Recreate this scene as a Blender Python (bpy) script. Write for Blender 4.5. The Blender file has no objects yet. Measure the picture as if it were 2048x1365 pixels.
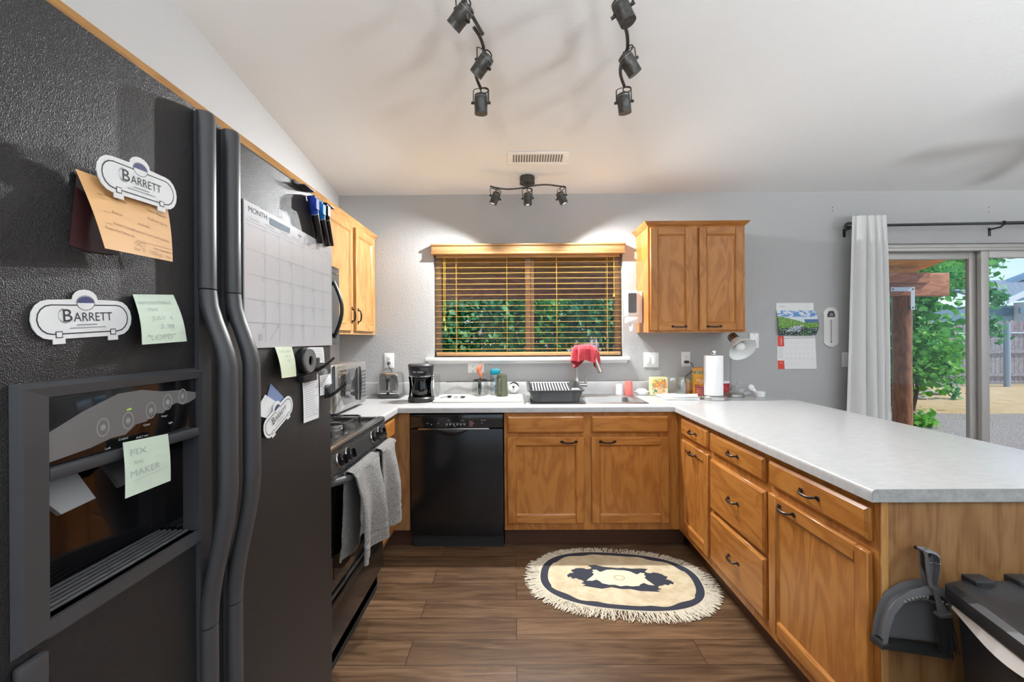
import bpy, bmesh, math, random
from mathutils import Vector, Matrix
PI = math.pi
random.seed(7)
SC = bpy.context.scene
COL = SC.collection

# ------------------------------------------------------------------ camera
F, CY, YAW, CH, ROLL = 900.0, 676.7, 0.0063, 1.352, -0.006
cam_d = bpy.data.cameras.new('camera')
cam = bpy.data.objects.new('camera', cam_d)
COL.objects.link(cam)
_c, _s = math.cos(YAW), math.sin(YAW)
_fw, _rt, _up = Vector((-_s, _c, 0)), Vector((_c, _s, 0)), Vector((0, 0, 1))
_r2 = _rt * math.cos(ROLL) + _up * math.sin(ROLL)
_u2 = _up * math.cos(ROLL) - _rt * math.sin(ROLL)
cam.matrix_world = Matrix(((_r2.x, _u2.x, -_fw.x, 0), (_r2.y, _u2.y, -_fw.y, 0), (_r2.z, _u2.z, -_fw.z, CH), (0, 0, 0, 1)))
cam_d.sensor_width = 36
cam_d.lens = F / 2048 * 36
cam_d.shift_y = (CY - 682.5) / 2048
cam_d.clip_start = 0.02
cam_d.clip_end = 200
SC.camera = cam

# ------------------------------------------------------------------ view, world, sun, daylight
SC.view_settings.view_transform = 'Standard'
SC.view_settings.look = 'None'
SC.view_settings.exposure = 0.22
SC.view_settings.gamma = 1
SC.view_settings.use_curve_mapping = False
W = bpy.data.worlds.new('sky')
SC.world = W
W.use_nodes = True
_n, _l = W.node_tree.nodes, W.node_tree.links
_n.clear()
_out = _n.new('ShaderNodeOutputWorld'); _bg = _n.new('ShaderNodeBackground')
_tc = _n.new('ShaderNodeTexCoord'); _sep = _n.new('ShaderNodeSeparateXYZ')
_gr = _n.new('ShaderNodeValToRGB'); _no = _n.new('ShaderNodeTexNoise'); _cr = _n.new('ShaderNodeValToRGB')
_mp = _n.new('ShaderNodeMapping'); _mx = _n.new('ShaderNodeMix'); _mx.data_type = 'RGBA'
_l.new(_tc.outputs['Generated'], _sep.inputs[0]); _l.new(_sep.outputs['Z'], _gr.inputs[0])
_gr.color_ramp.elements[0].position = 0.0; _gr.color_ramp.elements[0].color = (.62, .80, .98, 1)
_gr.color_ramp.elements[1].position = 0.55; _gr.color_ramp.elements[1].color = (.16, .38, .82, 1)
_mp.inputs['Scale'].default_value = (1, 1, 2.6); _mp.inputs['Location'].default_value = (.1, .55, .3)
_l.new(_tc.outputs['Generated'], _mp.inputs[0]); _l.new(_mp.outputs[0], _no.inputs[0])
_no.inputs['Scale'].default_value = 4.5; _no.inputs['Detail'].default_value = 7
_l.new(_no.outputs[0], _cr.inputs[0])
_cr.color_ramp.elements[0].position = .52; _cr.color_ramp.elements[1].position = .68
_l.new(_cr.outputs[0], _mx.inputs[0]); _l.new(_gr.outputs[0], _mx.inputs[6]); _mx.inputs[7].default_value = (.95, .96, 1, 1)
_l.new(_mx.outputs[2], _bg.inputs[0]); _bg.inputs[1].default_value = 1.2
_l.new(_bg.outputs[0], _out.inputs[0])

def lamp(name, kind, loc, energy, color=(1, 1, 1), to=None, **kw):
    d = bpy.data.lights.new(name, kind); d.energy = energy; d.color = color
    for k, v in kw.items(): setattr(d, k, v)
    o = bpy.data.objects.new(name, d); COL.objects.link(o); o.location = loc
    if to is not None:
        o.rotation_euler = (Vector(to) - Vector(loc)).to_track_quat('-Z', 'Y').to_euler()
    return o
lamp('sun', 'SUN', (14, -1, 12), 4.0, (1, .95, .86), to=(4, 3.2, 2), angle=math.radians(1.0))
FILL_E, FILL_COL = 440, (.925, .965, 1)     # three added fill uplighters out of view, built further down
SPOT_E, SPOT_COL = 80, (.965, .985, 1)

# ------------------------------------------------------------------ helpers
def ray(px, py):
    a, b = px - 1024, py - CY
    u = a * math.cos(ROLL) + b * math.sin(ROLL); v = -a * math.sin(ROLL) + b * math.cos(ROLL)
    r = u / F
    return Vector((_c * r - _s, _s * r + _c, -v / F))
def at(px, py, ax, val):
    """the point where a sight line meets the real plane ax = val (a wall, a table top, a door front)"""
    d = ray(px, py); i = 'XYZ'.index(ax); o = Vector((0, 0, CH))
    return o + d * ((val - o[i]) / d[i])

ORG = {}
def frame_back(x, y, z):   # faces -Y : u=+X v=+Z w=-Y
    return Matrix(((1, 0, 0, x), (0, 0, -1, y), (0, 1, 0, z), (0, 0, 0, 1)))
def frame_left(x, y, z):   # faces +X : u=+Y v=+Z w=+X
    return Matrix(((0, 0, 1, x), (1, 0, 0, y), (0, 1, 0, z), (0, 0, 0, 1)))
def frame_pen(x, y, z):    # faces -X : u=-Y v=+Z w=-X
    return Matrix(((0, 0, -1, x), (-1, 0, 0, y), (0, 1, 0, z), (0, 0, 0, 1)))
def frame_top(x, y, z, a=0):
    return Matrix.Translation((x, y, z)) @ Matrix.Rotation(a, 4, 'Z')
I4 = Matrix.Identity(4)

_textcache = {}
def text_geo(s):
    if s in _textcache: return _textcache[s]
    c = bpy.data.curves.new('t', 'FONT'); c.body = s; c.size = 1; c.resolution_u = 3
    o = bpy.data.objects.new('t', c); COL.objects.link(o)
    dg = bpy.context.evaluated_depsgraph_get()
    m = bpy.data.meshes.new_from_object(o.evaluated_get(dg))
    vs = [v.co.copy() for v in m.vertices]; fs = [list(p.vertices) for p in m.polygons]
    bpy.data.meshes.remove(m); bpy.data.objects.remove(o); bpy.data.curves.remove(c)
    _textcache[s] = (vs, fs)
    return _textcache[s]

class MB:
    def __init__(s, M=None, g=2):
        s.bm = bmesh.new(); s.uv = s.bm.loops.layers.uv.new('uv'); s.M = M.copy() if M else I4.copy(); s.g = g; s.mi = 0
    def add(s, vs, fs, mi=None, g=None):
        g = s.g if g is None else g; mi = s.mi if mi is None else mi
        vs = [Vector(v) for v in vs]
        bv = [s.bm.verts.new(s.M @ v) for v in vs]
        off = random.random() * 3
        for f in fs:
            if len(set(f)) < 3: continue
            try: face = s.bm.faces.new([bv[i] for i in f])
            except ValueError: continue
            face.material_index = mi; face.smooth = True
            n = Vector((0, 0, 0))
            for i in range(len(f)):
                a, b = vs[f[i]], vs[f[(i + 1) % len(f)]]
                n += a.cross(b)
            ax = max(range(3), key=lambda i: abs(n[i]))
            if ax == g: uu, vv = [i for i in range(3) if i != g]
            else: uu = g; vv = [i for i in range(3) if i != g and i != ax][0]
            for lp, i in zip(face.loops, f):
                lp[s.uv].uv = (vs[i][uu] + off, vs[i][vv] + off * .7)
        return s
    def box(s, a, b, bev=0, seg=2, **k):
        a, b = Vector(a), Vector(b)
        lo = Vector([min(a[i], b[i]) for i in range(3)]); hi = Vector([max(a[i], b[i]) for i in range(3)])
        if bev <= 0:
            vs = [(x, y, z) for z in (lo.z, hi.z) for y in (lo.y, hi.y) for x in (lo.x, hi.x)]
            fs = [(0, 2, 3, 1), (4, 5, 7, 6), (0, 1, 5, 4), (2, 6, 7, 3), (0, 4, 6, 2), (1, 3, 7, 5)]
            return s.add(vs, fs, **k)
        t = bmesh.new(); bmesh.ops.create_cube(t, size=1)
        for v in t.verts: v.co = Vector([lo[i] + (v.co[i] + .5) * (hi[i] - lo[i]) for i in range(3)])
        bev = min(bev, min(hi - lo) * .49)
        bmesh.ops.bevel(t, geom=t.edges[:], offset=bev, segments=seg, profile=.5, affect='EDGES')
        t.verts.index_update()
        s.add([v.co.copy() for v in t.verts], [[v.index for v in f.verts] for f in t.faces], **k); t.free()
        return s
    def cyl(s, p0, p1, r0, r1=None, seg=16, caps=True, **k):
        r1 = r0 if r1 is None else r1
        p0, p1 = Vector(p0), Vector(p1); d = (p1 - p0).normalized()
        a = d.orthogonal().normalized(); b = d.cross(a)
        vs = []; 
        for p, r in ((p0, r0), (p1, r1)):
            for i in range(seg):
                t = 2 * PI * i / seg; vs.append(p + (a * math.cos(t) + b * math.sin(t)) * r)
        fs = [(i, (i + 1) % seg, seg + (i + 1) % seg, seg + i) for i in range(seg)]
        if caps: fs += [tuple(range(seg - 1, -1, -1)), tuple(range(seg, 2 * seg))]
        return s.add(vs, fs, **k)
    def tube(s, pts, r, seg=8, closed=False, flat=1.0, **k):
        pts = [Vector(p) for p in pts]; n = len(pts)
        rs = r if isinstance(r, (list, tuple)) else [r] * n
        vs = []; prev = None
        for i, p in enumerate(pts):
            if closed: t = pts[(i + 1) % n] - pts[i - 1]
            else: t = pts[min(i + 1, n - 1)] - pts[max(i - 1, 0)]
            t.normalize()
            if prev is None: a = t.orthogonal().normalized() if abs(t.z) > .95 else Vector((0, 0, 1)).cross(t).normalized()
            else:
                a = prev - t * prev.dot(t)
                a = a.normalized() if a.length > 1e-6 else t.orthogonal().normalized()
            prev = a; b = t.cross(a)
            for j in range(seg):
                w = 2 * PI * j / seg; vs.append(p + (a * math.cos(w) + b * math.sin(w) * flat) * rs[i])
        fs = []
        m = n if closed else n - 1
        for i in range(m):
            for j in range(seg):
                q = (i + 1) % n
                fs.append((i * seg + j, i * seg + (j + 1) % seg, q * seg + (j + 1) % seg, q * seg + j))
        if not closed: fs += [tuple(range(seg - 1, -1, -1)), tuple(range((n - 1) * seg, n * seg))]
        return s.add(vs, fs, **k)
    def lathe(s, prof, c=(0, 0, 0), seg=28, R=None, **k):
        c = Vector(c); vs = []
        for r, z in prof:
            for i in range(seg):
                t = 2 * PI * i / seg; v = Vector((r * math.cos(t), r * math.sin(t), z))
                if R: v = R @ v
                vs.append(c + v)
        fs = []
        for i in range(len(prof) - 1):
            for j in range(seg):
                fs.append((i * seg + j, i * seg + (j + 1) % seg, (i + 1) * seg + (j + 1) % seg, (i + 1) * seg + j))
        if prof[0][0] > 1e-5: fs.append(tuple(range(seg - 1, -1, -1)))
        if prof[-1][0] > 1e-5: fs.append(tuple(range((len(prof) - 1) * seg, len(prof) * seg)))
        return s.add(vs, fs, **k)
    def shell(s, prof, **k):      # open lathe without caps
        c = Vector(k.pop('c', (0, 0, 0))); seg = k.pop('seg', 28); R = k.pop('R', None); vs = []
        for r, z in prof:
            for i in range(seg):
                t = 2 * PI * i / seg; v = Vector((r * math.cos(t), r * math.sin(t), z))
                if R: v = R @ v
                vs.append(c + v)
        fs = [(i * seg + j, i * seg + (j + 1) % seg, (i + 1) * seg + (j + 1) % seg, (i + 1) * seg + j) for i in range(len(prof) - 1) for j in range(seg)]
        return s.add(vs, fs, **k)
    def prism(s, poly, w0, w1, **k):
        n = len(poly)
        vs = [(p[0], p[1], w0) for p in poly] + [(p[0], p[1], w1) for p in poly]
        fs = [tuple(range(n - 1, -1, -1)), tuple(range(n, 2 * n))] + [(i, (i + 1) % n, n + (i + 1) % n, n + i) for i in range(n)]
        return s.add(vs, fs, **k)
    def flat(s, poly, w, **k):
        return s.add([(p[0], p[1], w) for p in poly], [tuple(range(len(poly)))], **k)
    def ring(s, o, i, w, closed=True, **k):
        n = len(o); vs = [(p[0], p[1], w) for p in o] + [(p[0], p[1], w) for p in i]
        return s.add(vs, [(j, (j + 1) % n, n + (j + 1) % n, n + j) for j in range(n if closed else n - 1)], **k)
    def grid(s, fn, nu, nv, cu=False, **k):
        vs = [fn(i / (nu if cu else nu - 1), j / (nv - 1)) for j in range(nv) for i in range(nu)]
        fs = []
        for j in range(nv - 1):
            for i in range(nu if cu else nu - 1):
                fs.append((j * nu + i, j * nu + (i + 1) % nu, (j + 1) * nu + (i + 1) % nu, (j + 1) * nu + i))
        return s.add(vs, fs, **k)
    def ball(s, c, r, sc=(1, 1, 1), seg=16, rings=10, R=None, **k):
        c = Vector(c); vs = []
        def P(t, f):
            v = Vector((r * sc[0] * math.sin(f) * math.cos(t), r * sc[1] * math.sin(f) * math.sin(t), r * sc[2] * math.cos(f)))
            if R: v = R @ v
            return c + v
        for j in range(1, rings):
            for i in range(seg): vs.append(P(2 * PI * i / seg, PI * j / rings))
        a, b = len(vs), len(vs) + 1; vs += [P(0, 0), P(0, PI)]
        fs = [(j * seg + i, (j + 1) * seg + i, (j + 1) * seg + (i + 1) % seg, j * seg + (i + 1) % seg) for j in range(rings - 2) for i in range(seg)]
        fs += [(a, i, (i + 1) % seg) for i in range(seg)] + [(b, (rings - 2) * seg + (i + 1) % seg, (rings - 2) * seg + i) for i in range(seg)]
        return s.add(vs, fs, **k)
    def text(s, t, x, y, size, w, rot=0, width=None, shear=0, center=False, **k):
        vs, fs = text_geo(t)
        if not vs: return s
        x0 = min(v.x for v in vs); x1 = max(v.x for v in vs); wd = (x1 - x0) or 1
        sx = size if width is None else width / wd
        cr, sr = math.cos(rot), math.sin(rot); o = []
        for v in vs:
            a = (v.x - x0 - (wd / 2 if center else 0)) * sx + shear * v.y * size; b = v.y * size
            o.append((x + a * cr - b * sr, y + a * sr + b * cr, w))
        return s.add(o, fs, **k)

def mesh_of(name, mb, mats, off):
    me = bpy.data.meshes.new(name)
    bm = mb.bm
    bmesh.ops.translate(bm, verts=bm.verts[:], vec=-Vector(off))
    bm.to_mesh(me); bm.free()
    for m in (mats if isinstance(mats, (list, tuple)) else [mats]): me.materials.append(m)
    try: me.set_sharp_from_angle(angle=math.radians(38))
    except Exception: pass
    return me
def props(o, label=None, cat=None, group=None, kind=None):
    if label: o['label'] = label
    if cat: o['category'] = cat
    if group: o['group'] = group
    if kind: o['kind'] = kind
    return o
def thing(name, label, cat, loc, group=None, rz=0):
    o = bpy.data.objects.new(name, None); o.empty_display_size = .05
    COL.objects.link(o); o.location = loc; o.rotation_euler = (0, 0, rz)
    ORG[o.name] = Vector(loc)
    return props(o, label, cat, group)
def part(name, mb, mats, parent, label=None, kind=None):
    off = ORG[parent.name]
    o = bpy.data.objects.new(name, mesh_of(name, mb, mats, off)); COL.objects.link(o); o.parent = parent
    ORG[o.name] = off
    return props(o, label, None, None, kind)
def solo(name, mb, mats, label, cat, group=None, kind=None):
    bm = mb.bm
    xs = [v.co for v in bm.verts]
    off = Vector(((min(v.x for v in xs) + max(v.x for v in xs)) / 2, (min(v.y for v in xs) + max(v.y for v in xs)) / 2, min(v.z for v in xs)))
    o = bpy.data.objects.new(name, mesh_of(name, mb, mats, off)); COL.objects.link(o); o.location = off
    ORG[o.name] = off
    return props(o, label, cat, group, kind)
def struct(name, mb, mats, parent=None, label=None):
    if parent: return part(name, mb, mats, parent)
    o = bpy.data.objects.new(name, mesh_of(name, mb, mats, Vector((0, 0, 0)))); COL.objects.link(o); ORG[o.name] = Vector((0, 0, 0))
    return props(o, label, None, None, 'structure')
def dup(root, loc, rz=0, label=None, group=None):
    def cp(o, par):
        c = o.copy(); COL.objects.link(c)
        if par: c.parent = par
        for ch in [q for q in bpy.data.objects if q.parent == o and q not in made]:
            made.add(cp(ch, c))
        made.add(c)
        return c
    made = set()
    r = cp(root, None); r.location = loc; r.rotation_euler = (0, 0, rz)
    if label: r['label'] = label
    if group: r['group'] = group
    return r

# ------------------------------------------------------------------ materials
def mat(name, color=(.8, .8, .8), rough=.5, metal=0, spec=.5, **kw):
    m = bpy.data.materials.new(name); m.use_nodes = True
    b = m.node_tree.nodes['Principled BSDF']
    b.inputs['Base Color'].default_value = (*color, 1); b.inputs['Roughness'].default_value = rough
    b.inputs['Metallic'].default_value = metal; b.inputs['Specular IOR Level'].default_value = spec
    for k, v in kw.items():
        b.inputs[k.replace('_', ' ')].default_value = v
    return m
def N(m): return m.node_tree.nodes, m.node_tree.links, m.node_tree.nodes['Principled BSDF']
def noise(m, scale, detail=4, rough=.5, src='Object', sc=(1, 1, 1)):
    n, l, b = N(m)
    tc = n.new('ShaderNodeTexCoord'); mp = n.new('ShaderNodeMapping'); mp.inputs['Scale'].default_value = sc
    no = n.new('ShaderNodeTexNoise'); no.inputs['Scale'].default_value = scale; no.inputs['Detail'].default_value = detail; no.inputs['Roughness'].default_value = rough
    l.new(tc.outputs[src], mp.inputs[0]); l.new(mp.outputs[0], no.inputs['Vector'])
    return no
def bump(m, scale, strength, dist=.002, detail=3, sc=(1, 1, 1), src='Object', rough=.5):
    n, l, b = N(m); no = noise(m, scale, detail, rough, src, sc)
    bp = n.new('ShaderNodeBump'); bp.inputs['Strength'].default_value = strength; bp.inputs['Distance'].default_value = dist
    l.new(no.outputs[0], bp.inputs['Height']); l.new(bp.outputs[0], b.inputs['Normal']); return m
def mottle(m, c2, scale, lo=.4, hi=.6, detail=4, sc=(1, 1, 1), src='Object'):
    n, l, b = N(m); no = noise(m, scale, detail, .6, src, sc); r = n.new('ShaderNodeValToRGB')
    r.color_ramp.elements[0].position = lo; r.color_ramp.elements[1].position = hi
    r.color_ramp.elements[0].color = b.inputs['Base Color'].default_value[:]; r.color_ramp.elements[1].color = (*c2, 1)
    l.new(no.outputs[0], r.inputs[0]); l.new(r.outputs[0], b.inputs['Base Color']); return m

def oak(name, c0, c1, c2, rough=.33):
    m = mat(name, c1, rough, spec=.35, Coat_Weight=.12, Coat_Roughness=.2)
    n, l, b = N(m)
    tc = n.new('ShaderNodeTexCoord'); oi = n.new('ShaderNodeObjectInfo'); add = n.new('ShaderNodeVectorMath')
    l.new(tc.outputs['UV'], add.inputs[0]); l.new(oi.outputs['Random'], add.inputs[1])
    def nz(scale, det, sc, dist=0):
        mp = n.new('ShaderNodeMapping'); mp.inputs['Scale'].default_value = sc
        no = n.new('ShaderNodeTexNoise'); no.inputs['Scale'].default_value = scale; no.inputs['Detail'].default_value = det; no.inputs['Distortion'].default_value = dist
        l.new(add.outputs[0], mp.inputs[0]); l.new(mp.outputs[0], no.inputs[0]); return no
    wide = nz(2.2, 3, (1, 3.5, 1), .5)          # cathedral contours
    mul = n.new('ShaderNodeMath'); mul.operation = 'MULTIPLY'; mul.inputs[1].default_value = 34
    l.new(wide.outputs[0], mul.inputs[0])
    sn = n.new('ShaderNodeMath'); sn.operation = 'SINE'; l.new(mul.outputs[0], sn.inputs[0])
    mr = n.new('ShaderNodeMapRange'); mr.inputs[1].default_value = -1; mr.inputs[2].default_value = 1
    l.new(sn.outputs[0], mr.inputs[0])
    pore = nz(6, 5, (1, 38, 1))
    mx = n.new('ShaderNodeMath'); mx.operation = 'MULTIPLY_ADD'; mx.inputs[1].default_value = .42
    l.new(mr.outputs[0], mx.inputs[0])
    pm = n.new('ShaderNodeMath'); pm.operation = 'MULTIPLY'; pm.inputs[1].default_value = .75; l.new(pore.outputs[0], pm.inputs[0])
    l.new(pm.outputs[0], mx.inputs[2])
    r = n.new('ShaderNodeValToRGB'); e = r.color_ramp.elements
    e[0].position = .22; e[0].color = (*c0, 1); e[1].position = .88; e[1].color = (*c2, 1)
    q = e.new(.50); q.color = (*c1, 1)
    l.new(mx.outputs[0], r.inputs[0]); l.new(r.outputs[0], b.inputs['Base Color'])
    bp = n.new('ShaderNodeBump'); bp.inputs['Strength'].default_value = .12; bp.inputs['Distance'].default_value = .0006
    l.new(pore.outputs[0], bp.inputs['Height']); l.new(bp.outputs[0], b.inputs['Normal'])
    return m
OAK = oak('honey_oak', (.32, .112, .022), (.42, .160, .033), (.50, .212, .049))
OAKV = oak('oak_veneer', (.20, .092, .034), (.28, .138, .052), (.34, .185, .075), .45)
OAKL = oak('oak_lit_and_trim', (.38, .18, .05), (.50, .26, .085), (.56, .31, .11))  # lighter oak: brighter lighting on left wall cabinets put into colour; also panel trim
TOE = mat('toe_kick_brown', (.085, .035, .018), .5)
BLIND = mat('blind_wood', (.62, .36, .13), .4); mottle(BLIND, (.50, .27, .09), 3, sc=(1, 1, 12))
WALL = mat('grey_wall_paint', (.45, .45, .445), .55, spec=.3); bump(WALL, 75, .55, .004, 3)
WALLL = mat('pale_wall_paint', (.55, .555, .555), .6, spec=.3); bump(WALLL, 75, .3, .003, 3)
CEIL = mat('ceiling_paint', (.78, .785, .78), .8, spec=.2); bump(CEIL, 90, .35, .003, 3)
WHITE = mat('white_trim_paint', (.82, .82, .81), .35)
PLATE = mat('white_wall_plate', (.85, .85, .84), .3)
BLACK = mat('black_plastic', (.012, .012, .013), .35)
BLACKG = mat('black_gloss', (.006, .006, .007), .12, Coat_Weight=.5, Coat_Roughness=.03)
BLACKM = mat('black_matte', (.02, .02, .02), .7)
GREYP = mat('dark_grey_plastic', (.075, .075, .08), .45)
HANDLEG = mat('handle_grey_plastic', (.048, .048, .052), .42)
BRONZE = mat('oil_rubbed_bronze', (.028, .020, .017), .35, .6)
LAMPM = mat('brushed_dark_bronze', (.050, .048, .044), .42, .5); mottle(LAMPM, (.085, .082, .075), 60)
STEEL = mat('stainless_steel', (.62, .61, .59), .22, 1)
STEELB = mat('brushed_steel', (.52, .52, .51), .33, 1)
CHROME = mat('chrome', (.8, .8, .8), .07, 1)
NICKEL = mat('brushed_nickel', (.55, .53, .49), .28, 1)
WHITEP = mat('white_plastic', (.84, .84, .83), .3)
PAPER = mat('white_paper', (.82, .82, .81), .7)
INK = mat('black_ink', (.02, .02, .03), .6)
GREYINK = mat('grey_ink', (.30, .30, .32), .6)
PENCIL = mat('faint_pen', (.42, .47, .43), .6)
MINT = mat('mint_note_paper', (.60, .70, .57), .7)
YNOTE = mat('pale_green_note_paper', (.64, .70, .50), .7)
ORANGEC = mat('orange_card', (.82, .47, .20), .6)
MAROON = mat('maroon_card', (.06, .02, .022), .5)
NAVY = mat('navy_ink', (.05, .06, .17), .5)
COUNTER = mat('laminate_counter', (.52, .52, .515), .28, spec=.5); mottle(COUNTER, (.44, .44, .435), 22, .35, .7, 8, (1, 2.2, 1))
CEDGE = mat('laminate_end_cap', (.42, .425, .41), .4); mottle(CEDGE, (.30, .305, .29), 60, .35, .7, 6)
FRIDGE = mat('textured_black_enamel', (.014, .014, .015), .38, spec=.55, IOR=1.5); 
def leather(m, sc, st, d):
    n, l, b = N(m)
    tc = n.new('ShaderNodeTexCoord'); v = n.new('ShaderNodeTexVoronoi'); v.inputs['Scale'].default_value = sc
    no = n.new('ShaderNodeTexNoise'); no.inputs['Scale'].default_value = sc * 1.3; no.inputs['Detail'].default_value = 3
    ad = n.new('ShaderNodeMath'); ad.operation = 'ADD'
    l.new(tc.outputs['Object'], v.inputs[0]); l.new(tc.outputs['Object'], no.inputs[0])
    l.new(v.outputs['Distance'], ad.inputs[0]); l.new(no.outputs[0], ad.inputs[1])
    bp = n.new('ShaderNodeBump'); bp.inputs['Strength'].default_value = st; bp.inputs['Distance'].default_value = d
    l.new(ad.outputs[0], bp.inputs['Height']); l.new(bp.outputs[0], b.inputs['Normal'])
leather(FRIDGE, 600, .5, .0010)
def glassy(name, tint=(1, 1, 1), fac=.12, rough=.02):
    m = bpy.data.materials.new(name); m.use_nodes = True; n, l = m.node_tree.nodes, m.node_tree.links; n.clear()
    o = n.new('ShaderNodeOutputMaterial'); mx = n.new('ShaderNodeMixShader'); t = n.new('ShaderNodeBsdfTransparent'); g = n.new('ShaderNodeBsdfGlossy'); fr = n.new('ShaderNodeLayerWeight'); pw = n.new('ShaderNodeMath'); pw.operation = 'POWER'; pw.inputs[1].default_value = 5; sc_ = n.new('ShaderNodeMath'); sc_.operation = 'MULTIPLY'; sc_.inputs[1].default_value = .9
    t.inputs[0].default_value = (*tint, 1); g.inputs['Roughness'].default_value = rough; fr.inputs[0].default_value = .5
    mm = n.new('ShaderNodeMath'); mm.operation = 'ADD'; mm.inputs[1].default_value = .04 + fac; mm.use_clamp = True
    l.new(fr.outputs['Facing'], pw.inputs[0]); l.new(pw.outputs[0], sc_.inputs[0]); l.new(sc_.outputs[0], mm.inputs[0]); l.new(mm.outputs[0], mx.inputs[0]); l.new(t.outputs[0], mx.inputs[1]); l.new(g.outputs[0], mx.inputs[2]); l.new(mx.outputs[0], o.inputs[0])
    return m
PANE = glassy('window_glass', (.97, .98, .97), -.022)
GLASS = glassy('clear_glass', (.88, .91, .90), .13, .05)
CLEARP = glassy('clear_plastic', (.88, .89, .89), .10, .12)
DGLASS = glassy('smoked_glass', (.25, .25, .26), .03, .03)

def floor_mat():
    m = mat('dark_plank_floor', (.1, .06, .03), .33, spec=.45)
    n, l, b = N(m)
    tc = n.new('ShaderNodeTexCoord'); br = n.new('ShaderNodeTexBrick')
    br.inputs['Scale'].default_value = 1; br.inputs['Brick Width'].default_value = 1.25; br.inputs['Row Height'].default_value = .155
    br.inputs['Mortar Size'].default_value = .0016; br.inputs['Color1'].default_value = (0, 0, 0, 1); br.inputs['Color2'].default_value = (1, 1, 1, 1); br.inputs['Mortar'].default_value = (.5, .5, .5, 1)
    br.offset = .37; l.new(tc.outputs['Object'], br.inputs[0])
    mp = n.new('ShaderNodeMapping'); mp.inputs['Scale'].default_value = (1.6, 16, 1); l.new(tc.outputs['Object'], mp.inputs[0])
    ad = n.new('ShaderNodeVectorMath'); l.new(mp.outputs[0], ad.inputs[0])
    sc = n.new('ShaderNodeVectorMath'); sc.operation = 'SCALE'; sc.inputs['Scale'].default_value = 7; l.new(br.outputs[0], sc.inputs[0]); l.new(sc.outputs[0], ad.inputs[1])
    no = n.new('ShaderNodeTexNoise'); no.inputs['Scale'].default_value = 2.2; no.inputs['Detail'].default_value = 8; no.inputs['Distortion'].default_value = .8; l.new(ad.outputs[0], no.inputs[0])
    r = n.new('ShaderNodeValToRGB'); e = r.color_ramp.elements
    e[0].position = .3; e[0].color = (.066, .035, .018, 1); e[1].position = .72; e[1].color = (.180, .105, .056, 1); q = e.new(.5); q.color = (.122, .068, .035, 1)
    l.new(no.outputs[0], r.inputs[0])
    hs = n.new('ShaderNodeHueSaturation'); mr = n.new('ShaderNodeMapRange'); mr.inputs[3].default_value = .78; mr.inputs[4].default_value = 1.18
    l.new(br.outputs[0], mr.inputs[0]); l.new(mr.outputs[0], hs.inputs['Value']); l.new(r.outputs[0], hs.inputs['Color'])
    mx = n.new('ShaderNodeMix'); mx.data_type = 'RGBA'; mx.inputs[7].default_value = (.02, .011, .006, 1)
    l.new(br.outputs['Fac'], mx.inputs[0]); l.new(hs.outputs[0], mx.inputs[6]); l.new(mx.outputs[2], b.inputs['Base Color'])
    bp = n.new('ShaderNodeBump'); bp.inputs['Strength'].default_value = .35; bp.inputs['Distance'].default_value = .002
    l.new(no.outputs[0], bp.inputs['Height']); l.new(bp.outputs[0], b.inputs['Normal'])
    return m
FLOOR = floor_mat()

# ------------------------------------------------------------------ room
XL, XR, YB, YR = -1.37, 5.95, 3.51, -3.5
SL = .146
def cz(y): return 2.475 + SL * (YB - y)
m = MB(); m.box((XL - .1, YR - .1, -.05), (XR + .1, YB + .14, 0)); struct('floor', m, FLOOR)
m = MB()
vs = [(XL - .1, YR - .1, cz(YR - .1)), (XR + .1, YR - .1, cz(YR - .1)), (XR + .1, YB + .1, cz(YB + .1)), (XL - .1, YB + .1, cz(YB + .1))]
vs += [(a, b, c + .12) for a, b, c in vs]
m.add(vs, [(0, 1, 2, 3), (7, 6, 5, 4), (0, 4, 5, 1), (1, 5, 6, 2), (2, 6, 7, 3), (3, 7, 4, 0)]); struct('ceiling', m, CEIL)
WX0, WX1, WZ0, WZ1 = -.632, .842, 1.205, 2.05
DX0, DX1, DZ = 2.70, 4.70, 2.068
m = MB(); T = .14
for a in [(XL - .1, WX0, 0, 2.6), (WX0, WX1, 0, WZ0), (WX0, WX1, WZ1, 2.6), (WX1, DX0, 0, 2.6), (DX0, DX1, DZ, 2.6), (DX1, XR + .1, 0, 2.6)]:
    m.box((a[0], YB, a[2]), (a[1], YB + T, a[3]))
struct('wall_back', m, WALL)
def sidewall(name, x0, x1, mt, holes=()):
    m = MB(); ys = [YR - .1] + [h for hh in holes for h in hh[:2]] + [YB]
    for i in range(len(ys) - 1):
        a, b = ys[i], ys[i + 1]
        if i % 2 == 0: zs = [(0, None)]
        else: h = holes[i // 2]; zs = [(0, h[2]), (h[3], None)]
        for z0, z1 in zs:
            za, zb = (cz(a) if z1 is None else z1), (cz(b) if z1 is None else z1)
            vs = [(x0, a, z0), (x1, a, z0), (x1, b, z0), (x0, b, z0), (x0, a, za + (.05 if z1 is None else 0)), (x1, a, za + (.05 if z1 is None else 0)), (x1, b, zb + (.05 if z1 is None else 0)), (x0, b, zb + (.05 if z1 is None else 0))]
            m.add(vs, [(0, 3, 2, 1), (4, 5, 6, 7), (0, 1, 5, 4), (1, 2, 6, 5), (2, 3, 7, 6), (3, 0, 4, 7)])
    struct(name, m, mt)
sidewall('wall_left', XL - .1, XL, WALLL)
sidewall('wall_right', XR, XR + .1, WALL, [(-1.2, 1.6, .6, 2.3)])
m = MB(); zt = cz(YR) + .05
for a in [(XL - .1, -1.0, 0, zt), (-1.0, 4.2, 0, .65), (-1.0, 4.2, 2.6, zt), (4.2, XR + .1, 0, zt)]:
    m.box((a[0], YR - .1, a[2]), (a[1], YR, a[3]))
struct('wall_rear', m, WALL)
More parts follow.
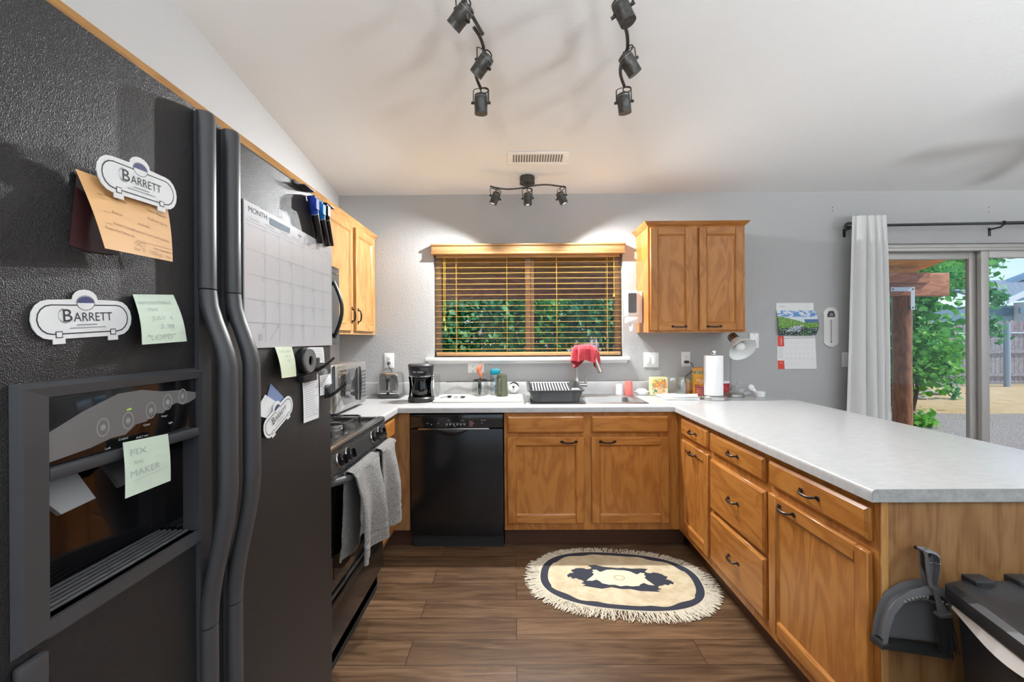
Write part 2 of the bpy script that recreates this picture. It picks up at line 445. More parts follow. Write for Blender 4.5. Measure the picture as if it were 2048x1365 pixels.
m = MB(); m.box((1.93, YB - .012, 0), (DX0 - .02, YB, .09), .003); m.box((DX1 + .02, YB - .012, 0), (XR, YB, .09), .003); struct('baseboard_back', m, WHITE)

# kitchen window: sliding sash behind the blind
FRAMET = mat('taupe_window_frame', (.36, .27, .20), .45)
ALU = mat('almond_aluminium', (.52, .50, .47), .4, .2)
win = thing('window_1', None, None, ((WX0 + WX1) / 2, YB + .1, WZ0)); win['kind'] = 'structure'
m = MB(); y0, y1 = YB + .075, YB + .135
for a in [(WX0, WX0 + .045, WZ0, WZ1), (WX1 - .045, WX1, WZ0, WZ1)]: m.box((a[0], y0, a[2]), (a[1], y1, a[3]), .004)
for a in [(WX0 + .045, WX1 - .045, WZ0, WZ0 + .03), (WX0 + .045, WX1 - .045, WZ1 - .03, WZ1)]: m.box((a[0], y0, a[2]), (a[1], y1, a[3]), .004)
m.box((.085, y0 - .004, WZ0 + .03), (.125, y1 - .012, WZ1 - .03), .003); m.box((.127, y0 + .01, WZ0 + .03), (.155, y1, WZ1 - .03), .003)
part('window_frame', m, FRAMET, win)
m = MB(); m.box((WX0 + .045, y0 + .035, WZ0 + .03), (WX1 - .045, y0 + .039, WZ1 - .03)); part('window_pane', m, PANE, win)
m = MB(); m.box((-.69, YB - .055, 1.175), (.885, YB + .0, 1.205), .006, 3); m.box((WX0, YB, 1.19), (WX1, YB + .075, 1.205)); m.box((-.675, YB - .014, 1.155), (.87, YB, 1.176), .004)
part('window_sill', m, WHITE, win)

# wooden blind
bl = thing('window_blind', 'honey coloured wooden slat blind hanging open in the window above the sink', 'blind', (.107, YB + .02, 1.21))
VB = mat('valance_wood', (.46, .27, .12), .4); mottle(VB, (.38, .21, .08), 4, sc=(1, 1, 14))
m = MB(); m.box((-.642, YB - .045, 2.005), (.852, YB - .003, 2.078), .006); m.box((-.648, YB - .052, 2.066), (.858, YB - .003, 2.082), .004); m.box((-.645, YB - .049, 2.003), (.855, YB - .003, 2.016), .003)
part('valance', m, VB, bl)
m = MB(); m.box((-.615, YB + .01, 1.985), (.825, YB + .05, 2.03)); part('head_rail', m, BLIND, bl)
BLINDS = mat('slat_varnish', (.66, .40, .10), .3)
for i in range(17):
    z = 1.952 - i * (1.952 - 1.268) / 16
    m = MB(); yc = YB + .035
    w_ = .015
    m.add([(-.622, yc - w_, z - .0005), (.832, yc - w_, z - .0005), (.832, yc, z + .0004), (-.622, yc, z + .0004), (-.622, yc + w_, z), (.832, yc + w_, z),
           (-.622, yc - w_, z - .0025), (.832, yc - w_, z - .0025), (.832, yc, z - .0018), (-.622, yc, z - .0018), (-.622, yc + w_, z - .002), (.832, yc + w_, z - .002)],
          [(0, 1, 2, 3), (3, 2, 5, 4), (7, 6, 9, 8), (8, 9, 10, 11), (0, 6, 7, 1), (4, 5, 11, 10), (0, 3, 9, 6), (3, 4, 10, 9), (1, 7, 8, 2), (2, 8, 11, 5)])
    part('slat', m, BLINDS, bl)
m = MB(); m.box((-.615, YB + .012, 1.213), (.828, YB + .058, 1.243), .004); part('bottom_rail', m, VB, bl)
for x in (-.457, -.06, .33, .725):
    m = MB()
    for yy in (YB + .009, YB + .061): m.cyl((x, yy, 1.215), (x, yy, 2.0), .0013, seg=6)
    part('ladder_cord', m, mat('cord_gold', (.62, .38, .08), .5), bl)
CY_ = mat('cord_yellow', (.75, .48, .05), .4)
for x, z in ((-.552, 1.51), (-.541, 1.435), (.775, 1.69)):
    m = MB(); m.cyl((x, YB - .002, z), (x, YB - .002, 2.0), .0012, seg=6); m.lathe([(.003, .03), (.004, .022), (.008, .004), (.008, 0)], (x, YB - .002, z - .02), 10)
    part('pull_cord', m, CY_, bl)

# sliding glass door
dr = thing('door_1', None, None, ((DX0 + DX1) / 2, YB + .07, 0)); dr['kind'] = 'structure'
m = MB(); y0, y1 = YB + .02, YB + .13
m.box((DX0, y0, DZ - .055), (DX1, y1, DZ), .003); m.box((DX0, y0, 0), (DX0 + .05, y1, DZ - .055), .003); m.box((DX1 - .05, y0, 0), (DX1, y1, DZ - .055), .003); m.box((DX0 + .05, y0, 0), (DX1 - .05, y1, .03), .003)
m.box((DX0, y0 - .012, DZ - .030), (DX1, y0, DZ - .022)); part('door_frame', m, ALU, dr)
def sash(x0, x1, y, w=.075):
    m = MB(); z0, z1 = .03, DZ - .055
    m.box((x0, y, z0), (x0 + w, y + .035, z1), .004); m.box((x1 - w, y, z0), (x1, y + .035, z1), .004)
    m.box((x0 + w, y, z0), (x1 - w, y + .035, z0 + .09), .004); m.box((x0 + w, y, z1 - .055), (x1 - w, y + .035, z1), .004)
    s_ = part('door_sash', m, ALU, dr)
    m = MB(); m.box((x0 + w, y + .015, z0 + .09), (x1 - w, y + .02, z1 - .055)); part('door_pane', m, PANE, s_)
sash(DX0 + .05, 3.690, y0 + .06, .085); sash(3.650, DX1 - .05, y0 + .012, .062)

# wall plates
def plate(name, px0, px1, pz0, pz1, label, cat, kind, group=None):
    t = thing(name, label, cat, ((px0 + px1) / 2, YB, pz0), group)
    m = MB(frame_back((px0 + px1) / 2, YB, (pz0 + pz1) / 2)); w, h_ = (px1 - px0) / 2, (pz1 - pz0) / 2
    m.box((-w, -h_, 0), (w, h_, .006), .0025); part('cover_plate', m, PLATE, t)
    m = MB(frame_back((px0 + px1) / 2, YB, (pz0 + pz1) / 2))
    if kind == 'outlet' or kind == 'combo':
        c = 0 if kind == 'outlet' else -.023
        for s_ in (-1, 1):
            m.lathe([(.0165, .006), (.0165, .0085), (.0155, .009)], (c, s_ * .0195, 0), 20, mi=0)
            for q in (-.006, .006): m.box((c + q - .0012, s_ * .0195 - .004, .0088), (c + q + .0012, s_ * .0195 + .005, .0094), mi=1)
            m.cyl((c, s_ * .0195 - .010, .0088), (c, s_ * .0195 - .010, .0094), .0025, seg=10, mi=1)
    if kind == 'switch2':
        for c in (-.024, .024): m.box((c - .016, -.033, .005), (c + .016, .033, .011), .002, mi=0)
    if kind == 'combo': part('receptacle', m, [PLATE, INK], t); m = MB(frame_back((px0 + px1) / 2, YB, (pz0 + pz1) / 2))
    if kind in ('switch', 'combo'):
        c = 0 if kind == 'switch' else .023
        m.box((c - .005, -.011, .005), (c + .005, .011, .016), .002, mi=0)
    if kind == 'jack': m.box((-.006, -.006, .005), (.006, .006, .008), mi=0); m.box((-.004, -.004, .0081), (.004, .004, .0085), mi=1); m.cyl((0, .047, .005), (0, .047, .0075), .003, seg=10, mi=1)
    part('receptacle' if kind in ('outlet',) else ('socket' if kind == 'jack' else 'rocker'), m, [PLATE, INK], t)
    return t
plate('wall_outlet', -1.019, -.944, 1.126, 1.240, 'white duplex wall outlet above the toaster with a dark plug in it', 'outlet', 'outlet')
plate('wall_outlet', -.367, -.242, 1.083, 1.156, 'wide white outlet and switch plate under the window sill behind the orange brush', 'outlet', 'combo')
plate('light_switch', 1.001, 1.117, 1.118, 1.234, 'square double light switch plate to the window side of the oak wall cabinet', 'light switch', 'switch2')
plate('wall_outlet', 1.292, 1.362, 1.125, 1.238, 'white duplex wall outlet with a black plug, above the clear jar', 'outlet', 'outlet')
plate('wall_jack', 1.822, 1.894, 1.265, 1.379, 'white telephone wall plate just behind the lamp shade', 'wall plate', 'jack')
plate('light_switch', 2.536, 2.606, 1.114, 1.227, 'white light switch partly behind the grey curtain', 'light switch', 'switch')

# ------------------------------------------------------------------ cabinet pieces
def door_geo(m, u0, u1, v0, v1, t=.02, sw=.052):
    """framed door with a recessed flat panel, in the (u, v, w) frame, front at w=t"""
    b = .0035
    m.box((u0, v0, 0), (u0 + sw, v1, t), b, 1, g=1); m.box((u1 - sw, v0, 0), (u1, v1, t), b, 1, g=1)
    m.box((u0 + sw, v0, 0), (u1 - sw, v0 + sw, t), b, 1, g=0); m.box((u0 + sw, v1 - sw, 0), (u1 - sw, v1, t), b, 1, g=0)
    # inner bead
    k = .009; a, c, d, e = u0 + sw, u1 - sw, v0 + sw, v1 - sw
    o = [(a, d), (c, d), (c, e), (a, e)]; i = [(a + k, d + k), (c - k, d + k), (c - k, e - k), (a + k, e - k)]
    for q in range(4):
        r = (q + 1) % 4
        m.add([(*o[q], t - .002), (*o[r], t - .002), (*i[r], t - .010), (*i[q], t - .010)], [(0, 1, 2, 3)], g=0 if q % 2 == 0 else 1)
    m.box((a - .002, d - .002, .002), (c + .002, e + .002, t - .0098), g=1)
def drawer_geo(m, u0, u1, v0, v1, t=.02, e=.011):
    """slab drawer front with a stepped moulded edge"""
    m.box((u0, v0, 0), (u1, v1, t - .007), .003, 1, g=0)
    vs = [(u0 + .002, v0 + .002, t - .0072), (u1 - .002, v0 + .002, t - .0072), (u1 - .002, v1 - .002, t - .0072), (u0 + .002, v1 - .002, t - .0072),
          (u0 + e, v0 + e, t), (u1 - e, v0 + e, t), (u1 - e, v1 - e, t), (u0 + e, v1 - e, t)]
    m.add(vs, [(0, 1, 5, 4), (1, 2, 6, 5), (2, 3, 7, 6), (3, 0, 4, 7), (4, 5, 6, 7)], g=0)
def pull_geo(m, u, v, w, L=.1, vert=False, bail=.024):
    """bail pull with spear shaped ends"""
    def P(a, b, c): return (u + b, v + a, c) if vert else (u + a, v + b, c)
    pts = [P(-L / 2 + .012, 0, w)] + [P(L / 2 * math.sin(t) * .96 * .8, -.004 * math.cos(t), w + bail * math.cos(t * .98) ** .6) for t in [x * PI / 2 / 7 for x in range(-7, 8)]] + [P(L / 2 - .012, 0, w)]
    m.tube(pts, [.0045] + [.0035 + .0018 * abs(math.cos(x * PI / 16)) for x in range(-7, 8)] + [.0045], 8)
    for s_ in (-1, 1):
        c = s_ * (L / 2 - .012)
        sp = [(0, -.007), (.012, -.0085), (.020, 0), (.012, .0085), (0, .007), (-.006, 0)]
        vs = [P(c + s_ * a, b, w) for a, b in sp] + [P(c + s_ * a * .85, b * .8, w + .004) for a, b in sp]
        n = len(sp); m.add(vs, [tuple(range(n, 2 * n)), tuple(range(n - 1, -1, -1))] + [(i, (i + 1) % n, n + (i + 1) % n, n + i) for i in range(n)])
def add_door(t, fr, u0, u1, v0, v1, pull=None, vert=False, handle_mat=None, name='door'):
    m = MB(fr); door_geo(m, u0, u1, v0, v1); d = part(name, m, OAK, t)
    if pull:
        m = MB(fr); pull_geo(m, pull[0], pull[1], .02, vert=vert); part('handle', m, BRONZE, d)
    return d
def add_drawer(t, fr, u0, u1, v0, v1, pull=True, name='drawer'):
    m = MB(fr); drawer_geo(m, u0, u1, v0, v1); d = part(name, m, OAK, t)
    if pull:
        m = MB(fr); pull_geo(m, (u0 + u1) / 2, (v0 + v1) / 2, .02); part('handle', m, BRONZE, d)
    return d

# sink base
YF = 2.90
t = thing('base_cabinet', 'oak sink base cabinet with two framed doors beside the black dishwasher', 'cabinet', (.5, YF, 0))
m = MB(); m.box((-.072, YF, .115), (1.0495, YF + .02, .875), g=2); m.box((-.072, YF + .02, .115), (-.055, YB - .01, .873)); m.box((1.03, YF + .02, .115), (1.046, YB - .01, .873)); m.box((-.05, YF + .02, .115), (1.03, YB - .02, .13)); part('carcass', m, OAK, t)
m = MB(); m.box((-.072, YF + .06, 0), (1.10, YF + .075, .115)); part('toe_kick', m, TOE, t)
fr = frame_back(0, YF, 0)
add_drawer(t, fr, -.051, .438, .742, .850, False, 'false_drawer'); add_drawer(t, fr, .487, .981, .742, .850, False, 'false_drawer')
add_door(t, fr, -.051, .438, .163, .714, (.342, .686)); add_door(t, fr, .487, .981, .163, .714, (.590, .686))
# corner filler between dishwasher and range side
t = thing('base_cabinet', 'narrow oak corner base cabinet between the range and the dishwasher', 'cabinet', (-.78, 2.7, 0))
m = MB(); m.box((-.785, YF, .115), (-.682, YF + .02, .875)); m.box((-.805, 2.445, .115), (-.785, YF, .875)); m.box((-.69, YF + .02, .115), (-.682, YB - .02, .873)); part('carcass', m, OAKV, t)
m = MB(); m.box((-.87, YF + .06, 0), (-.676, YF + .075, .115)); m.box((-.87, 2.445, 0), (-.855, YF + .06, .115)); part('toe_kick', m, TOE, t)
fr = frame_left(-.785, 0, 0)
m = MB(fr); drawer_geo(m, 2.48, 2.86, .742, .850); part('drawer', m, OAK, t)
m = MB(fr); door_geo(m, 2.48, 2.86, .163, .714); part('door', m, OAK, t)
# peninsula cabinets
XC = 1.05
def pen_unit(label, y0, y1, drawers, door, pulld=None):
    t = thing('base_cabinet', label, 'cabinet', (1.35, (y0 + y1) / 2, 0))
    m = MB(); m.box((XC, y0, .115), (XC + .02, y1, .875)); m.box((XC + .02, y0 + .001, .115), (1.64, y0 + .016, .873)); m.box((XC + .02, y1 - .016, .115), (1.64, y1 - .001, .873)); m.box((1.625, y0 + .016, .115), (1.64, y1 - .016, .873)); m.box((XC + .02, y0 + .016, .115), (1.625, y1 - .016, .13))
    part('carcass', m, OAK, t)
    m = MB(); m.box((XC + .06, y0, 0), (XC + .075, y1, .115)); part('toe_kick', m, TOE, t)
    fr = frame_pen(XC, 0, 0)
    for a, b in drawers: add_drawer(t, fr, -(y1 - pad1), -(y0 + pad0), a, b)
    if door: add_door(t, fr, -(y1 - pad1), -(y0 + pad0), .163, .716, pulld)
    return t
pad0, pad1 = .010, .085
pen_unit('narrow oak peninsula cabinet nearest the sink corner, one drawer over one door', 2.417, 2.899, [(.745, .848)], True, (-2.62, .672))
pad0, pad1 = .020, .015
pen_unit('oak peninsula cabinet with a stack of three drawers beside the oval rug', 1.860, 2.415, [(.745, .845), (.442, .706), (.167, .425)], False)
pad0, pad1 = .020, .012
pe = pen_unit('wide oak peninsula cabinet beside the dustpan, one drawer over one large door', 1.308, 1.858, [(.748, .848)], True, (-1.72, .690))
m = MB(); m.box((XC, 1.302, .0), (1.94, 1.3075, .875), g=2)
m.box((XC - .001, 1.298, .0), (XC + .018, 1.3025, .875), mi=1, g=2); part('end_panel', m, [OAKV, OAKL], pe)
m = MB(); m.box((1.92, 1.308, 0), (1.935, 3.50, .873), g=2); solo('peninsula_back_panel', m, OAKV, 'plain oak panel closing the far side of the peninsula under the counter overhang', 'panel')

# countertop with sink cut-out
def counter():
    xs = [XL + .002, -.753, .085, .855, 1.017, 1.945]; ys = [1.292, 2.440, 2.875, 3.00, 3.445, 3.508]
    bm = bmesh.new(); V = {}
    def vv(x, y):
        if (x, y) not in V: V[(x, y)] = bm.verts.new((x, y, .914))
        return V[(x, y)]
    for i in range(5):
        for j in range(5):
            xa, xb, ya, yb = xs[i], xs[i + 1], ys[j], ys[j + 1]; cx = (xa + xb) / 2; cy_ = (ya + yb) / 2
            keep = cy_ > 2.875 or (cx < -.753 and cy_ > 2.44) or cx > 1.017
            if .085 < cx < .855 and 3.0 < cy_ < 3.445: keep = False
            if keep: bm.faces.new([vv(xa, ya), vv(xb, ya), vv(xb, yb), vv(xa, yb)])
    r = bmesh.ops.extrude_face_region(bm, geom=bm.faces[:])
    for g in r['geom']:
        if isinstance(g, bmesh.types.BMVert): g.co.z = .876
    bmesh.ops.recalc_face_normals(bm, faces=bm.faces[:])
    ed = []
    for e in bm.edges:
        a, b = e.verts[0].co, e.verts[1].co
        if abs(a.z - .914) < 1e-4 and abs(b.z - .914) < 1e-4 and len(e.link_faces) == 2 and any(abs(f.normal.z) < .5 for f in e.link_faces):
            mx_, my_ = (a.x + b.x) / 2, (a.y + b.y) / 2
            if (abs(my_ - 2.875) < 1e-3 and -.753 < mx_ < 1.017) or (abs(mx_ + .753) < 1e-3 and my_ < 2.875) or (abs(mx_ - 1.017) < 1e-3 and my_ < 2.875) or (abs(mx_ - 1.945) < 1e-3): ed.append(e)
    bmesh.ops.bevel(bm, geom=ed, offset=.013, segments=4, profile=.5, affect='EDGES')
    m = MB(); bm.verts.index_update()
    m.add([v.co.copy() for v in bm.verts], [[v.index for v in f.verts] for f in bm.faces], g=0); bm.free()
    return m
ct = thing('countertop', 'pale grey laminate countertop running past the sink and down the peninsula', 'countertop', (0, 3.2, .876))
part('worktop', counter(), COUNTER, ct)
m = MB(); m.prism([(1.018, .8765), (1.944, .8765), (1.944, .9135), (1.030, .9135), (1.022, .910), (1.018, .902)], 0, .0008, g=0)
bmesh.ops.transform(m.bm, matrix=Matrix(((1, 0, 0, 0), (0, 0, -1, 1.2915), (0, 1, 0, 0), (0, 0, 0, 1))), verts=m.bm.verts[:])
part('end_cap', m, CEDGE, ct, 'darker laminate end strip')
m = MB(); m.box((XL + .002, YB - .022, .9142), (1.52, YB - .001, 1.012), .005, 3, g=0); m.box((XL + .002, 2.445, .9142), (XL + .021, YB - .022, 1.012), .005, 3, g=1); part('backsplash', m, COUNTER, ct)

# upper cabinet on the back wall
UX0, UX1, UY, UZ0, UZ1 = .945, 1.628, 3.19, 1.383, 2.148
t = thing('wall_cabinet', 'honey oak two door wall cabinet on the back wall beside the window', 'cabinet', ((UX0 + UX1) / 2, YB, UZ0))
m = MB(); m.box((UX0, UY, UZ0), (UX1, UY + .02, UZ1)); m.box((UX0 + .003, UY + .02, UZ0 + .004), (UX0 + .018, YB - .001, UZ1)); m.box((UX1 - .018, UY + .02, UZ0 + .004), (UX1 - .003, YB - .001, UZ1)); m.box((UX0 + .018, UY + .02, UZ0 + .02), (UX1 - .018, YB - .001, UZ0 + .035)); m.box((UX0 + .018, UY + .02, UZ1 - .015), (UX1 - .018, YB - .001, UZ1))
part('carcass', m, OAK, t)
def crown(m, x0, x1, y0, y1, z0, h_, o):
    # flared moulding on -Y and both X sides
    for s_ in range(3):
        a, b = o * s_ / 3, o * (s_ + 1) / 3
        za, zb = z0 + h_ * s_ / 3, z0 + h_ * (s_ + 1) / 3
        vs = [(x0 - a, y0 - a, za), (x1 + a, y0 - a, za), (x1 + a, y1, za), (x0 - a, y1, za), (x0 - b, y0 - b, zb), (x1 + b, y0 - b, zb), (x1 + b, y1, zb), (x0 - b, y1, zb)]
        m.add(vs, [(0, 3, 2, 1), (4, 5, 6, 7), (0, 1, 5, 4), (1, 2, 6, 5), (2, 3, 7, 6), (3, 0, 4, 7)], g=0)
m = MB(); crown(m, UX0, UX1, UY, YB - .001, UZ1 - .012, .032, .03); part('crown_moulding', m, OAK, t)
fr = frame_back(0, UY, 0)
add_door(t, fr, .958, 1.255, 1.400, 2.125, (1.158, 1.427)); add_door(t, fr, 1.300, 1.607, 1.400, 2.125, (1.402, 1.427))

# uppers on the left wall
UXF = -1.087
def left_upper(label, y0, y1, z0, doors, pulls):
    t = thing('wall_cabinet', label, 'cabinet', (XL, (y0 + y1) / 2, z0))
    m = MB(); m.box((UXF - .02, y0, z0), (UXF, y1, 2.125)); m.box((XL + .001, y0, z0 + .003), (UXF - .02, y0 + .015, 2.125)); m.box((XL + .001, y1 - .015, z0 + .003), (UXF - .02, y1, 2.125)); m.box((XL + .001, y0 + .015, z0 + .02), (UXF - .02, y1 - .015, z0 + .035)); m.box((XL + .001, y0 + .015, 2.11), (UXF - .02, y1 - .015, 2.125))
    part('carcass', m, OAKL, t)
    fr = frame_left(UXF, 0, 0)
    for (a, b), p in zip(doors, pulls):
        m = MB(fr); door_geo(m, a, b, z0 + .022, 2.108); d = part('door', m, OAKL, t)
        if p: m = MB(fr); pull_geo(m, p, z0 + .125, .02, vert=True); part('handle', m, BRONZE, d)
    m = MB(); c = UXF
    for q in range(3):
        a, b = .022 * q / 3, .022 * (q + 1) / 3; za, zb = 2.118 + .036 * q / 3, 2.118 + .036 * (q + 1) / 3
        m.add([(XL + .001, y0, za), (c + a, y0, za), (c + a, y1, za), (XL + .001, y1, za), (XL + .001, y0, zb), (c + b, y0, zb), (c + b, y1, zb), (XL + .001, y1, zb)],
              [(0, 3, 2, 1), (4, 5, 6, 7), (0, 1, 5, 4), (1, 2, 6, 5), (2, 3, 7, 6), (3, 0, 4, 7)], g=1)
    part('crown_moulding', m, OAKL, t)
left_upper('tall oak wall cabinet with two doors in the corner above the silver microwave', 2.502, 3.505, 1.383, [(2.535, 2.975), (3.030, 3.43)], [2.945, 3.06])
left_upper('short oak wall cabinet above the over-range microwave', 1.735, 2.500, 1.76, [(1.76, 2.10), (2.13, 2.475)], [None, None])
left_upper('oak wall cabinet over the refrigerator, only its moulded top edge showing', .20, 1.733, 1.82, [(.25, .95), (1.0, 1.70)], [None, None])

# ------------------------------------------------------------------ refrigerator
FX = -.555
fg = thing('refrigerator', 'black textured side by side refrigerator covered in magnets and notes', 'refrigerator', (-.95, .9, 0))
m = MB(); m.box((XL + .03, .455, .02), (-.622, 1.350, 1.752), .004); m.box((XL + .06, .48, 0), (-.65, 1.33, .02)); part('body', m, FRIDGE, fg)
m = MB()
# freezer door has an opening for the dispenser: build it around the recess
dy0, dy1, dz0, dz1 = .520, .776, 1.020, 1.290
for a in [(.455, dy0, .05, 1.757), (dy1, .850, .05, 1.757), (dy0, dy1, .05, dz0), (dy0, dy1, dz1, 1.757)]:
    m.box((-.617, a[0], a[2]), (FX, a[1], a[3]))
fd = part('freezer_door', m, FRIDGE, fg)
m = MB(); m.box((-.617, .860, .05), (FX, 1.355, 1.757), .008, 3); rd = part('refrigerator_door', m, FRIDGE, fg)
m = MB(); m.box((-.64, .46, .02), (-.60, 1.35, .048)); part('base_grille', m, BLACKM, fg)
HM = HANDLEG
def fridge_handle(yc, d, par):
    m = MB(); wd = .0178
    def sec(pts, wds):   # flattened bar following pts in X,Z at y=yc
        vs = []; n = len(pts)
        for (x, z), w_ in zip(pts, wds):
            for k in range(20):
                a = 2 * PI * k / 20; vs.append((x + .013 * math.cos(a), yc + w_ * math.sin(a), z))
        fs = [(i * 20 + k, i * 20 + (k + 1) % 20, (i + 1) * 20 + (k + 1) % 20, (i + 1) * 20 + k) for i in range(n - 1) for k in range(20)] + [tuple(range(19, -1, -1)), tuple(range((n - 1) * 20, n * 20))]
        m.add(vs, fs)
    sec([(FX + .010, 1.752), (FX + .012, 1.745), (FX + .012, 1.442)], [wd * .9, wd, wd])
    pts = []; N_ = 22
    for i in range(N_ + 1):
        t = i / N_; z = 1.440 - t * .59
        o = min(1, t / .24, (1 - t) / .42); o = o * o * (3 - 2 * o)
        pts.append((FX + .012 + .036 * o, z))
    sec(pts, [wd + .003 * math.sin(PI * i / N_) for i in range(N_ + 1)])
    sec([(FX + .012, .848), (FX + .012, .06)], [wd, wd])
    m.box((FX + .0005, yc - wd * .9, .06), (FX + .008, yc + wd * .9, 1.75))
    return part('door_handle', m, HM, par)
fridge_handle(.7915, 1, fd); fridge_handle(.863, 1, rd)
# dispenser
m = MB(); 
def bez(z0, z1, y0, y1, Y0, Y1, Z0, Z1, h_):
    o = [(Y0, Z0), (Y1, Z0), (Y1, Z1), (Y0, Z1)]; i = [(y0, z0), (y1, z0), (y1, z1), (y0, z1)]
    vs = [(FX + .0005, a, b) for a, b in o] + [(FX + h_, a + (.006 if k in (0, 3) else -.006), b + (.006 if k < 2 else -.006)) for k, (a, b) in enumerate(o)] + [(FX + h_ * .85, a, b) for a, b in i] + [(FX - .02, a, b) for a, b in i]
    for r in range(3):
        for k in range(4): m.add([vs[r * 4 + k], vs[r * 4 + (k + 1) % 4], vs[r * 4 + 4 + (k + 1) % 4], vs[r * 4 + 4 + k]], [(0, 1, 2, 3)])
bez(1.024, 1.286, .524, .774, .489, .786, 1.000, 1.304, .010)
m.box((FX - .01, .524, 1.186), (FX + .010, .774, 1.202), .004)
m.box((FX + .0005, .489, .90), (FX + .011, .522, .992), .004)
dz = part('dispenser_bezel', m, HM, fd)
m = MB(); m.box((FX - .012, .5245, 1.2025), (FX + .004, .7735, 1.2875), .002); 
cp = part('control_panel', m, BLACKG, fd)
m = MB(frame_left(FX + .0045, 0, 0))
curve = [(.526, 1.243), (.57, 1.262), (.62, 1.278), (.66, 1.279), (.70, 1.272), (.735, 1.270), (.772, 1.262)]
low = [(.772, 1.252), (.757, 1.247), (.742, 1.245), (.728, 1.250), (.715, 1.247), (.70, 1.238), (.684, 1.240), (.668, 1.231), (.65, 1.230), (.632, 1.219), (.61, 1.219), (.58, 1.213), (.526, 1.208)]
m.flat(curve + low, 0, mi=0)
for q, (u, v) in enumerate([(.597, 1.236), (.636, 1.238), (.676, 1.246), (.709, 1.254), (.741, 1.259)]):
    a = [(u + .0095 * math.cos(t * PI / 10), v + .0125 * math.sin(t * PI / 10)) for t in range(20)]; b = [(u + .008 * math.cos(t * PI / 10), v + .011 * math.sin(t * PI / 10)) for t in range(20)]
    m.ring(a, b, .0004, mi=1); m.flat([(u + .004 * math.cos(t * PI / 5), v + .004 * math.sin(t * PI / 5)) for t in range(10)], .0004, mi=1)
for s_, u, v in (('Crushed', .628, 1.2145), ('Cubed', .668, 1.2265), ('Water', .702, 1.2335), ('Light', .715, 1.221), ('Lock', .604, 1.207), ('Hold 3 secs', .66, 1.211)):
    m.text(s_, u, v - .002, .0045, .0004, mi=2, center=True)
m.flat([(.634, 1.252), (.642, 1.253), (.641, 1.2555), (.634, 1.2545)], .0004, mi=3)
part('button_overlay', m, [mat('panel_grey', (.16, .155, .15), .3), mat('button_grey', (.33, .33, .32), .4), mat('print_white', (.6, .6, .6), .5), mat('lime_led', (.5, .8, .1), .4)], cp)
m = MB(); a, b = dy0 + .004, dy1 - .002
m.box((-.6215, a, 1.0), (-.6185, b, 1.20)); m.box((-.62, a - .004, 1.0), (FX - .02, a, 1.20)); m.box((-.62, b, 1.0), (FX - .02, b + .002, 1.20)); m.box((-.62, a, 1.195), (FX - .012, b, 1.20))
m.grid(lambda u, v: (-.6175 + .012 * (1 - math.sin(PI * u)) , a + u * (b - a), 1.03 + v * .165), 14, 2); cav = part('cavity', m, BLACKG, fd)
m = MB(); m.box((-.62, a, 1.000), (FX + .006, b, 1.024), .003)
for k in range(6):
    x = -.612 + k * .0095; m.tube([(x, a + .006, 1.0255), (x + .003, (a + b) / 2, 1.0265), (x, b - .006, 1.0255)], .0026, 6)
part('drip_tray', m, GREYP, fd)
m = MB(); m.add([(-.60, .534, 1.188), (-.60, .602, 1.188), (-.565, .602, 1.140), (-.565, .556, 1.136), (-.606, .534, 1.188), (-.606, .602, 1.188), (-.571, .602, 1.138), (-.571, .556, 1.134)], [(0, 1, 2, 3), (7, 6, 5, 4), (0, 3, 7, 4), (1, 5, 6, 2), (3, 2, 6, 7)])
part('dispenser_paddle', m, mat('paddle_grey', (.28, .28, .28), .35), fd)
m = MB(); m.add([(-.60, .640, 1.188), (-.60, .700, 1.188), (-.572, .690, 1.145), (-.572, .648, 1.14), (-.606, .640, 1.188), (-.606, .700, 1.188), (-.578, .690, 1.143), (-.578, .648, 1.138)], [(0, 1, 2, 3), (7, 6, 5, 4), (0, 3, 7, 4), (1, 5, 6, 2), (3, 2, 6, 7)])
part('dispenser_paddle', m, mat('paddle_dark', (.09, .09, .095), .3), fd)

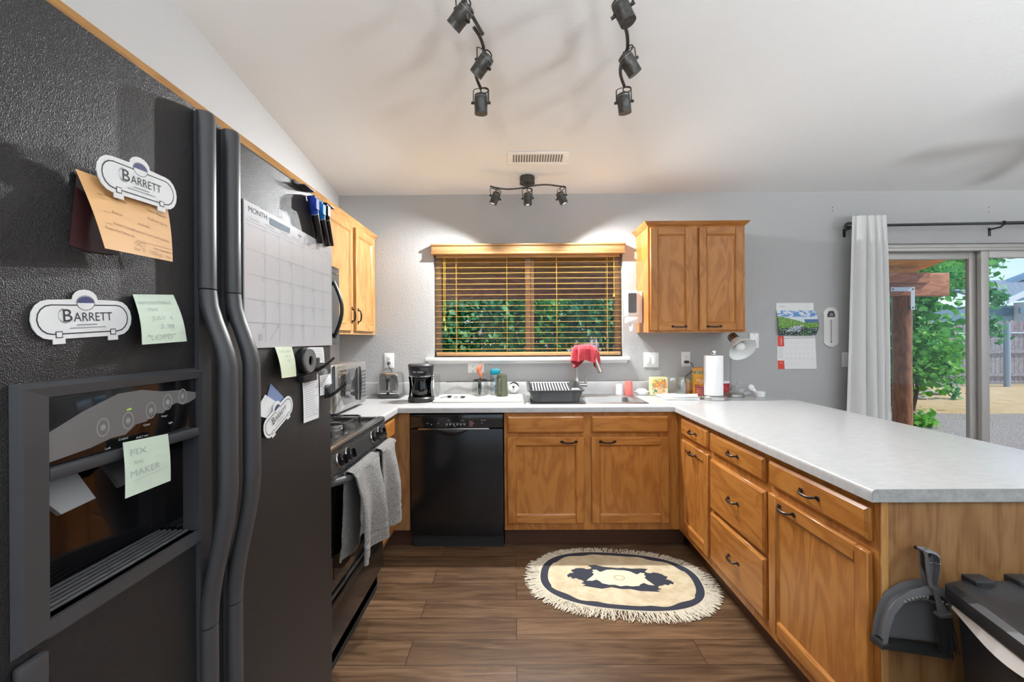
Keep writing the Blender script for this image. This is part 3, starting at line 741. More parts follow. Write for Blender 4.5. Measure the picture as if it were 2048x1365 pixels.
# ---- things held on the refrigerator
def fp(px, py, w=0): p = at(px, py, 'X', FX + w); return (p.y, p.z)
def tank_magnet(pl, pr, w, label, wd=.136):
    cx_, cy_ = (pl[0] + pr[0]) / 2, (pl[1] + pr[1]) / 2; a = math.atan2(pr[1] - pl[1], pr[0] - pl[0])
    M = frame_left(FX + w, cx_, cy_) @ Matrix.Rotation(a, 4, 'Z') @ Matrix.Diagonal((wd, wd, 1, 1))
    def caps(hw, hh, r, dome=0, feet=0):
        p = []
        for k in range(9): t = -PI / 2 + PI * k / 8; p.append((hw - r + r * math.cos(t), hh * math.sin(t)))
        if dome: 
            for k in range(9): t = PI * k / 8; p.append((dome * math.cos(t), hh + .008 + dome * .75 * math.sin(t)))
        for k in range(9): t = PI / 2 + PI * k / 8; p.append((-hw + r + r * math.cos(t), hh * math.sin(t)))
        if feet:
            for c in (-.27, .27):
                for d in (-feet, feet): p.append((c + d, -hh)); 
                p[-1:] = [(c - feet, -hh - feet * .8), (c + feet, -hh - feet * .8), (c + feet, -hh)]
        return p
    m = MB(M); m.prism(caps(.5, .175, .16, .125, .055), 0, .0012, mi=0)
    o, i = caps(.455, .135, .13), caps(.443, .124, .122); m.ring(o, i, .0014, mi=1)
    m.flat(caps(.443, .124, .122), .00135, mi=0)
    cap = [(.085 * math.cos(PI * k / 8), .15 + .062 * math.sin(PI * k / 8)) for k in range(9)]; m.flat(cap, .0016, mi=2)
    el = [(.092 * math.cos(2 * PI * k / 20), .15 + .07 * math.sin(2 * PI * k / 20)) for k in range(20)]; el2 = [(x * .93, .15 + (y - .15) * .93) for x, y in el]; m.flat(el, .00145, mi=0); m.ring(el, el2, .00155, mi=1)
    for c in (-.27, .27):
        q = [(c - .032, -.165), (c + .032, -.165), (c + .032, -.105), (c - .032, -.105)]; m.flat(q, .0015, mi=1); m.flat([(c - .024, -.157), (c + .024, -.157), (c + .024, -.113), (c - .024, -.113)], .0017, mi=0)
    m.text('B', -.225, -.02, .165, .0018, mi=1, width=.085); m.text('ARRETT', -.128, -.02, .118, .0018, width=.395, mi=1)
    arc = [(-.205 + .065 * math.cos(t * PI / 12), .035 + .07 * math.sin(t * PI / 12)) for t in range(7, 22)]; m.ring(arc, [(x * .98 - .002, y * .8 + .006) for x, y in arc], .0018, closed=False, mi=3)
    m.text('(719) 000-0000'.replace('0', 'o'), 0, -.06, .03, .0018, center=True, mi=3) if False else m.flat([(-.10, -.058), (.10, -.058), (.10, -.048), (-.10, -.048)], .0018, mi=3)
    m.flat([(-.17, -.085), (.19, -.085), (.19, -.077), (-.17, -.077)], .0018, mi=3)
    return solo('fridge_magnet', m, [PAPER, INK, NAVY, GREYINK], label, 'magnet', 'white tank shaped magnets')
def sheet(c4, mats, bulge=0, th=.0006, n=8):
    """paper between four sighted corners TL, TR, BR, BL given as (px, py, lift)"""
    P4 = [at(px, py, 'X', FX + w) for px, py, w in c4]
    def P(u, v, lift=0):   # u right, v down
        p = (P4[0] * (1 - u) + P4[1] * u) * (1 - v) + (P4[3] * (1 - u) + P4[2] * u) * v
        p.x += bulge * math.sin(PI * v) * .5 + bulge * (v ** 2) * .5 + lift
        return p
    m = MB(); m.grid(lambda u, v: P(u, v, th), n, n); m.grid(lambda u, v: P(u, v, 0), n, n)
    for (f) in (lambda t: (t, 0), lambda t: (t, 1), lambda t: (0, t), lambda t: (1, t)):
        m.grid(lambda s_, v: P(*f(s_), v * th), n, 2)
    def write(t, u, v, size, width=None, rot=0, mi=1):
        vs, fs = text_geo(t); x0 = min(q.x for q in vs); x1 = max(q.x for q in vs); sx = size * .8 if width is None else width / (x1 - x0)
        out = []
        for q in vs:
            a_, b_ = (q.x - x0) * sx, q.y * size
            a2 = a_ * math.cos(rot) - b_ * math.sin(rot); b2 = a_ * math.sin(rot) + b_ * math.cos(rot)
            out.append(P(u + a2, v - b2, th + .0006))
        m.add(out, fs, mi=mi)
    def line(u0, v0, u1, v1, t=.006, mi=1):
        k = 8
        for i in range(k):
            a_, b_ = i / k, (i + 1) / k
            ua, va, ub, vb = u0 + (u1 - u0) * a_, v0 + (v1 - v0) * a_, u0 + (u1 - u0) * b_, v0 + (v1 - v0) * b_
            if abs(u1 - u0) > abs(v1 - v0): m.add([P(ua, va, th + .0005), P(ub, vb, th + .0005), P(ub, vb + t, th + .0005), P(ua, va + t, th + .0005)], [(0, 1, 2, 3)], mi=mi)
            else: m.add([P(ua, va, th + .0005), P(ub, vb, th + .0005), P(ub + t, vb, th + .0005), P(ua + t, va, th + .0005)], [(0, 1, 2, 3)], mi=mi)
    return m, write, line
tank_magnet(fp(153, 336), fp(327, 396), .022, 'white tank shaped magnet holding the orange appointment card, tilted')
tank_magnet(fp(57, 641), fp(260, 636), .0008, 'white tank shaped magnet stuck level on the freezer door, lower than the orange card')
tank_magnet((.978, 1.147), (1.103, 1.201), .006, 'white tank shaped magnet sticking out behind the door handles over blue and white cards')
m = MB(); p = [fp(152, 345), fp(137, 490), fp(175, 503), fp(235, 510), fp(250, 420)]
m.M = frame_left(FX, 0, 0); m.prism(p, .0006, .0012, mi=0); ap = thing('appointment_card', 'orange appointment card folded open with its dark maroon back against the freezer door', 'card', (FX, .63, 1.48))
part('card_back', m, MAROON, ap, 'dark maroon back flap')
m, wr, ln = sheet([(150, 338, .006), (332, 403, .016), (341, 524, .014), (205, 497, .030)], 0, .006)
wr('Orthodontics', .20, .24, .05, .24, -.12); ln(.12, .25, .18, .25, .004); wr('Botox', .22, .47, .05, .12, -.1); ln(.12, .48, .2, .48, .004)
wr('Follow Up With', .62, .16, .05, .3, -.12); wr('New Patient', .70, .27, .05, .25, -.12); wr('Follow Up In', .68, .40, .05, .27, -.12); wr('months', .52, .53, .045, .16, -.1)
wr('Positive Training/Frequency Contact Limit Procedures', .20, .63, .045, .75, -.08); ln(.1, .64, .18, .64, .004); wr('Reason For Follow Up', .08, .72, .05, .35, -.08); ln(.45, .78, .98, .80, .004)
wr('OCT', .42, .86, .10, .16, -.05, 2); wr('Date', .40, .93, .05, .08, -.05); wr('5  1:00 p', .52, .94, .09, .3, -.05, 2); wr('Next Appointment', .70, .86, .045, .28, -.05); wr('Time', .88, .95, .045, .08, -.05)
part('card_front', m, [ORANGEC, mat('brown_print', (.25, .12, .06), .6), mat('pen_brown', (.55, .33, .18), .6)], ap)
m, wr, ln = sheet([(265, 589, .003), (346, 590, .003), (367, 683, .014), (277, 690, .014)], 0, .010)
wr('APPOINTMENT', .05, .20, .09, .8); wr('MAY', .22, .34, .10, .25); wr('JULY  6', .25, .52, .12, .5); wr('3:30', .42, .70, .13, .32); wr('"LOPD"', .12, .92, .15, .62)
solo('sticky_note', m, [MINT, PENCIL], 'pale mint sticky note with handwriting beside the level white magnet on the freezer door', 'note', 'handwritten notes on the refrigerator')
m, wr, ln = sheet([(245, 886, .016), (335, 868, .016), (338, 962, .020), (247, 998, .020)], 0, .004)
wr('FIX', .12, .27, .17, .35, .0); wr('THE', .18, .44, .09, .2, .0); wr('MAKER', .10, .66, .17, .65, .03); ln(.14, .74, .92, .68, .008)
solo('sticky_note', m, [MINT, PENCIL], 'pale mint sticky note reading FIX THE MAKER on the dispenser bezel', 'note', 'handwritten notes on the refrigerator')
m, wr, ln = sheet([(549, 694, .004), (583, 694, .004), (589, 753, .010), (560, 757, .020)], 0, .008)
wr('CALL ANN', .15, .18, .09, .7); wr('AT 9', .4, .34, .09, .35); wr('OK', .5, .48, .09, .2)
solo('sticky_note', m, [YNOTE, PENCIL], 'pale yellow-green note hanging below the month calendar beside the grey ring magnet', 'note', 'handwritten notes on the refrigerator')
# month calendar
fm = frame_left(FX + .0012, 0, 0)
m = MB(frame_left(FX, 0, 0)); m.prism([(.916, 1.334), (1.356, 1.334), (1.356, 1.628), (.916, 1.640)], .0004, .0030, mi=0)
w_ = .0034
for k in range(8): x = .933 + k * .0600; m.flat([(x, 1.345), (x + .0010, 1.345), (x + .0010, 1.600), (x, 1.600)], w_, mi=1) if k else None
for z in (1.600, 1.592, 1.541, 1.489, 1.437, 1.388): m.flat([(.922, z), (1.352, z), (1.352, z + .0008), (.922, z + .0008)], w_, mi=1)
for k in range(7):
    for r, z in enumerate((1.592, 1.541, 1.489, 1.437, 1.388)):
        if k + r * 7 > 31: continue
        x = .933 + k * .06 + .052; m.flat([(x - .006, z - .001), (x + .006, z - .001), (x + .006, z - .0018), (x - .006, z - .0018)], w_, mi=1); m.text(str(k + 7 * r + 1), x - .004, z - .010, .0085, w_, mi=1)
for k, d in enumerate(('Sunday', 'Monday', 'Tuesday', 'Wednesday', 'Thursday', 'Friday', 'Saturday')): m.text(d, .936 + k * .06, 1.604, .0095, w_, width=.036, mi=1)
m.text('MONTH:', .932, 1.6185 + .001, .0165, w_, width=.074, mi=2)
m.flat([(1.012, 1.612), (1.10, 1.612), (1.104, 1.617), (1.104, 1.626), (1.012, 1.628)], w_, mi=3); m.text('AUGUST', 1.016, 1.615, .014, w_ + .0002, width=.07, mi=4)
m.text('YEAR:', 1.145, 1.615, .008, w_, mi=2); m.text('20', 1.178, 1.613, .012, w_, mi=1)
m.text('31', .965, 1.350, .02, w_, mi=1); m.tube([(1.01, 1.35, w_ - .0005), (1.05, 1.385, w_ - .0005)], .0006, 4, mi=1)
solo('month_calendar', m, [mat('whiteboard_film', (.62, .62, .63), .22), mat('calendar_line', (.34, .34, .36), .5), INK, mat('smudge_blue', (.36, .42, .47), .8, spec=.1), mat('smudge_text', (.46, .52, .57), .8, spec=.1)], 'white dry erase MONTH calendar sheet on the refrigerator door', 'calendar')
def marker(p0, p1, capcol, label, r=.0085, g='dry erase markers'):
    a, b = Vector((FX + .012, *fp(*p0, .012))), Vector((FX + .012, *fp(*p1, .012))); d = (b - a)
    t = thing('marker_pen', label, 'marker', a, g)
    m = MB(); m.cyl(a + d * .38, b, r * .86, r * .80, 14); m.cyl(a + d * .36, a + d * .39, r * .9, seg=14, mi=1); part('barrel', m, [BLACKG, mat('pen_band', (.3, .3, .32), .4)], t)
    m = MB(); m.cyl(a, a + d * .37, r, r * .95, 14); m.box(a + d * .05 + Vector((r * .7, -.0015, 0)), a + d * .3 + Vector((r * 1.25, .0015, 0))); part('cap', m, capcol, t)
marker((622, 392), (641, 486), mat('cap_blue', (.02, .05, .36), .55, spec=.25), 'dry erase marker with a dark blue cap above the month calendar', .011)
marker((637, 404), (655, 492), mat('cap_sky_blue', (.02, .22, .62), .55, spec=.25), 'dry erase marker with a sky blue cap above the month calendar', .010)
marker((650, 408), (664, 492), BLACKG, 'dry erase marker that is black all over at the refrigerator edge', .007)
def holder_tab(px, py, label):
    t = at(px, py, 'X', FX); m = MB(); m.box((FX + .0006, t.y - .042, t.z - .006), (FX + .0035, t.y + .042, t.z + .004), .0015); m.box((FX + .003, t.y - .02, t.z - .004), (FX + .02, t.y + .042, t.z - .001), .001)
    solo('magnetic_clip', m, GREYP, label, 'magnet')
holder_tab(601, 372, 'flat grey magnetic tab at the top edge of the refrigerator door')
holder_tab(645, 408, 'flat grey magnetic tab just above the dry erase markers')
# ring magnet
c = Vector((FX, *fp(604, 722)))
t = thing('magnetic_hook', 'round grey ring shaped magnet below the month calendar', 'magnet', c)
RX = Matrix.Rotation(PI / 2, 3, 'Y')
m = MB(); m.lathe([(.034, .0006), (.034, .016), (.031, .019), (.0, .019)], c, 32, R=RX); part('base', m, BLACK, t)
m = MB(); m.lathe([(.0125, .0192), (.0125, .024), (.030, .024), (.0315, .0192), (.0125, .0192)], c, 32, R=RX); part('ring', m, mat('ring_grey', (.17, .17, .17), .45), t)
m = MB(); m.box(c + Vector((.001, -.028, -.055)), c + Vector((.02, .045, -.036)), .003); part('foot', m, BLACK, t)
m, wr, ln = sheet([(617, 695, .002), (646, 695, .002), (648, 726, .003), (620, 726, .003)], 0, .002)
for k in range(6): ln(.15, .12 + k * .13, .85, .12 + k * .13, .02, 1)
solo('note_card', m, [PAPER, GREYINK], 'small white printed card tucked under the calendar corner beside the ring magnet', 'card')
m, wr, ln = sheet([(604, 759, .002), (636, 748, .006), (636, 836, .006), (606, 847, .003)], 0, .003)
for k in range(17): ln(.08, .05 + k * .052, .62 + .3 * random.random(), .05 + k * .052, .009, 1)
solo('receipt', m, [PAPER, GREYINK], 'long narrow white receipt hanging from a clear clip on the refrigerator', 'receipt')
m, wr, ln = sheet([(639, 752, .002), (661, 748, .002), (661, 788, .002), (639, 792, .002)], 0, .002)
for k in range(6): ln(.1, .1 + k * .12, .8, .1 + k * .12, .015, 1)
solo('note_card', m, [PAPER, GREYINK], 'white paper slip at the refrigerator edge behind the lower clear clip', 'card')
m = MB(frame_left(FX, 0, 0)); m.prism([fp(487, 788), fp(503, 778), fp(510, 820), fp(497, 822)], .0006, .0012, mi=0)
m.prism([fp(540, 768), fp(575, 805), fp(566, 846), (fp(525, 820))], .0012, .0020, mi=1); m.prism([fp(528, 790), fp(570, 817), fp(562, 845), fp(505, 830)], .0022, .0028, mi=0)
solo('business_card', m, [PAPER, mat('card_blue', (.22, .30, .50), .5)], 'blue and white cards fanned out under the tank magnet behind the handles', 'card')
def clear_clip(px, py, label):
    c = Vector((FX + .0055, *fp(px, py))); t = thing('magnetic_clip', label, 'clip', c)
    m = MB(); m.box(c + Vector((0, -.022, -.004)), c + Vector((.006, .022, .035)), .002); m.tube([c + Vector((.006, 0, 0)), c + Vector((.022, .006, .012)), c + Vector((.045, .022, .034))], [.012, .013, .009], 8, flat=.4); part('grip', m, BLACK, t)
    m = MB(); m.grid(lambda u, v: c + Vector((.006 + v * .016 + .018 * u * u, -.020 + .042 * u + v * .004, .004 - .052 * v * (1 - .25 * (2 * u - 1) ** 2))), 8, 8); m.grid(lambda u, v: c + Vector((.008 + .030 * v + .006 * math.sin(PI * u), -.018 + .045 * u, -.046 + v * .05)), 8, 6); part('jaw', m, CLEARP, t)
clear_clip(625, 742, 'clear plastic clip with black grip holding the long receipt')
clear_clip(652, 793, 'clear plastic clip with black grip at the refrigerator edge over the range')

# ------------------------------------------------------------------ range
R0, R1, RXF = 1.672, 2.432, -.722
rg = thing('kitchen_range', 'black gas range with two grey towels hung over its oven door handle', 'range', (-1.04, (R0 + R1) / 2, 0))
m = MB(); m.box((XL + .01, R0, .03), (RXF - .03, R1, .86)); m.box((XL + .05, R0 + .02, 0), (RXF - .09, R1 - .02, .03)); m.box((XL + .01, R0, .86), (RXF - .02, R1, .914), .004); part('body', m, BLACKG, rg)
m = MB(); m.box((XL + .02, R0 + .01, .908), (RXF - .03, R1 - .01, .916)); 
rim = [(XL + .02, R0), (RXF + .018, R0), (RXF + .018, R1), (XL + .02, R1)]
def bar(m, a, b, r, z): m.tube([(a[0], a[1], z), ((a[0] + b[0]) / 2, (a[1] + b[1]) / 2, z), (b[0], b[1], z)], r, 8)
m.box((RXF - .028, R0, .905), (RXF + .018, R1, .934), .010, 4); m.box((XL + .02, R0, .905), (RXF, R0 + .02, .932), .006, 3); m.box((XL + .02, R1 - .02, .905), (RXF, R1, .932), .006, 3)
part('cooktop', m, mat('cooktop_enamel', (.14, .135, .13), .18, .7, Coat_Weight=.6), rg)
fr = frame_left(RXF, 0, 0)
m = MB(); vs = []
for y in (R0 + .003, R1 - .003): vs += [(RXF - .03, y, .905), (RXF + .012, y, .905), (RXF + .030, y, .832), (RXF - .03, y, .832)]
m.add(vs, [(0, 1, 2, 3), (7, 6, 5, 4), (0, 4, 5, 1), (1, 5, 6, 2), (2, 6, 7, 3), (3, 7, 4, 0)]); m.box((RXF + .0216, (R0 + R1) / 2 - .001, .835), (RXF + .0218, (R0 + R1) / 2 + .001, .905)); cpn = part('control_panel', m, mat('panel_black', (.035, .034, .032), .25), rg)
nx = Vector((.073, 0, .018)).normalized()
KR = nx.to_track_quat('Z', 'Y').to_matrix(); KROT = Matrix.Rotation(0 if abs((KR @ Vector((1, 0, 0))).z) > .5 else PI / 2, 3, 'Z')
for y in (1.793, 1.888, 2.215, 2.325):
    p = Vector((RXF + .0195, y, .869)); m = MB()
    m.lathe([(.029, .0005), (.030, .003), (.024, .006), (.023, .018), (.020, .022), (0, .022)], p, 24, R=KR)
    m.add([p + KR @ Vector(q) for q in [KROT @ Vector(w__) for w__ in ((-.019, -.005, .022), (.019, -.005, .022), (.019, .005, .022), (-.019, .005, .022), (-.016, -.0032, .033), (.016, -.0032, .033), (.016, .0032, .033), (-.016, .0032, .033))]], [(0, 1, 5, 4), (1, 2, 6, 5), (2, 3, 7, 6), (3, 0, 4, 7), (4, 5, 6, 7)])
    m.shell([(.0305, .0008), (.0315, .0012), (.0295, .0036)], c=p, seg=24, R=KR, mi=1)
    part('knob', m, [BLACKG, CHROME], cpn)
m = MB(); m.box((RXF - .03, R0 + .004, .335), (RXF, R1 - .004, .824), .006); od = part('oven_door', m, BLACKG, rg)
m = MB(); m.box((RXF + .0004, R0 + .10, .40), (RXF + .002, R1 - .10, .72)); part('door_window', m, mat('oven_glass', (.004, .004, .004), .03), od)
m = MB(); m.box((RXF, R0 + .004, .806), (RXF + .030, R1 - .004, .828), .004); part('door_trim', m, mat('range_trim', (.10, .10, .10), .25, .5), od); m = MB(); m.box((RXF, R0 + .004, .335), (RXF + .008, R1 - .004, .350), .003); part('door_trim', m, mat('range_trim', (.10, .10, .10), .25, .5), od)
for za_, zb_ in ((.8225, .8262), (.8095, .8125)):
    m = MB(); m.box((RXF + .0302, R0 + .01, za_), (RXF + .0325, R1 - .01, zb_)); part('chrome_strip', m, CHROME, od)
m = MB(); pts = []
for i in range(17):
    t = i / 16; y = R0 + .03 + t * (R1 - R0 - .06); o = min(1, math.sin(PI * t) * 2.6) ** .8; pts.append((RXF + .006 + .055 * o, y, .800))
m.tube(pts, .015, 10); part('handle', m, GREYP, od)
m = MB(); m.box((RXF - .03, R0 + .004, .125), (RXF + .004, R1 - .004, .325), .006); m.box((RXF + .0035, R0 + .004, .300), (RXF + .014, R1 - .004, .324), .005, 3); part('storage_drawer', m, mat('drawer_black', (.012, .012, .012), .25, Coat_Weight=.3), rg)
m = MB(); m.box((RXF - .05, R0 + .01, .0), (RXF - .03, R1 - .01, .125)); part('kick_panel', m, BLACKM, rg)
for bx in (-1.22, -.90):
    for by in (R0 + .20, R1 - .20):
        m = MB(); m.lathe([(.05, .917), (.048, .922), (.03, .924), (.03, .932), (.028, .936), (0, .936)], (bx, by, 0), 20); part('burner', m, mat('burner_alu', (.30, .29, .28), .35, .8), rg)
        m = MB(); z = .952
        q = [(bx + .135 * math.cos(a), by + .165 * math.sin(a)) for a in [PI / 4 + k * PI / 2 for k in range(4)]]
        sq = []
        for k in range(4):
            a_, b_ = q[k], q[(k + 1) % 4]
            for s_ in range(5): sq.append((a_[0] + (b_[0] - a_[0]) * (s_ + .5) / 5, a_[1] + (b_[1] - a_[1]) * (s_ + .5) / 5, z))
        m.tube(sq, .0052, 6, closed=True)
        for k in range(4):
            a = k * PI / 2; e = (bx + .105 * math.cos(a), by + .115 * math.sin(a), z)
            m.tube([e, (bx + .07 * math.cos(a), by + .07 * math.sin(a), z + .006), (bx + .03 * math.cos(a), by + .03 * math.sin(a), z + .004)], .005, 6)
            f_ = q[k]; m.cyl((f_[0] * .92 + bx * .08, f_[1] * .92 + by * .08, .917), (f_[0] * .92 + bx * .08, f_[1] * .92 + by * .08, z), .0048, seg=6)
        m.tube([(bx + .075 * math.cos(2 * PI * k / 20), by + .075 * math.sin(2 * PI * k / 20), z - .012) for k in range(20)], .003, 6, closed=True)
        part('grate', m, mat('cast_iron', (.025, .025, .025), .35), rg)
# towels over the handle
TOW = mat('grey_terry', (.20, .195, .185), .95, spec=.1)
mottle(TOW, (.36, .35, .335), 260, .42, .58, 2); bump(TOW, 260, 1.0, .006, 3)
from mathutils import noise as _mn
def mnz(u, v, s_): return _mn.noise(Vector((u * 60, v * 120, s_)))
def towel(y0, y1, zf, zb, label, seed, x=-.661, lobes=2.0):
    rnd = random.Random(seed); m = MB(); zt = .818
    L = [(x - .022, zb)] + [(x - .022 + .001 * k, zb + (zt - .01 - zb) * k / 10) for k in range(1, 11)] + [(x - .012, zt + .004), (x, zt + .010), (x + .016, zt + .002)] + [(x + .022 + .010 * math.sin(k / 14 * PI * .8), zt - .012 - (zt - .012 - zf) * k / 14) for k in range(0, 15)]
    n = len(L)
    def P(u, v, o=0):
        f = v * (n - 1); i = min(int(f), n - 2); t = f - i; X = L[i][0] * (1 - t) + L[i + 1][0] * t; Z = L[i][1] * (1 - t) + L[i + 1][1] * t
        drop = max(0, (zt - Z) / (zt - zf)); front = 1 if v > .5 else -.25
        X += front * ((.012 + .016 * drop) * math.sin(lobes * PI * 2 * u + seed) * min(1, drop * 3 + .25) + .012 * drop * math.sin(5 * PI * u + 2 * seed) + .022 * math.sin(PI * u) ** .5 * min(1, drop * 2)); X += .0012 * mnz(u, v, seed)
        w_ = (1 - .10 * math.sin(PI * min(1, drop)) if drop < 1 else 1)
        yy = (y0 + y1) / 2 + (u - .5) * (y1 - y0) * (w_ + .04 * drop)
        if drop > .85: Z += .010 * math.sin(u * 9 + seed)
        band = .0035 * (1 if .74 < drop < .80 or .84 < drop < .86 else 0)
        return Vector((X + (o - band) * (1 if v > .45 else -1), yy, Z))
    m.grid(lambda u, v: P(u, v, .0065), 44, 90); m.grid(lambda u, v: P(u, v, .0), 30, 60)
    for e in (0, 1): m.grid(lambda s_, v: P(e, v, s_ * .0065), 2, 60); m.grid(lambda u, s_: P(u, e, s_ * .0065), 30, 2)
    solo('hand_towel', m, TOW, label, 'towel', 'grey towels on the oven door')
towel(1.775, 2.090, .447, .46, 'grey terry towel over the oven handle, on the side towards the refrigerator', 1, lobes=1.3)
towel(2.150, 2.385, .425, .48, 'grey terry towel over the oven handle, on the side towards the dishwasher', 4, lobes=1.1)

# over-range microwave
mo = thing('range_hood_microwave', 'black microwave under the wall cabinets over the range, mostly hidden by the refrigerator', 'microwave', (-1.17, 2.05, 1.321))
m = MB(); m.box((XL + .003, 1.737, 1.322), (-.99, 2.490, 1.750), .004); part('body', m, BLACKG, mo)
m = MB(); m.box((-.989, 1.74, 1.325), (-.97, 2.488, 1.745), .006, 3); mdo = part('door', m, mat('mw_glass', (.02, .02, .02), .06), mo)
m = MB(); m.tube([(-.966, 2.40, 1.36 + .30 * t / 12) if False else (-.968 + .045 * math.sin(PI * t / 12), 2.40, 1.36 + .30 * t / 12) for t in range(13)], .010, 8); part('handle', m, BLACK, mdo)
m = MB()
for z in (1.705, 1.735): m.box((-.969, 1.75, z), (-.965, 2.48, z + .003))
part('trim_line', m, CHROME, mdo)

# ------------------------------------------------------------------ dishwasher
dw = thing('dishwasher', 'black dishwasher under the counter between the oak cabinets', 'dishwasher', (-.375, 2.9, 0))
m = MB(); m.box((-.672, 2.93, .0), (-.080, 3.47, .868)); m.box((-.665, 2.925, .0), (-.085, 2.93, .10)); part('body', m, BLACKM, dw)
DWM = mat('dishwasher_black', (.009, .009, .010), .20, spec=.5)
m = MB(); m.box((-.674, 2.882, .088), (-.078, 2.928, .770), .006, 3); 
# pocket handle: scooped edge in the top of the panel
m.grid(lambda u, v: (-.53 + .24 * u, 2.8815 - .010 * math.sin(PI * u) * math.sin(PI * v), .773 - .045 * v * math.sin(PI * u) - .002), 20, 6); part('door', m, DWM, dw)
m = MB(); m.box((-.674, 2.886, .776), (-.078, 2.928, .864), .004, 3); dp = part('control_panel', m, mat('dw_panel', (.013, .013, .013), .10, Coat_Weight=.4), dw)
m = MB(); m.box((-.622, 2.876, .768), (-.168, 2.886, .776), .002); part('handle_strip', m, STEEL, dw)
m = MB(frame_back(0, 2.8855, 0))
for s_, px, z in (('ON/OFF', 856, .805), ('PRESS', 878, .806), ('AUTO', 898, .823), ('SANITIZE', 925, .823), ('DELAY', 947, .805), ('START/RESET', 965, .823), ('END', 966, .806), ('CYCLE', 910, .786)):
    m.text(s_, at(px, 840, 'Y', 2.885).x - .012, z, .0058, .0002, mi=0)
for k in range(6):
    x = at(893.5 + k * 7, 840, 'Y', 2.885).x
    m.text('Auto Heavy Normal Light Rinse Quick'.split()[k], x - .008, .806, .0052, .0002, width=.016, mi=0); m.flat([(x - .006, .799), (x + .006, .799), (x + .006, .8015), (x - .006, .8015)], .0002, mi=0); m.flat([(x - .003, .7925), (x + .003, .7925), (x + .003, .7945), (x - .003, .7945)], .0002, mi=0)
m.flat([(-.541, .797), (-.535, .797), (-.535, .803), (-.541, .803)], .0002, mi=0); m.flat([(-.296, .786), (-.272, .786), (-.272, .824), (-.296, .824)], .0002, mi=1)
part('printed_legend', m, [mat('legend_white', (.62, .62, .62), .5), mat('legend_red', (.16, .08, .075), .3)], dp)

# ------------------------------------------------------------------ sink, faucet, rack
CT = .914
sk = thing('kitchen_sink', 'stainless steel double bowl sink set in the counter under the window', 'sink', (.47, 3.22, CT - .18))
m = MB()
sx0, sx1, sy0, sy1 = .06, .885, 2.978, 3.462
bowls = [(.105, .435, 3.02, 3.36), (.475, .835, 3.02, 3.36)]
zt = CT + .004
xs = [sx0, bowls[0][0], bowls[0][1], bowls[1][0], bowls[1][1], sx1]
for i in range(5):
    for ya, yb in ((sy0, 3.02), (3.02, 3.36), (3.36, sy1)):
        if i in (1, 3) and ya == 3.02: continue
        m.add([(xs[i], ya, zt), (xs[i + 1], ya, zt), (xs[i + 1], yb, zt), (xs[i], yb, zt)], [(0, 1, 2, 3)])
def rr(x0, x1, y0, y1, r, n=5):
    p = []
    for cx_, cy_, a0 in ((x1 - r, y1 - r, 0), (x0 + r, y1 - r, PI / 2), (x0 + r, y0 + r, PI), (x1 - r, y0 + r, 1.5 * PI)):
        for k in range(n + 1): t = a0 + PI / 2 * k / n; p.append((cx_ + r * math.cos(t), cy_ + r * math.sin(t)))
    return p
o = rr(sx0 - .004, sx1 + .004, sy0 - .004, sy1 + .004, .02); i_ = rr(sx0 + .008, sx1 - .008, sy0 + .008, sy1 - .008, .016); i2 = rr(sx0 + .014, sx1 - .014, sy0 + .014, sy1 - .014, .016)
n = len(o); vs = [(*p, CT + .0006) for p in o] + [(*p, zt + .003) for p in i_] + [(*p, zt - .0002) for p in i2]
m.add(vs, [(r * n + j, r * n + (j + 1) % n, (r + 1) * n + (j + 1) % n, (r + 1) * n + j) for r in range(2) for j in range(n)])
for x0, x1, y0, y1 in bowls:
    rings = [(rr(x0, x1, y0, y1, .002), zt), (rr(x0 + .008, x1 - .008, y0 + .008, y1 - .008, .05), zt - .010), (rr(x0 + .016, x1 - .016, y0 + .016, y1 - .016, .06), zt - .13), (rr(x0 + .05, x1 - .05, y0 + .05, y1 - .05, .06), zt - .17)]
    vs = [(*p, z) for R_, z in rings for p in R_]; n = len(rings[0][0])
    m.add(vs, [(r * n + j, r * n + (j + 1) % n, (r + 1) * n + (j + 1) % n, (r + 1) * n + j) for r in range(3) for j in range(n)] + [tuple(range(3 * n, 4 * n))])
part('basin', m, STEELB, sk)
for x0, x1, y0, y1 in bowls:
    m = MB(); m.lathe([(.042, 0), (.040, .002), (.03, .001), (0, -.002)], ((x0 + x1) / 2, (y0 + y1) / 2, zt - .1695), 20); part('drain', m, CHROME, sk)
fc = thing('faucet', 'brushed gooseneck pull-down faucet with a red towel over its neck', 'faucet', (.466, 3.41, CT))
fx, fy = .466, 3.41
m = MB(); m.lathe([(.030, .0046), (.030, .012), (.021, .016), (.021, .12), (.0135, .135), (.0135, .14)], (fx, fy, CT), 20); part('body', m, NICKEL, fc)
neck = [(fx, fy, CT + .13), (fx, fy, CT + .24)] + [(fx + .058 - .058 * math.cos(t), fy - .07 + .07 * math.cos(t) , CT + .29 + .078 * math.sin(t)) for t in [PI * k / 12 for k in range(0, 12)]] + [(fx + .122, fy - .150, CT + .265)]
m = MB(); m.tube(neck, .0115, 12); part('neck', m, NICKEL, fc)
a, b = Vector(neck[-1]), Vector((fx + .150, fy - .166, CT + .188))
m = MB(); m.cyl(a, a + (b - a) * .3, .013, .015, 16); m.cyl(a + (b - a) * .3, b, .015, .022, 16); m.cyl(b, b + (b - a) * .02, .020, .019, 16, mi=1); part('spray_head', m, [NICKEL, GREYP], fc)
m = MB(); m.cyl((fx + .015, fy - .005, CT + .082), (fx + .078, fy - .012, CT + .082), .0155, seg=16); m.cyl((fx + .062, fy - .012, CT + .085), (fx + .068, fy - .016, CT + .165), .006, .0045, 10); part('lever', m, NICKEL, fc)
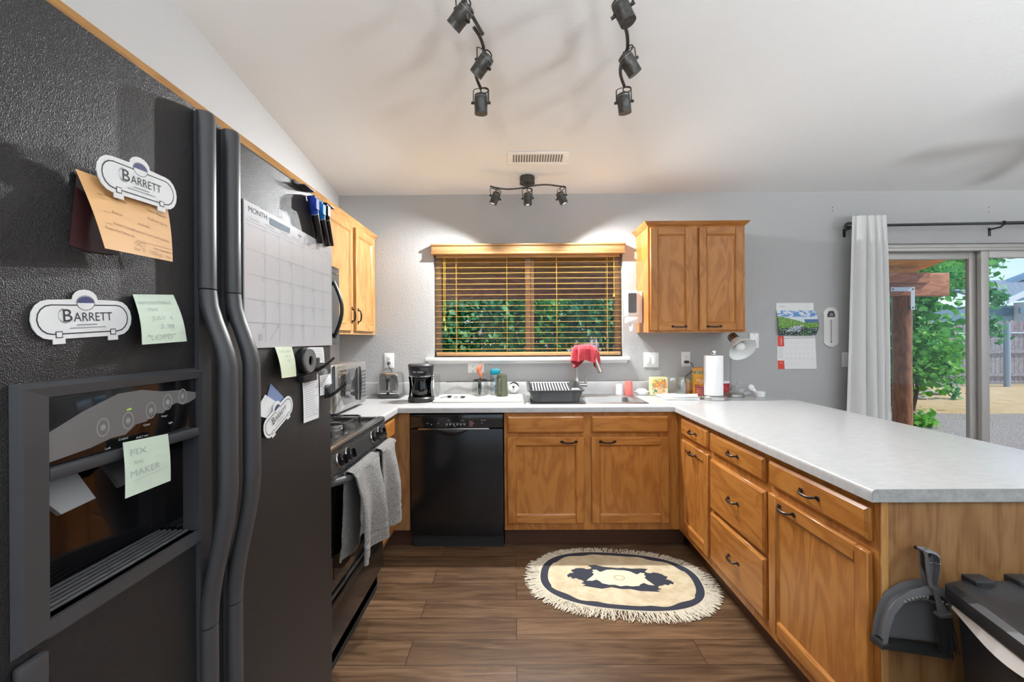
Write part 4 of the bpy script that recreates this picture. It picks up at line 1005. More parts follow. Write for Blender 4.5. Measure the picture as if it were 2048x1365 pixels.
RED = mat('red_terry', (.45, .022, .035), .95, spec=.1, Sheen_Weight=.3); mottle(RED, (.72, .10, .12), 200, .4, .62, 3); bump(RED, 380, .9, .004, 4)
def red_cloth():
    m = MB(); cx_, cy_, zt_ = fx + .052, fy - .085, CT + .385
    def P(u, v, o=0):
        a = 2 * PI * u; k = 1 - v
        prof = min(1, v * 2.4) ** .55
        rx, ry = .084 * prof * (1 + .10 * v), .070 * prof
        f = 1 + (.15 * math.sin(6 * a + .8) + .09 * math.sin(11 * a)) * min(1, v * 1.6)
        low = .108 + .014 * math.sin(2 * a + 2.6) + .022 * math.sin(3 * a + 1.2) - .03 * max(0, math.cos(a + PI / 2 + .25)) ** 8
        z = zt_ - (.012 * v + max(0, v - .25) / .75 * low * 1.15) - .035 * max(0, math.cos(a)) * v * .6
        return Vector((cx_ + (rx * f + o) * math.cos(a), cy_ + (ry * f + o) * math.sin(a), z + o * (1 - prof)))
    m.grid(lambda u, v: P(u, .02 + .98 * v, .005), 72, 26, cu=True); m.grid(lambda u, v: P(u, .02 + .98 * v, 0), 72, 26, cu=True); m.grid(lambda u, s_: P(u, 1, s_ * .005), 72, 2, cu=True)
    m.add([P(k / 24, .02, .005) for k in range(24)], [tuple(range(24))])
    solo('dish_cloth', m, RED, 'bright red terry dish cloth draped over the faucet neck', 'cloth')
red_cloth()
# dish rack over the bowl beside the cutting board
RACKP = mat('rack_charcoal', (.055, .057, .058), .45)
dk = thing('dish_rack', 'dark grey plastic dish rack with pale wire rows sitting over the sink', 'dish rack', (.27, 3.17, CT))
m = MB(); z0, z1 = zt + .0045, CT + .088
bo = rr(.118, .425, 3.000, 3.33, .02); to = rr(.090, .455, 2.990, 3.368, .02)
def tz(y): return z1 + (y - 2.99) * .065
n = len(bo); th = .004
bi = rr(.123, .420, 3.005, 3.325, .02); ti = rr(.096, .449, 2.996, 3.362, .02)
vs = [(*p, z0) for p in bo] + [(*p, tz(p[1])) for p in to] + [(*p, tz(p[1])) for p in ti] + [(*p, z0 + .004) for p in bi]
m.add(vs, [(r * n + j, r * n + (j + 1) % n, (r + 1) * n + (j + 1) % n, (r + 1) * n + j) for r in range(3) for j in range(n)] + [tuple(range(n)), tuple(range(3 * n, 4 * n))])
lo_, li = rr(.082, .463, 2.982, 3.374, .022), ti
m.add([(*p, tz(p[1]) + .001) for p in lo_] + [(*p, tz(p[1]) + .001) for p in ti] + [(*p, tz(p[1]) - .005) for p in lo_], [(j, (j + 1) % n, n + (j + 1) % n, n + j) for j in range(n)] + [(2 * n + j, 2 * n + (j + 1) % n, (j + 1) % n, j) for j in range(n)])
for x in (.155, .395): m.box((x - .012, 2.992, z0), (x - .004, 3.003, z1 - .008)); m.box((x + .004, 2.992, z0), (x + .012, 3.003, z1 - .008))
m.box((.168, 2.990, z0 + .002), (.382, 3.004, z1 - .006), .003)
part('tray', m, RACKP, dk)
m = MB()
for k in range(13):
    x = .128 + k * .0205; m.tube([(x, 3.03, z0 + .02), (x, 3.10, z0 + .062), (x, 3.20, z0 + .075), (x, 3.340, z0 + .100)], .0042, 6)
for y in (3.06, 3.335): m.tube([(.11, y, z0 + (.028 if y < 3.1 else .100)), (.25, y, z0 + (.028 if y < 3.1 else .100)), (.40, y, z0 + (.028 if y < 3.1 else .100))], .003, 6)
part('wire_insert', m, mat('rack_wire', (.66, .66, .65), .35), dk)
m = MB(); m.box((.385, 3.02, z0 + .005), (.440, 3.10, z1 + .004), .006); m.box((.390, 3.025, z1 - .02), (.435, 3.095, z1 + .0045)); part('cutlery_cup', m, mat('cup_grey', (.30, .30, .30), .4), dk)

# ------------------------------------------------------------------ things on the counter
def ctp(px, py): p = at(px, py, 'Z', CT); return p.x, p.y
Z0 = CT + .0006
# cutting board
m = MB(); poly = rr(-.565, .052, 3.045, 3.455, .03); m.prism(poly, Z0, Z0 + .009, g=0)
solo('cutting_board', m, mat('board_cream', (.52, .51, .46), .4), 'large cream plastic cutting board lying between the coffee maker and the sink', 'cutting board')
ZB = Z0 + .0096
# countertop oven (silver microwave)
t = thing('microwave_oven', 'silver microwave with a mirrored door in the corner of the counter', 'microwave', (-1.17, 2.90, CT))
mx0, mx1, my0, my1, mz0, mz1 = -1.340, -1.025, 2.515, 3.025, CT + .014, CT + .292
m = MB(); m.box((mx0, my0, mz0), (mx1, my1, mz1), .012, 3); part('casing', m, [mat('mw_silver', (.40, .39, .37), .3, .7)], t)
for x in (mx0 + .03, mx1 - .04):
    for y in (my0 + .04, my1 - .04): m = MB(); m.cyl((x, y, Z0), (x, y, mz0 + .002), .012, seg=10); part('foot', m, BLACK, t)
m = MB(); m.box((mx1, my0 + .003, mz0 + .004), (mx1 + .022, my1 - .088, mz1 - .004), .008, 3); md = part('door', m, mat('mw_door_silver', (.45, .44, .42), .25, .8), t)
m = MB(); m.box((mx1 + .0215, my0 + .035, mz0 + .035), (mx1 + .0235, my1 - .165, mz1 - .035), .001); part('window', m, mat('mirror_glass', (.25, .25, .25), .04, .9), md)
m = MB(); m.tube([(mx1 + .020, my1 - .125, mz0 + .03), (mx1 + .022, my1 - .125, mz0 + .06), (mx1 + .024, my1 - .125, (mz0 + mz1) / 2), (mx1 + .022, my1 - .125, mz1 - .06), (mx1 + .020, my1 - .125, mz1 - .03)], [.006, .010, .012, .010, .006], 8); part('handle', m, BLACK, md)
m = MB(); m.box((mx1, my1 - .086, mz0 + .004), (mx1 + .020, my1 - .003, mz1 - .004), .006, 3); 
pnl = part('control_panel', m, mat('mw_panel', (.33, .32, .31), .3, .5), t)
m = MB()
for r in range(8):
    for c_ in range(3): m.box((mx1 + .0195, my1 - .078 + c_ * .025, mz1 - .075 - r * .023), (mx1 + .0208, my1 - .060 + c_ * .025, mz1 - .060 - r * .023), .001)
part('button', m, GREYP, pnl)
m = MB(frame_left(mx1 + .0238, 0, 0)); m.text('Power Smart', my0 + .045, mz1 - .052, .016, 0); part('printed_legend', m, mat('legend_gold', (.45, .33, .2), .5), md)
# toaster
t = thing('toaster', 'silver two slice toaster below the wall outlet in the corner', 'toaster', (-.925, 3.37, CT))
tx0, tx1, ty0, ty1 = -1.005, -.850, 3.285, 3.475
def bodysec(y, s_=1):
    pr = [(0, .0), (.0875, .0), (.0875, .03), (.080, .13), (.068, .165), (.050, .185), (0, .188)]
    return [(-x, z) for x, z in pr[1:]][::-1] + pr[1:]
sec = [(-.078, .028), (-.078, .05), (-.074, .13), (-.070, .166), (-.060, .180), (-.04, .185), (.04, .185), (.060, .180), (.070, .166), (.074, .13), (.078, .05), (.078, .028)]
cxm = (tx0 + tx1) / 2
m = MB(); k = len(sec)
ys = [(ty0 + .004, .96), (ty0, .93), (ty0, 1)]; rows = [(ty0 - .0, .93), (ty0 + .006, 1), (ty1 - .02, 1), (ty1, .9)]
vs = [(cxm + x * s_, y, CT + (z - .1) * s_ + .1) for y, s_ in rows for x, z in sec]
m.add(vs, [(r * k + j, r * k + (j + 1) % k, (r + 1) * k + (j + 1) % k, (r + 1) * k + j) for r in range(3) for j in range(k)] + [tuple(range(k - 1, -1, -1)), tuple(range(3 * k, 4 * k))]); part('body', m, mat('toaster_steel', (.60, .59, .57), .2, 1), t)
m = MB(); m.box((tx0 - .004, ty0 - .006, Z0 + .004), (tx1 + .004, ty1 + .002, CT + .032), .010, 3); m.box((tx0 + .01, ty0, Z0), (tx1 - .01, ty1 - .01, CT + .01)); part('base', m, mat('toaster_base', (.07, .07, .07), .35), t)
m = MB(frame_back(cxm, ty0 - .001, CT))
m.prism([(-.058, .058), (.058, .058), (.058, .120), (.048, .146), (.025, .158), (-.025, .158), (-.048, .146), (-.058, .120)], 0, .005, mi=0); m.ring([(-.063, .053), (.063, .053), (.063, .122), (.052, .150), (.027, .163), (-.027, .163), (-.052, .150), (-.063, .122)], [(-.057, .059), (.057, .059), (.057, .120), (.047, .145), (.024, .157), (-.024, .157), (-.047, .145), (-.057, .120)], .0055, mi=1)
m.box((-.012, .065, .005), (-.003, .135, .0062), mi=2); m.box((.003, .065, .005), (.012, .135, .0062), mi=1); m.box((-.014, .125, .005), (.014, .145, .022), .004, mi=2)
m.box((-.058, .035, -.001), (.058, .050, .004), .002, mi=1); m.cyl((0, .040, 0), (0, .040, .014), .010, seg=14, mi=2)
part('front_panel', m, [mat('toaster_grey', (.16, .16, .16), .3), CHROME, BLACK], t)
m = MB()
for x in (-.026, .026): m.box((cxm + x - .014, ty0 + .03, CT + .180), (cxm + x + .014, ty1 - .035, CT + .1838))
part('bread_slot', m, BLACKM, t)
def cord(pts, r, label, mt, group=None):
    m = MB()
    P = [Vector(p) for p in pts]; o = []
    for i in range(len(P) - 1):
        p0, p1, p2, p3 = P[max(i - 1, 0)], P[i], P[i + 1], P[min(i + 2, len(P) - 1)]
        for k in range(6):
            s_ = k / 6; o.append(.5 * ((2 * p1) + (-p0 + p2) * s_ + (2 * p0 - 5 * p1 + 4 * p2 - p3) * s_ ** 2 + (-p0 + 3 * p1 - 3 * p2 + p3) * s_ ** 3))
    o.append(P[-1]); m.tube(o, r, 6); return m
t = thing('electrical_cable', 'dark plug and cord running from the wall outlet down behind the toaster', 'cord', (-.975, 3.49, 1.15))
m = MB(); m.cyl((-.981, YB - .010, 1.164), (-.981, YB - .034, 1.160), .014, .010, 12); part('plug', m, GREYP, t)
part('cable', cord([(-.981, YB - .032, 1.158), (-.972, YB - .05, 1.135), (-.950, YB - .045, 1.105), (-.935, YB - .040, 1.06), (-.93, YB - .026, .99)], .0028, '', BLACK), BLACK, t)
# coffee maker
t = thing('coffee_maker', 'black drip coffee maker with a dark carafe bay near the counter edge', 'coffee maker', (-.655, 3.13, CT))
cx_, cyy = -.655, 3.135
m = MB()
def oval(a, b, k=28, c=(0, 0)): return [(c[0] + a * math.cos(2 * PI * q / k), c[1] + b * math.sin(2 * PI * q / k)) for q in range(k)]
def loft(m, rings, **k):
    n = len(rings[0][0]); vs = [(p[0], p[1], z) for r, z in rings for p in r]
    m.add(vs, [(i * n + j, i * n + (j + 1) % n, (i + 1) * n + (j + 1) % n, (i + 1) * n + j) for i in range(len(rings) - 1) for j in range(n)] + [tuple(range(n - 1, -1, -1)), tuple(range((len(rings) - 1) * n, len(rings) * n))], **k)
o = lambda a, b: oval(a, b, 28, (cx_, cyy))
loft(m, [(o(.088, .088), Z0), (o(.091, .091), Z0 + .006), (o(.091, .091), Z0 + .028), (o(.084, .084), Z0 + .036)]); part('base', m, mat('coffee_black', (.022, .022, .022), .35), t)
m = MB(); loft(m, [(oval(.074, .035, 28, (cx_, cyy + .045)), Z0 + .03), (oval(.070, .033, 28, (cx_, cyy + .045)), Z0 + .09), (oval(.074, .035, 28, (cx_, cyy + .045)), Z0 + .172)])
for s_ in (-1, 1): m.grid(lambda u, v: (cx_ + s_ * (.080 - .007 * math.sin(PI * v)), cyy - .035 + u * .08, Z0 + .03 + v * .145), 2, 10)
part('column', m, BLACKG, t)
m = MB(); loft(m, [(o(.078, .078), Z0 + .170), (o(.082, .082), Z0 + .176), (o(.088, .086), Z0 + .240), (o(.086, .084), Z0 + .244)]); hd = part('brew_head', m, mat('coffee_head', (.016, .016, .017), .3), t)
m = MB(); m.shell([(.0790, Z0 + .1775), (.0835, Z0 + .1775), (.0835, Z0 + .182), (.0815, Z0 + .182)], c=(cx_, cyy, 0)); part('chrome_band', m, CHROME, t)
m = MB(); loft(m, [(o(.090, .088), Z0 + .245), (o(.091, .089), Z0 + .252), (o(.084, .082), Z0 + .262)]); part('lid', m, mat('coffee_lid', (.05, .05, .052), .4), t)
m = MB(frame_back(cx_, cyy - .0885, Z0 + .205)); m.text('Mr. Coffee', 0, 0, .016, 0, center=True); part('logo', m, mat('logo_white', (.8, .8, .8), .4), hd)
m = MB(); m.shell([(.048, Z0 + .038), (.060, Z0 + .06), (.062, Z0 + .10), (.048, Z0 + .145), (.05, Z0 + .155)], c=(cx_, cyy - .012, 0)); m.lathe([(.05, Z0 + .155), (.05, Z0 + .163), (0, Z0 + .165)], (cx_, cyy - .012, 0), 24, mi=1); part('carafe', m, [DGLASS, BLACK], t)
# plastic cups
def cupstack(px, py, h_, r, nm, label):
    x, y = ctp(px, py); y = min(y, 3.42)
    m = MB(); prof = [(r * .74, Z0)]
    for k in range(9): z = Z0 + .055 + (h_ - .055) * k / 9; prof += [(r, z), (r + .0025, z + .003), (r, z + .005)]
    m.shell(prof + [(r * .98, Z0 + h_)], c=(x, y, 0), seg=28); m.lathe([(r * .74, Z0), (0, Z0 + .001)], (x, y, 0), 28)
    solo(nm, m, CLEARP, label, 'cups')
cupstack(870, 793, .165, .040, 'plastic_cup_stack', 'stack of clear plastic cups standing behind the coffee maker')
# scoops
def scoop(x, y, a, mt, label, L=.075):
    m = MB(); R_ = Matrix.Rotation(a, 4, 'Z'); m.M = Matrix.Translation((x, y, ZB)) @ R_
    m.lathe([(.004, 0), (.016, .004), (.017, .013), (.015, .013), (.013, .006), (0, .004)], (0, 0, .0004), 16); m.box((.014, -.0035, .009), (L, .0035, .012), .001)
    solo('measuring_scoop', m, mt, label, 'scoop')
bx, by = -.43, 3.15
scoop(-.475, 3.25, PI * 1.33, BLACK, 'black measuring scoop nearest the coffee maker on the cutting board', .10)
scoop(-.425, 3.215, PI * 1.55, CLEARP, 'clear measuring scoop between two dark ones on the cutting board', .05)
scoop(-.375, 3.225, PI * 1.40, GREYP, 'dark grey measuring scoop on the cutting board, on the carafe side', .06)
# glass carafe with brush
x, y = -.262, 3.385
t = thing('glass_carafe', 'glass carafe with a black handle and black lid on the cutting board', 'carafe', (x, y, ZB))
m = MB(); m.shell([(.045, ZB), (.062, ZB + .012), (.063, ZB + .055), (.052, ZB + .105), (.050, ZB + .110)], c=(x, y, 0)); m.lathe([(.045, ZB), (0, ZB + .001)], (x, y, 0), 24); part('jug', m, GLASS, t)
m = MB(); m.shell([(.0505, ZB + .108), (.054, ZB + .108), (.054, ZB + .116), (.046, ZB + .118), (.044, ZB + .112)], c=(x, y, 0)); part('lid_ring', m, BLACK, t)
m = MB(); m.tube([(x + .000, y - .052, ZB + .112), (x + .002, y - .082, ZB + .108), (x + .004, y - .090, ZB + .08), (x + .002, y - .088, ZB + .04), (x, y - .075, ZB + .018)], [.010, .012, .013, .013, .010], 8, flat=.7); part('handle', m, BLACKG, t)
t = thing('bottle_brush', 'orange handled cleaning brush with a clear scrap on top standing in the carafe', 'brush', (x - .004, y, ZB + .02))
m = MB(); m.tube([(x - .002, y - .006, ZB + .012), (x - .006, y + .002, ZB + .10), (x + .001, y + .004, ZB + .135)], .004, 8); part('stem', m, BLACK, t)
m = MB(); m.tube([(x + .001, y + .004, ZB + .132), (x + .003, y + .004, ZB + .15), (x - .008, y + .005, ZB + .175), (x - .012, y + .005, ZB + .20), (x + .0, y + .004, ZB + .215), (x + .003, y + .004, ZB + .23)], [.007, .013, .017, .020, .017, .012], 12); part('handle', m, mat('brush_orange', (.75, .22, .12), .5), t)
m = MB(); m.lathe([(.012, 0), (.016, .006), (.012, .020), (.006, .024), (0, .024)], (x + .004, y + .004, ZB + .226), 12); m.box((x + .02, y - .004, ZB + .225), (x + .085, y + .008, ZB + .240), .004); part('cap', m, CLEARP, t)
# teal bottle
x, y = -.150, 3.405
t = thing('plastic_bottle', 'clear bottle of patterned pods with a bright teal lid behind the olive mug', 'bottle', (x, y, ZB))
m = MB(); loft(m, [(rr(x - .036, x + .036, y - .03, y + .03, .012), ZB), (rr(x - .038, x + .038, y - .03, y + .03, .012), ZB + .14), (rr(x - .033, x + .033, y - .027, y + .027, .012), ZB + .152)]); part('bottle_body', m, GLASS, t)
m = MB(); 
rnd = random.Random(5)
for k in range(11): m.ball((x + rnd.uniform(-.02, .02), y + rnd.uniform(-.012, .010), ZB + .014 + k * .0115), .012, (1, 1, .8), 8, 6, mi=rnd.choice([0, 0, 1, 2]))
part('contents', m, [mat('pod_dark', (.05, .09, .09), .4), mat('pod_cream', (.6, .6, .45), .5), mat('pod_blue', (.1, .3, .4), .4)], t)
m = MB(); loft(m, [(rr(x - .035, x + .035, y - .029, y + .029, .012), ZB + .152), (rr(x - .036, x + .036, y - .030, y + .030, .012), ZB + .158), (rr(x - .036, x + .036, y - .030, y + .030, .012), ZB + .188), (rr(x - .032, x + .032, y - .026, y + .026, .012), ZB + .194)]); part('lid', m, mat('teal_lid', (.0, .20, .27), .3), t)
# olive mug
x, y = -.097, 3.335
t = thing('travel_mug', 'tall olive green mug with its handle towards the room beside the teal lidded bottle', 'mug', (x, y, ZB))
OL = mat('olive_ceramic', (.105, .115, .075), .3)
m = MB(); m.lathe([(.043, ZB), (.046, ZB + .004), (.040, ZB + .10), (.036, ZB + .158), (.033, ZB + .160), (.034, ZB + .14), (.036, ZB + .02), (0, ZB + .02)], (x, y, 0), 28); part('body', m, OL, t)
m = MB(); m.tube([(x - .012, y - .034, ZB + .125), (x - .016, y - .058, ZB + .128), (x - .018, y - .068, ZB + .10), (x - .018, y - .066, ZB + .05), (x - .014, y - .056, ZB + .025), (x - .010, y - .040, ZB + .024)], .0075, 8); part('handle', m, OL, t)
# pot lid
x, y = ctp(1026, 787); y = 3.42
t = thing('pot_lid', 'small dark pot lid with a round knob leaning against the backsplash beside the mug', 'lid', (x, y, ZB))
R_ = Matrix.Rotation(math.radians(62), 3, 'X')
m = MB(); c = Vector((-.012, 3.445, ZB + .048)); m.shell([(.0, .010), (.02, .009), (.036, .003), (.040, 0)], c=c, seg=24, R=R_); part('disc', m, mat('lid_pale', (.62, .62, .60), .25, .3), t)
m = MB(); m.tube([c + R_ @ Vector((.040 * math.cos(q), .040 * math.sin(q), .002)) for q in [PI * (.05 + w * .09) for w in range(9)]], [.002, .004, .006, .007, .007, .007, .006, .004, .002], 8); part('rim_grip', m, BLACKG, t)
m = MB(); m.lathe([(.005, .008), (.005, .016), (.010, .020), (.010, .025), (0, .027)], c, 14, R=R_); part('knob', m, BLACK, t)
# cable along the backsplash
m = cord([(-.53, 3.47, 1.016), (-.44, 3.478, 1.018), (-.34, 3.474, 1.0165), (-.22, 3.478, 1.022), (-.15, 3.47, 1.035), (-.12, 3.465, 1.02)], .003, '', BLACK)
solo('electrical_cable', m, BLACK, 'black cord lying along the top of the backsplash behind the carafe', 'cord')
# white cup and pink tumbler upside down on the sink deck
zs = CT + .0048
x, y = .786, 3.40
m = MB(); m.lathe([(.026, zs), (.027, zs + .004), (.0215, zs + .078), (.019, zs + .082), (0, zs + .082)], (x, y, 0), 24); solo('plastic_cup', m, WHITEP, 'small white cup turned upside down beside the pink tumbler behind the sink', 'cup')
x, y = .856, 3.40
m = MB(); m.lathe([(.031, zs), (.0325, zs + .004), (.031, zs + .03), (.0275, zs + .098), (.024, zs + .103), (0, zs + .103)], (x, y, 0), 26); solo('plastic_tumbler', m, mat('coral_plastic', (.72, .17, .14), .35), 'coral pink tumbler turned upside down behind the sink', 'cup')
# soap dish
x, y = .957, 3.415
t = thing('soap_dish', 'small white oval dish holding a white bar of soap beside the floral tin', 'soap dish', (x, y, Z0))
m = MB(); loft(m, [(oval(.034, .022, 28, (x, y)), Z0), (oval(.050, .032, 28, (x, y)), Z0 + .016), (oval(.057, .038, 28, (x, y)), Z0 + .028), (oval(.050, .032, 28, (x, y)), Z0 + .024)]); part('dish', m, WHITEP, t)
m = MB(); m.ball((x, y, Z0 + .032), .038, (1.1, .65, .5), 18, 10); part('soap_bar', m, mat('soap_white', (.85, .85, .82), .4), t)
# floral tin
tx = 1.080
M_ = frame_top(tx, 3.40, Z0, math.radians(-4)); t = thing('floral_tin', 'square cream tin painted with orange flowers and green leaves', 'tin', (tx, 3.40, Z0))
m = MB(M_); m.box((-.066, -.028, 0), (.066, .028, .138), .008, 3); part('body', m, mat('tin_cream', (.78, .70, .36), .35), t)
m = MB(M_ @ frame_back(0, -.0283, 0)); rnd = random.Random(11)
m.flat([(-.058, .008), (.058, .008), (.058, .130), (-.058, .130)], .0002, mi=0)
for k in range(84):
    a = rnd.uniform(0, 2 * PI); u, v = rnd.uniform(-.046, .046), rnd.uniform(.02, .12); L = rnd.uniform(.010, .020)
    m.flat([(u, v), (u + L * .5 * math.cos(a) - L * .25 * math.sin(a), v + L * .5 * math.sin(a) + L * .25 * math.cos(a)), (u + L * math.cos(a), v + L * math.sin(a)), (u + L * .5 * math.cos(a) + L * .25 * math.sin(a), v + L * .5 * math.sin(a) - L * .25 * math.cos(a))], .0004 + k * .00001, mi=rnd.choice([1, 1, 2]))
for u, v, s_, c_ in ((-.016, .084, .025, 3), (.032, .096, .021, 3), (.012, .042, .031, 4), (-.034, .108, .016, 5), (.047, .066, .013, 3), (.004, .115, .014, 5), (-.040, .055, .012, 4)):
    for q in range(5):
        a = q * 2 * PI / 5; m.flat([(u + s_ * .52 * math.cos(a) + s_ * .48 * math.cos(w), v + s_ * .52 * math.sin(a) + s_ * .48 * math.sin(w)) for w in [z * PI / 5 for z in range(10)]], .0011 + q * .00003, mi=c_)
    m.flat([(u + s_ * .25 * math.cos(w), v + s_ * .25 * math.sin(w)) for w in [z * PI / 4 for z in range(8)]], .0014, mi=5)
part('printed_flowers', m, [mat('print_yellow', (.75, .72, .45), .4), mat('leaf_print', (.05, .22, .09), .4), mat('leaf_print_dark', (.03, .09, .05), .4), mat('petal_orange', (.78, .25, .05), .4), mat('petal_peach', (.85, .42, .24), .4), mat('petal_yellow', (.85, .60, .10), .4)], t)
# little white adapter on the backsplash top
m = MB(); m.box((1.205, 3.488, 1.0126), (1.243, 3.506, 1.034), .004); solo('small_white_box', m, WHITEP, 'tiny white box on the top edge of the backsplash above the folded cloth', 'box')
# folded cloth with two upturned glasses
t = thing('folded_cloth', 'folded white cloth under the upturned glass next to the paper towel holder', 'cloth', (1.17, 3.25, Z0))
m = MB(); 
for k, (a, b, c_, d) in enumerate([(1.05, 1.285, 3.13, 3.36), (1.062, 1.290, 3.14, 3.35)]):
    z = Z0 + k * .011
    m.grid(lambda u, v: (a + (b - a) * u + .006 * math.sin(5 * v + k), c_ + (d - c_) * v + .005 * math.sin(6 * u), z + .003 + .0085 * min(1, 8 * min(u, 1 - u, v, 1 - v)) + .0015 * math.sin(11 * u + 3 * v)), 18, 14)
m.tube([(1.10, 3.15, Z0 + .022), (1.18, 3.146, Z0 + .026), (1.27, 3.15, Z0 + .028)], .013, 8); m.box((1.052, 3.135, Z0), (1.283, 3.355, Z0 + .012), .004)
part('cloth_fold', m, mat('cloth_white', (.80, .80, .78), .9), t)
zc = Z0 + .0235
x, y = 1.192, 3.235
m = MB(); m.lathe([(.042, zc), (.043, zc + .003), (.036, zc + .08), (.030, zc + .125), (.026, zc + .130), (0, zc + .130)], (x, y, 0), 12); m.lathe([(.038, zc), (.032, zc + .10), (.027, zc + .112), (0, zc + .115)], (x, y, 0), 12); solo('drinking_glass', m, GLASS, 'faceted clear glass upturned on the folded white cloth', 'glass', 'upturned glasses')
x, y = 1.262, 3.31
m = MB(); m.lathe([(.040, zc - .003), (.041, zc), (.034, zc + .09), (.028, zc + .110), (0, zc + .112)], (x, y, 0), 20); solo('drinking_glass', m, glassy('amber_tint', (.95, .88, .6), .05, .03), 'yellowish upturned glass behind the faceted one on the cloth', 'glass', 'upturned glasses')
m = MB(); x, y = 1.300, 3.415; m.lathe([(.028, Z0), (.030, Z0 + .004), (.030, Z0 + .07), (.022, Z0 + .085), (.022, Z0 + .095), (0, Z0 + .096)], (x, y, 0), 20, mi=0); solo('spice_jar', m, mat('jar_orange', (.62, .22, .03), .35), 'small orange brown jar between the glasses and the tall yellow tub', 'jar')
# tall yellow tub
x, y = 1.388, 3.37
t = thing('snack_tub', 'tall yellow and red cardboard tub with an orange lid behind the paper towels', 'tub', (x, y, Z0))
m = MB(); m.lathe([(.060, Z0), (.061, Z0 + .002), (.061, Z0 + .185)], (x, y, 0), 36); part('body', m, mat('tub_yellow', (.82, .46, .07), .35), t)
m = MB(); m.lathe([(.0625, Z0 + .185), (.0635, Z0 + .188), (.0635, Z0 + .206), (.061, Z0 + .210), (0, Z0 + .210)], (x, y, 0), 36); part('lid', m, mat('tub_lid', (.72, .36, .10), .4), t)
def wrap(m, poly, r, mi):   # polygon in (arc, z) wrapped on the tub front
    xs_ = [p[0] for p in poly]; zs_ = [p[1] for p in poly]
    m.add([(x + r * math.sin(a / .061), y - r * math.cos(a / .061), Z0 + z) for a, z in poly], [tuple(range(len(poly)))], mi=mi)
m = MB()
def band(a0, a1, z0, z1, r, mi):
    for k in range(12):
        u0, u1 = a0 + (a1 - a0) * k / 12, a0 + (a1 - a0) * (k + 1) / 12; wrap(m, [(u0, z0), (u1, z0), (u1, z1), (u0, z1)], r, mi)
band(-.095, .095, .166, .184, .0613, 0); band(-.070, .085, .004, .085, .0613, 1)
for k in range(-9, 9):
    a = k * .0035 - .024; s_ = math.sqrt(max(0, .0325 ** 2 - (k * .0035) ** 2)); s2 = math.sqrt(max(0, .0325 ** 2 - ((k + 1) * .0035) ** 2))
    wrap(m, [(a, .112 - s_), (a + .0035, .112 - s2), (a + .0035, .112 + s2), (a, .112 + s_)], .0615, 2)
def wtext(s_, a, z, size, mi, width=None):
    vs, fs = text_geo(s_); x0_ = min(v.x for v in vs); x1_ = max(v.x for v in vs); sx = size if width is None else width / (x1_ - x0_)
    m.add([(x + .0618 * math.sin((a + (v.x - x0_) * sx) / .061), y - .0618 * math.cos((a + (v.x - x0_) * sx) / .061), Z0 + z + v.y * size) for v in vs], fs, mi=mi)
wtext('Mck', -.052, .106, .032, 3, .052); wtext('FOOD', -.038, .095, .010, 3); wtext('MULTI BLEND', -.060, .070, .010, 3, .06); wtext('VALUE', -.070, .171, .010, 3); wtext('PACK', -.034, .171, .010, 3)
for k in range(4): band(-.058, -.01, .054 - k * .012, .060 - k * .012, .0616, 4)
part('printed_label', m, [mat('label_teal', (.02, .22, .27), .4), mat('label_red', (.52, .05, .06), .4), mat('label_orange', (.80, .33, .03), .4), mat('label_white', (.85, .85, .85), .4), mat('label_pink', (.75, .35, .35), .4)], t)
# paper towel holder
x, y = 1.392, 3.165
t = thing('paper_towel_holder', 'steel paper towel holder with a round base carrying a white roll', 'paper towel holder', (x, y, Z0))
m = MB(); m.lathe([(.084, Z0), (.087, Z0 + .003), (.087, Z0 + .022), (.083, Z0 + .027), (0, Z0 + .027)], (x, y, 0), 40); part('base', m, STEEL, t)
m = MB(); m.cyl((x, y, Z0 + .0275), (x, y, Z0 + .315), .006, seg=12); m.lathe([(.018, Z0 + .308), (.020, Z0 + .311), (.020, Z0 + .338), (.017, Z0 + .342), (0, Z0 + .342)], (x, y, 0), 24); part('post', m, STEEL, t)
m = MB(); z0, z1 = Z0 + .030, Z0 + .306
m.shell([(.022, z0), (.062, z0), (.063, z0 + .002), (.063, z1 - .002), (.062, z1), (.022, z1), (.022, z0)], c=(x, y, 0), seg=48); ppr = mat('paper_towel', (.86, .86, .85), .9); bump(ppr, 150, .25, .002, 2)
solo('paper_towel_roll', m, ppr, 'full white paper towel roll standing upright on the steel holder', 'paper towels')
# red box
m = MB(frame_top(1.560, 3.41, Z0, .2)); m.box((-.045, -.03, 0), (.045, .03, .105), .003, mi=0); m.box((-.0455, -.0305, .020), (.0455, .0305, .088), mi=1); rnd = random.Random(3)
m.M = m.M @ frame_back(0, -.0307, 0)
for k in range(12): u, v = rnd.uniform(-.035, .035), rnd.uniform(.03, .078); m.flat([(u + .009 * math.cos(q), v + .009 * math.sin(q)) for q in [w * PI / 4 for w in range(8)]], .0004 + k * .00003, mi=2)
m.tube([(-.03, .075, .001), (0, .055, .001), (.03, .03, .001)], .002, 4, mi=3)
solo('red_carton', m, [WHITEP, mat('carton_red', (.48, .01, .03), .35), mat('berry_red', (.70, .03, .05), .3), mat('berry_pink', (.8, .35, .3), .4)], 'small red carton with berry pictures between the paper towels and the lamp', 'box')
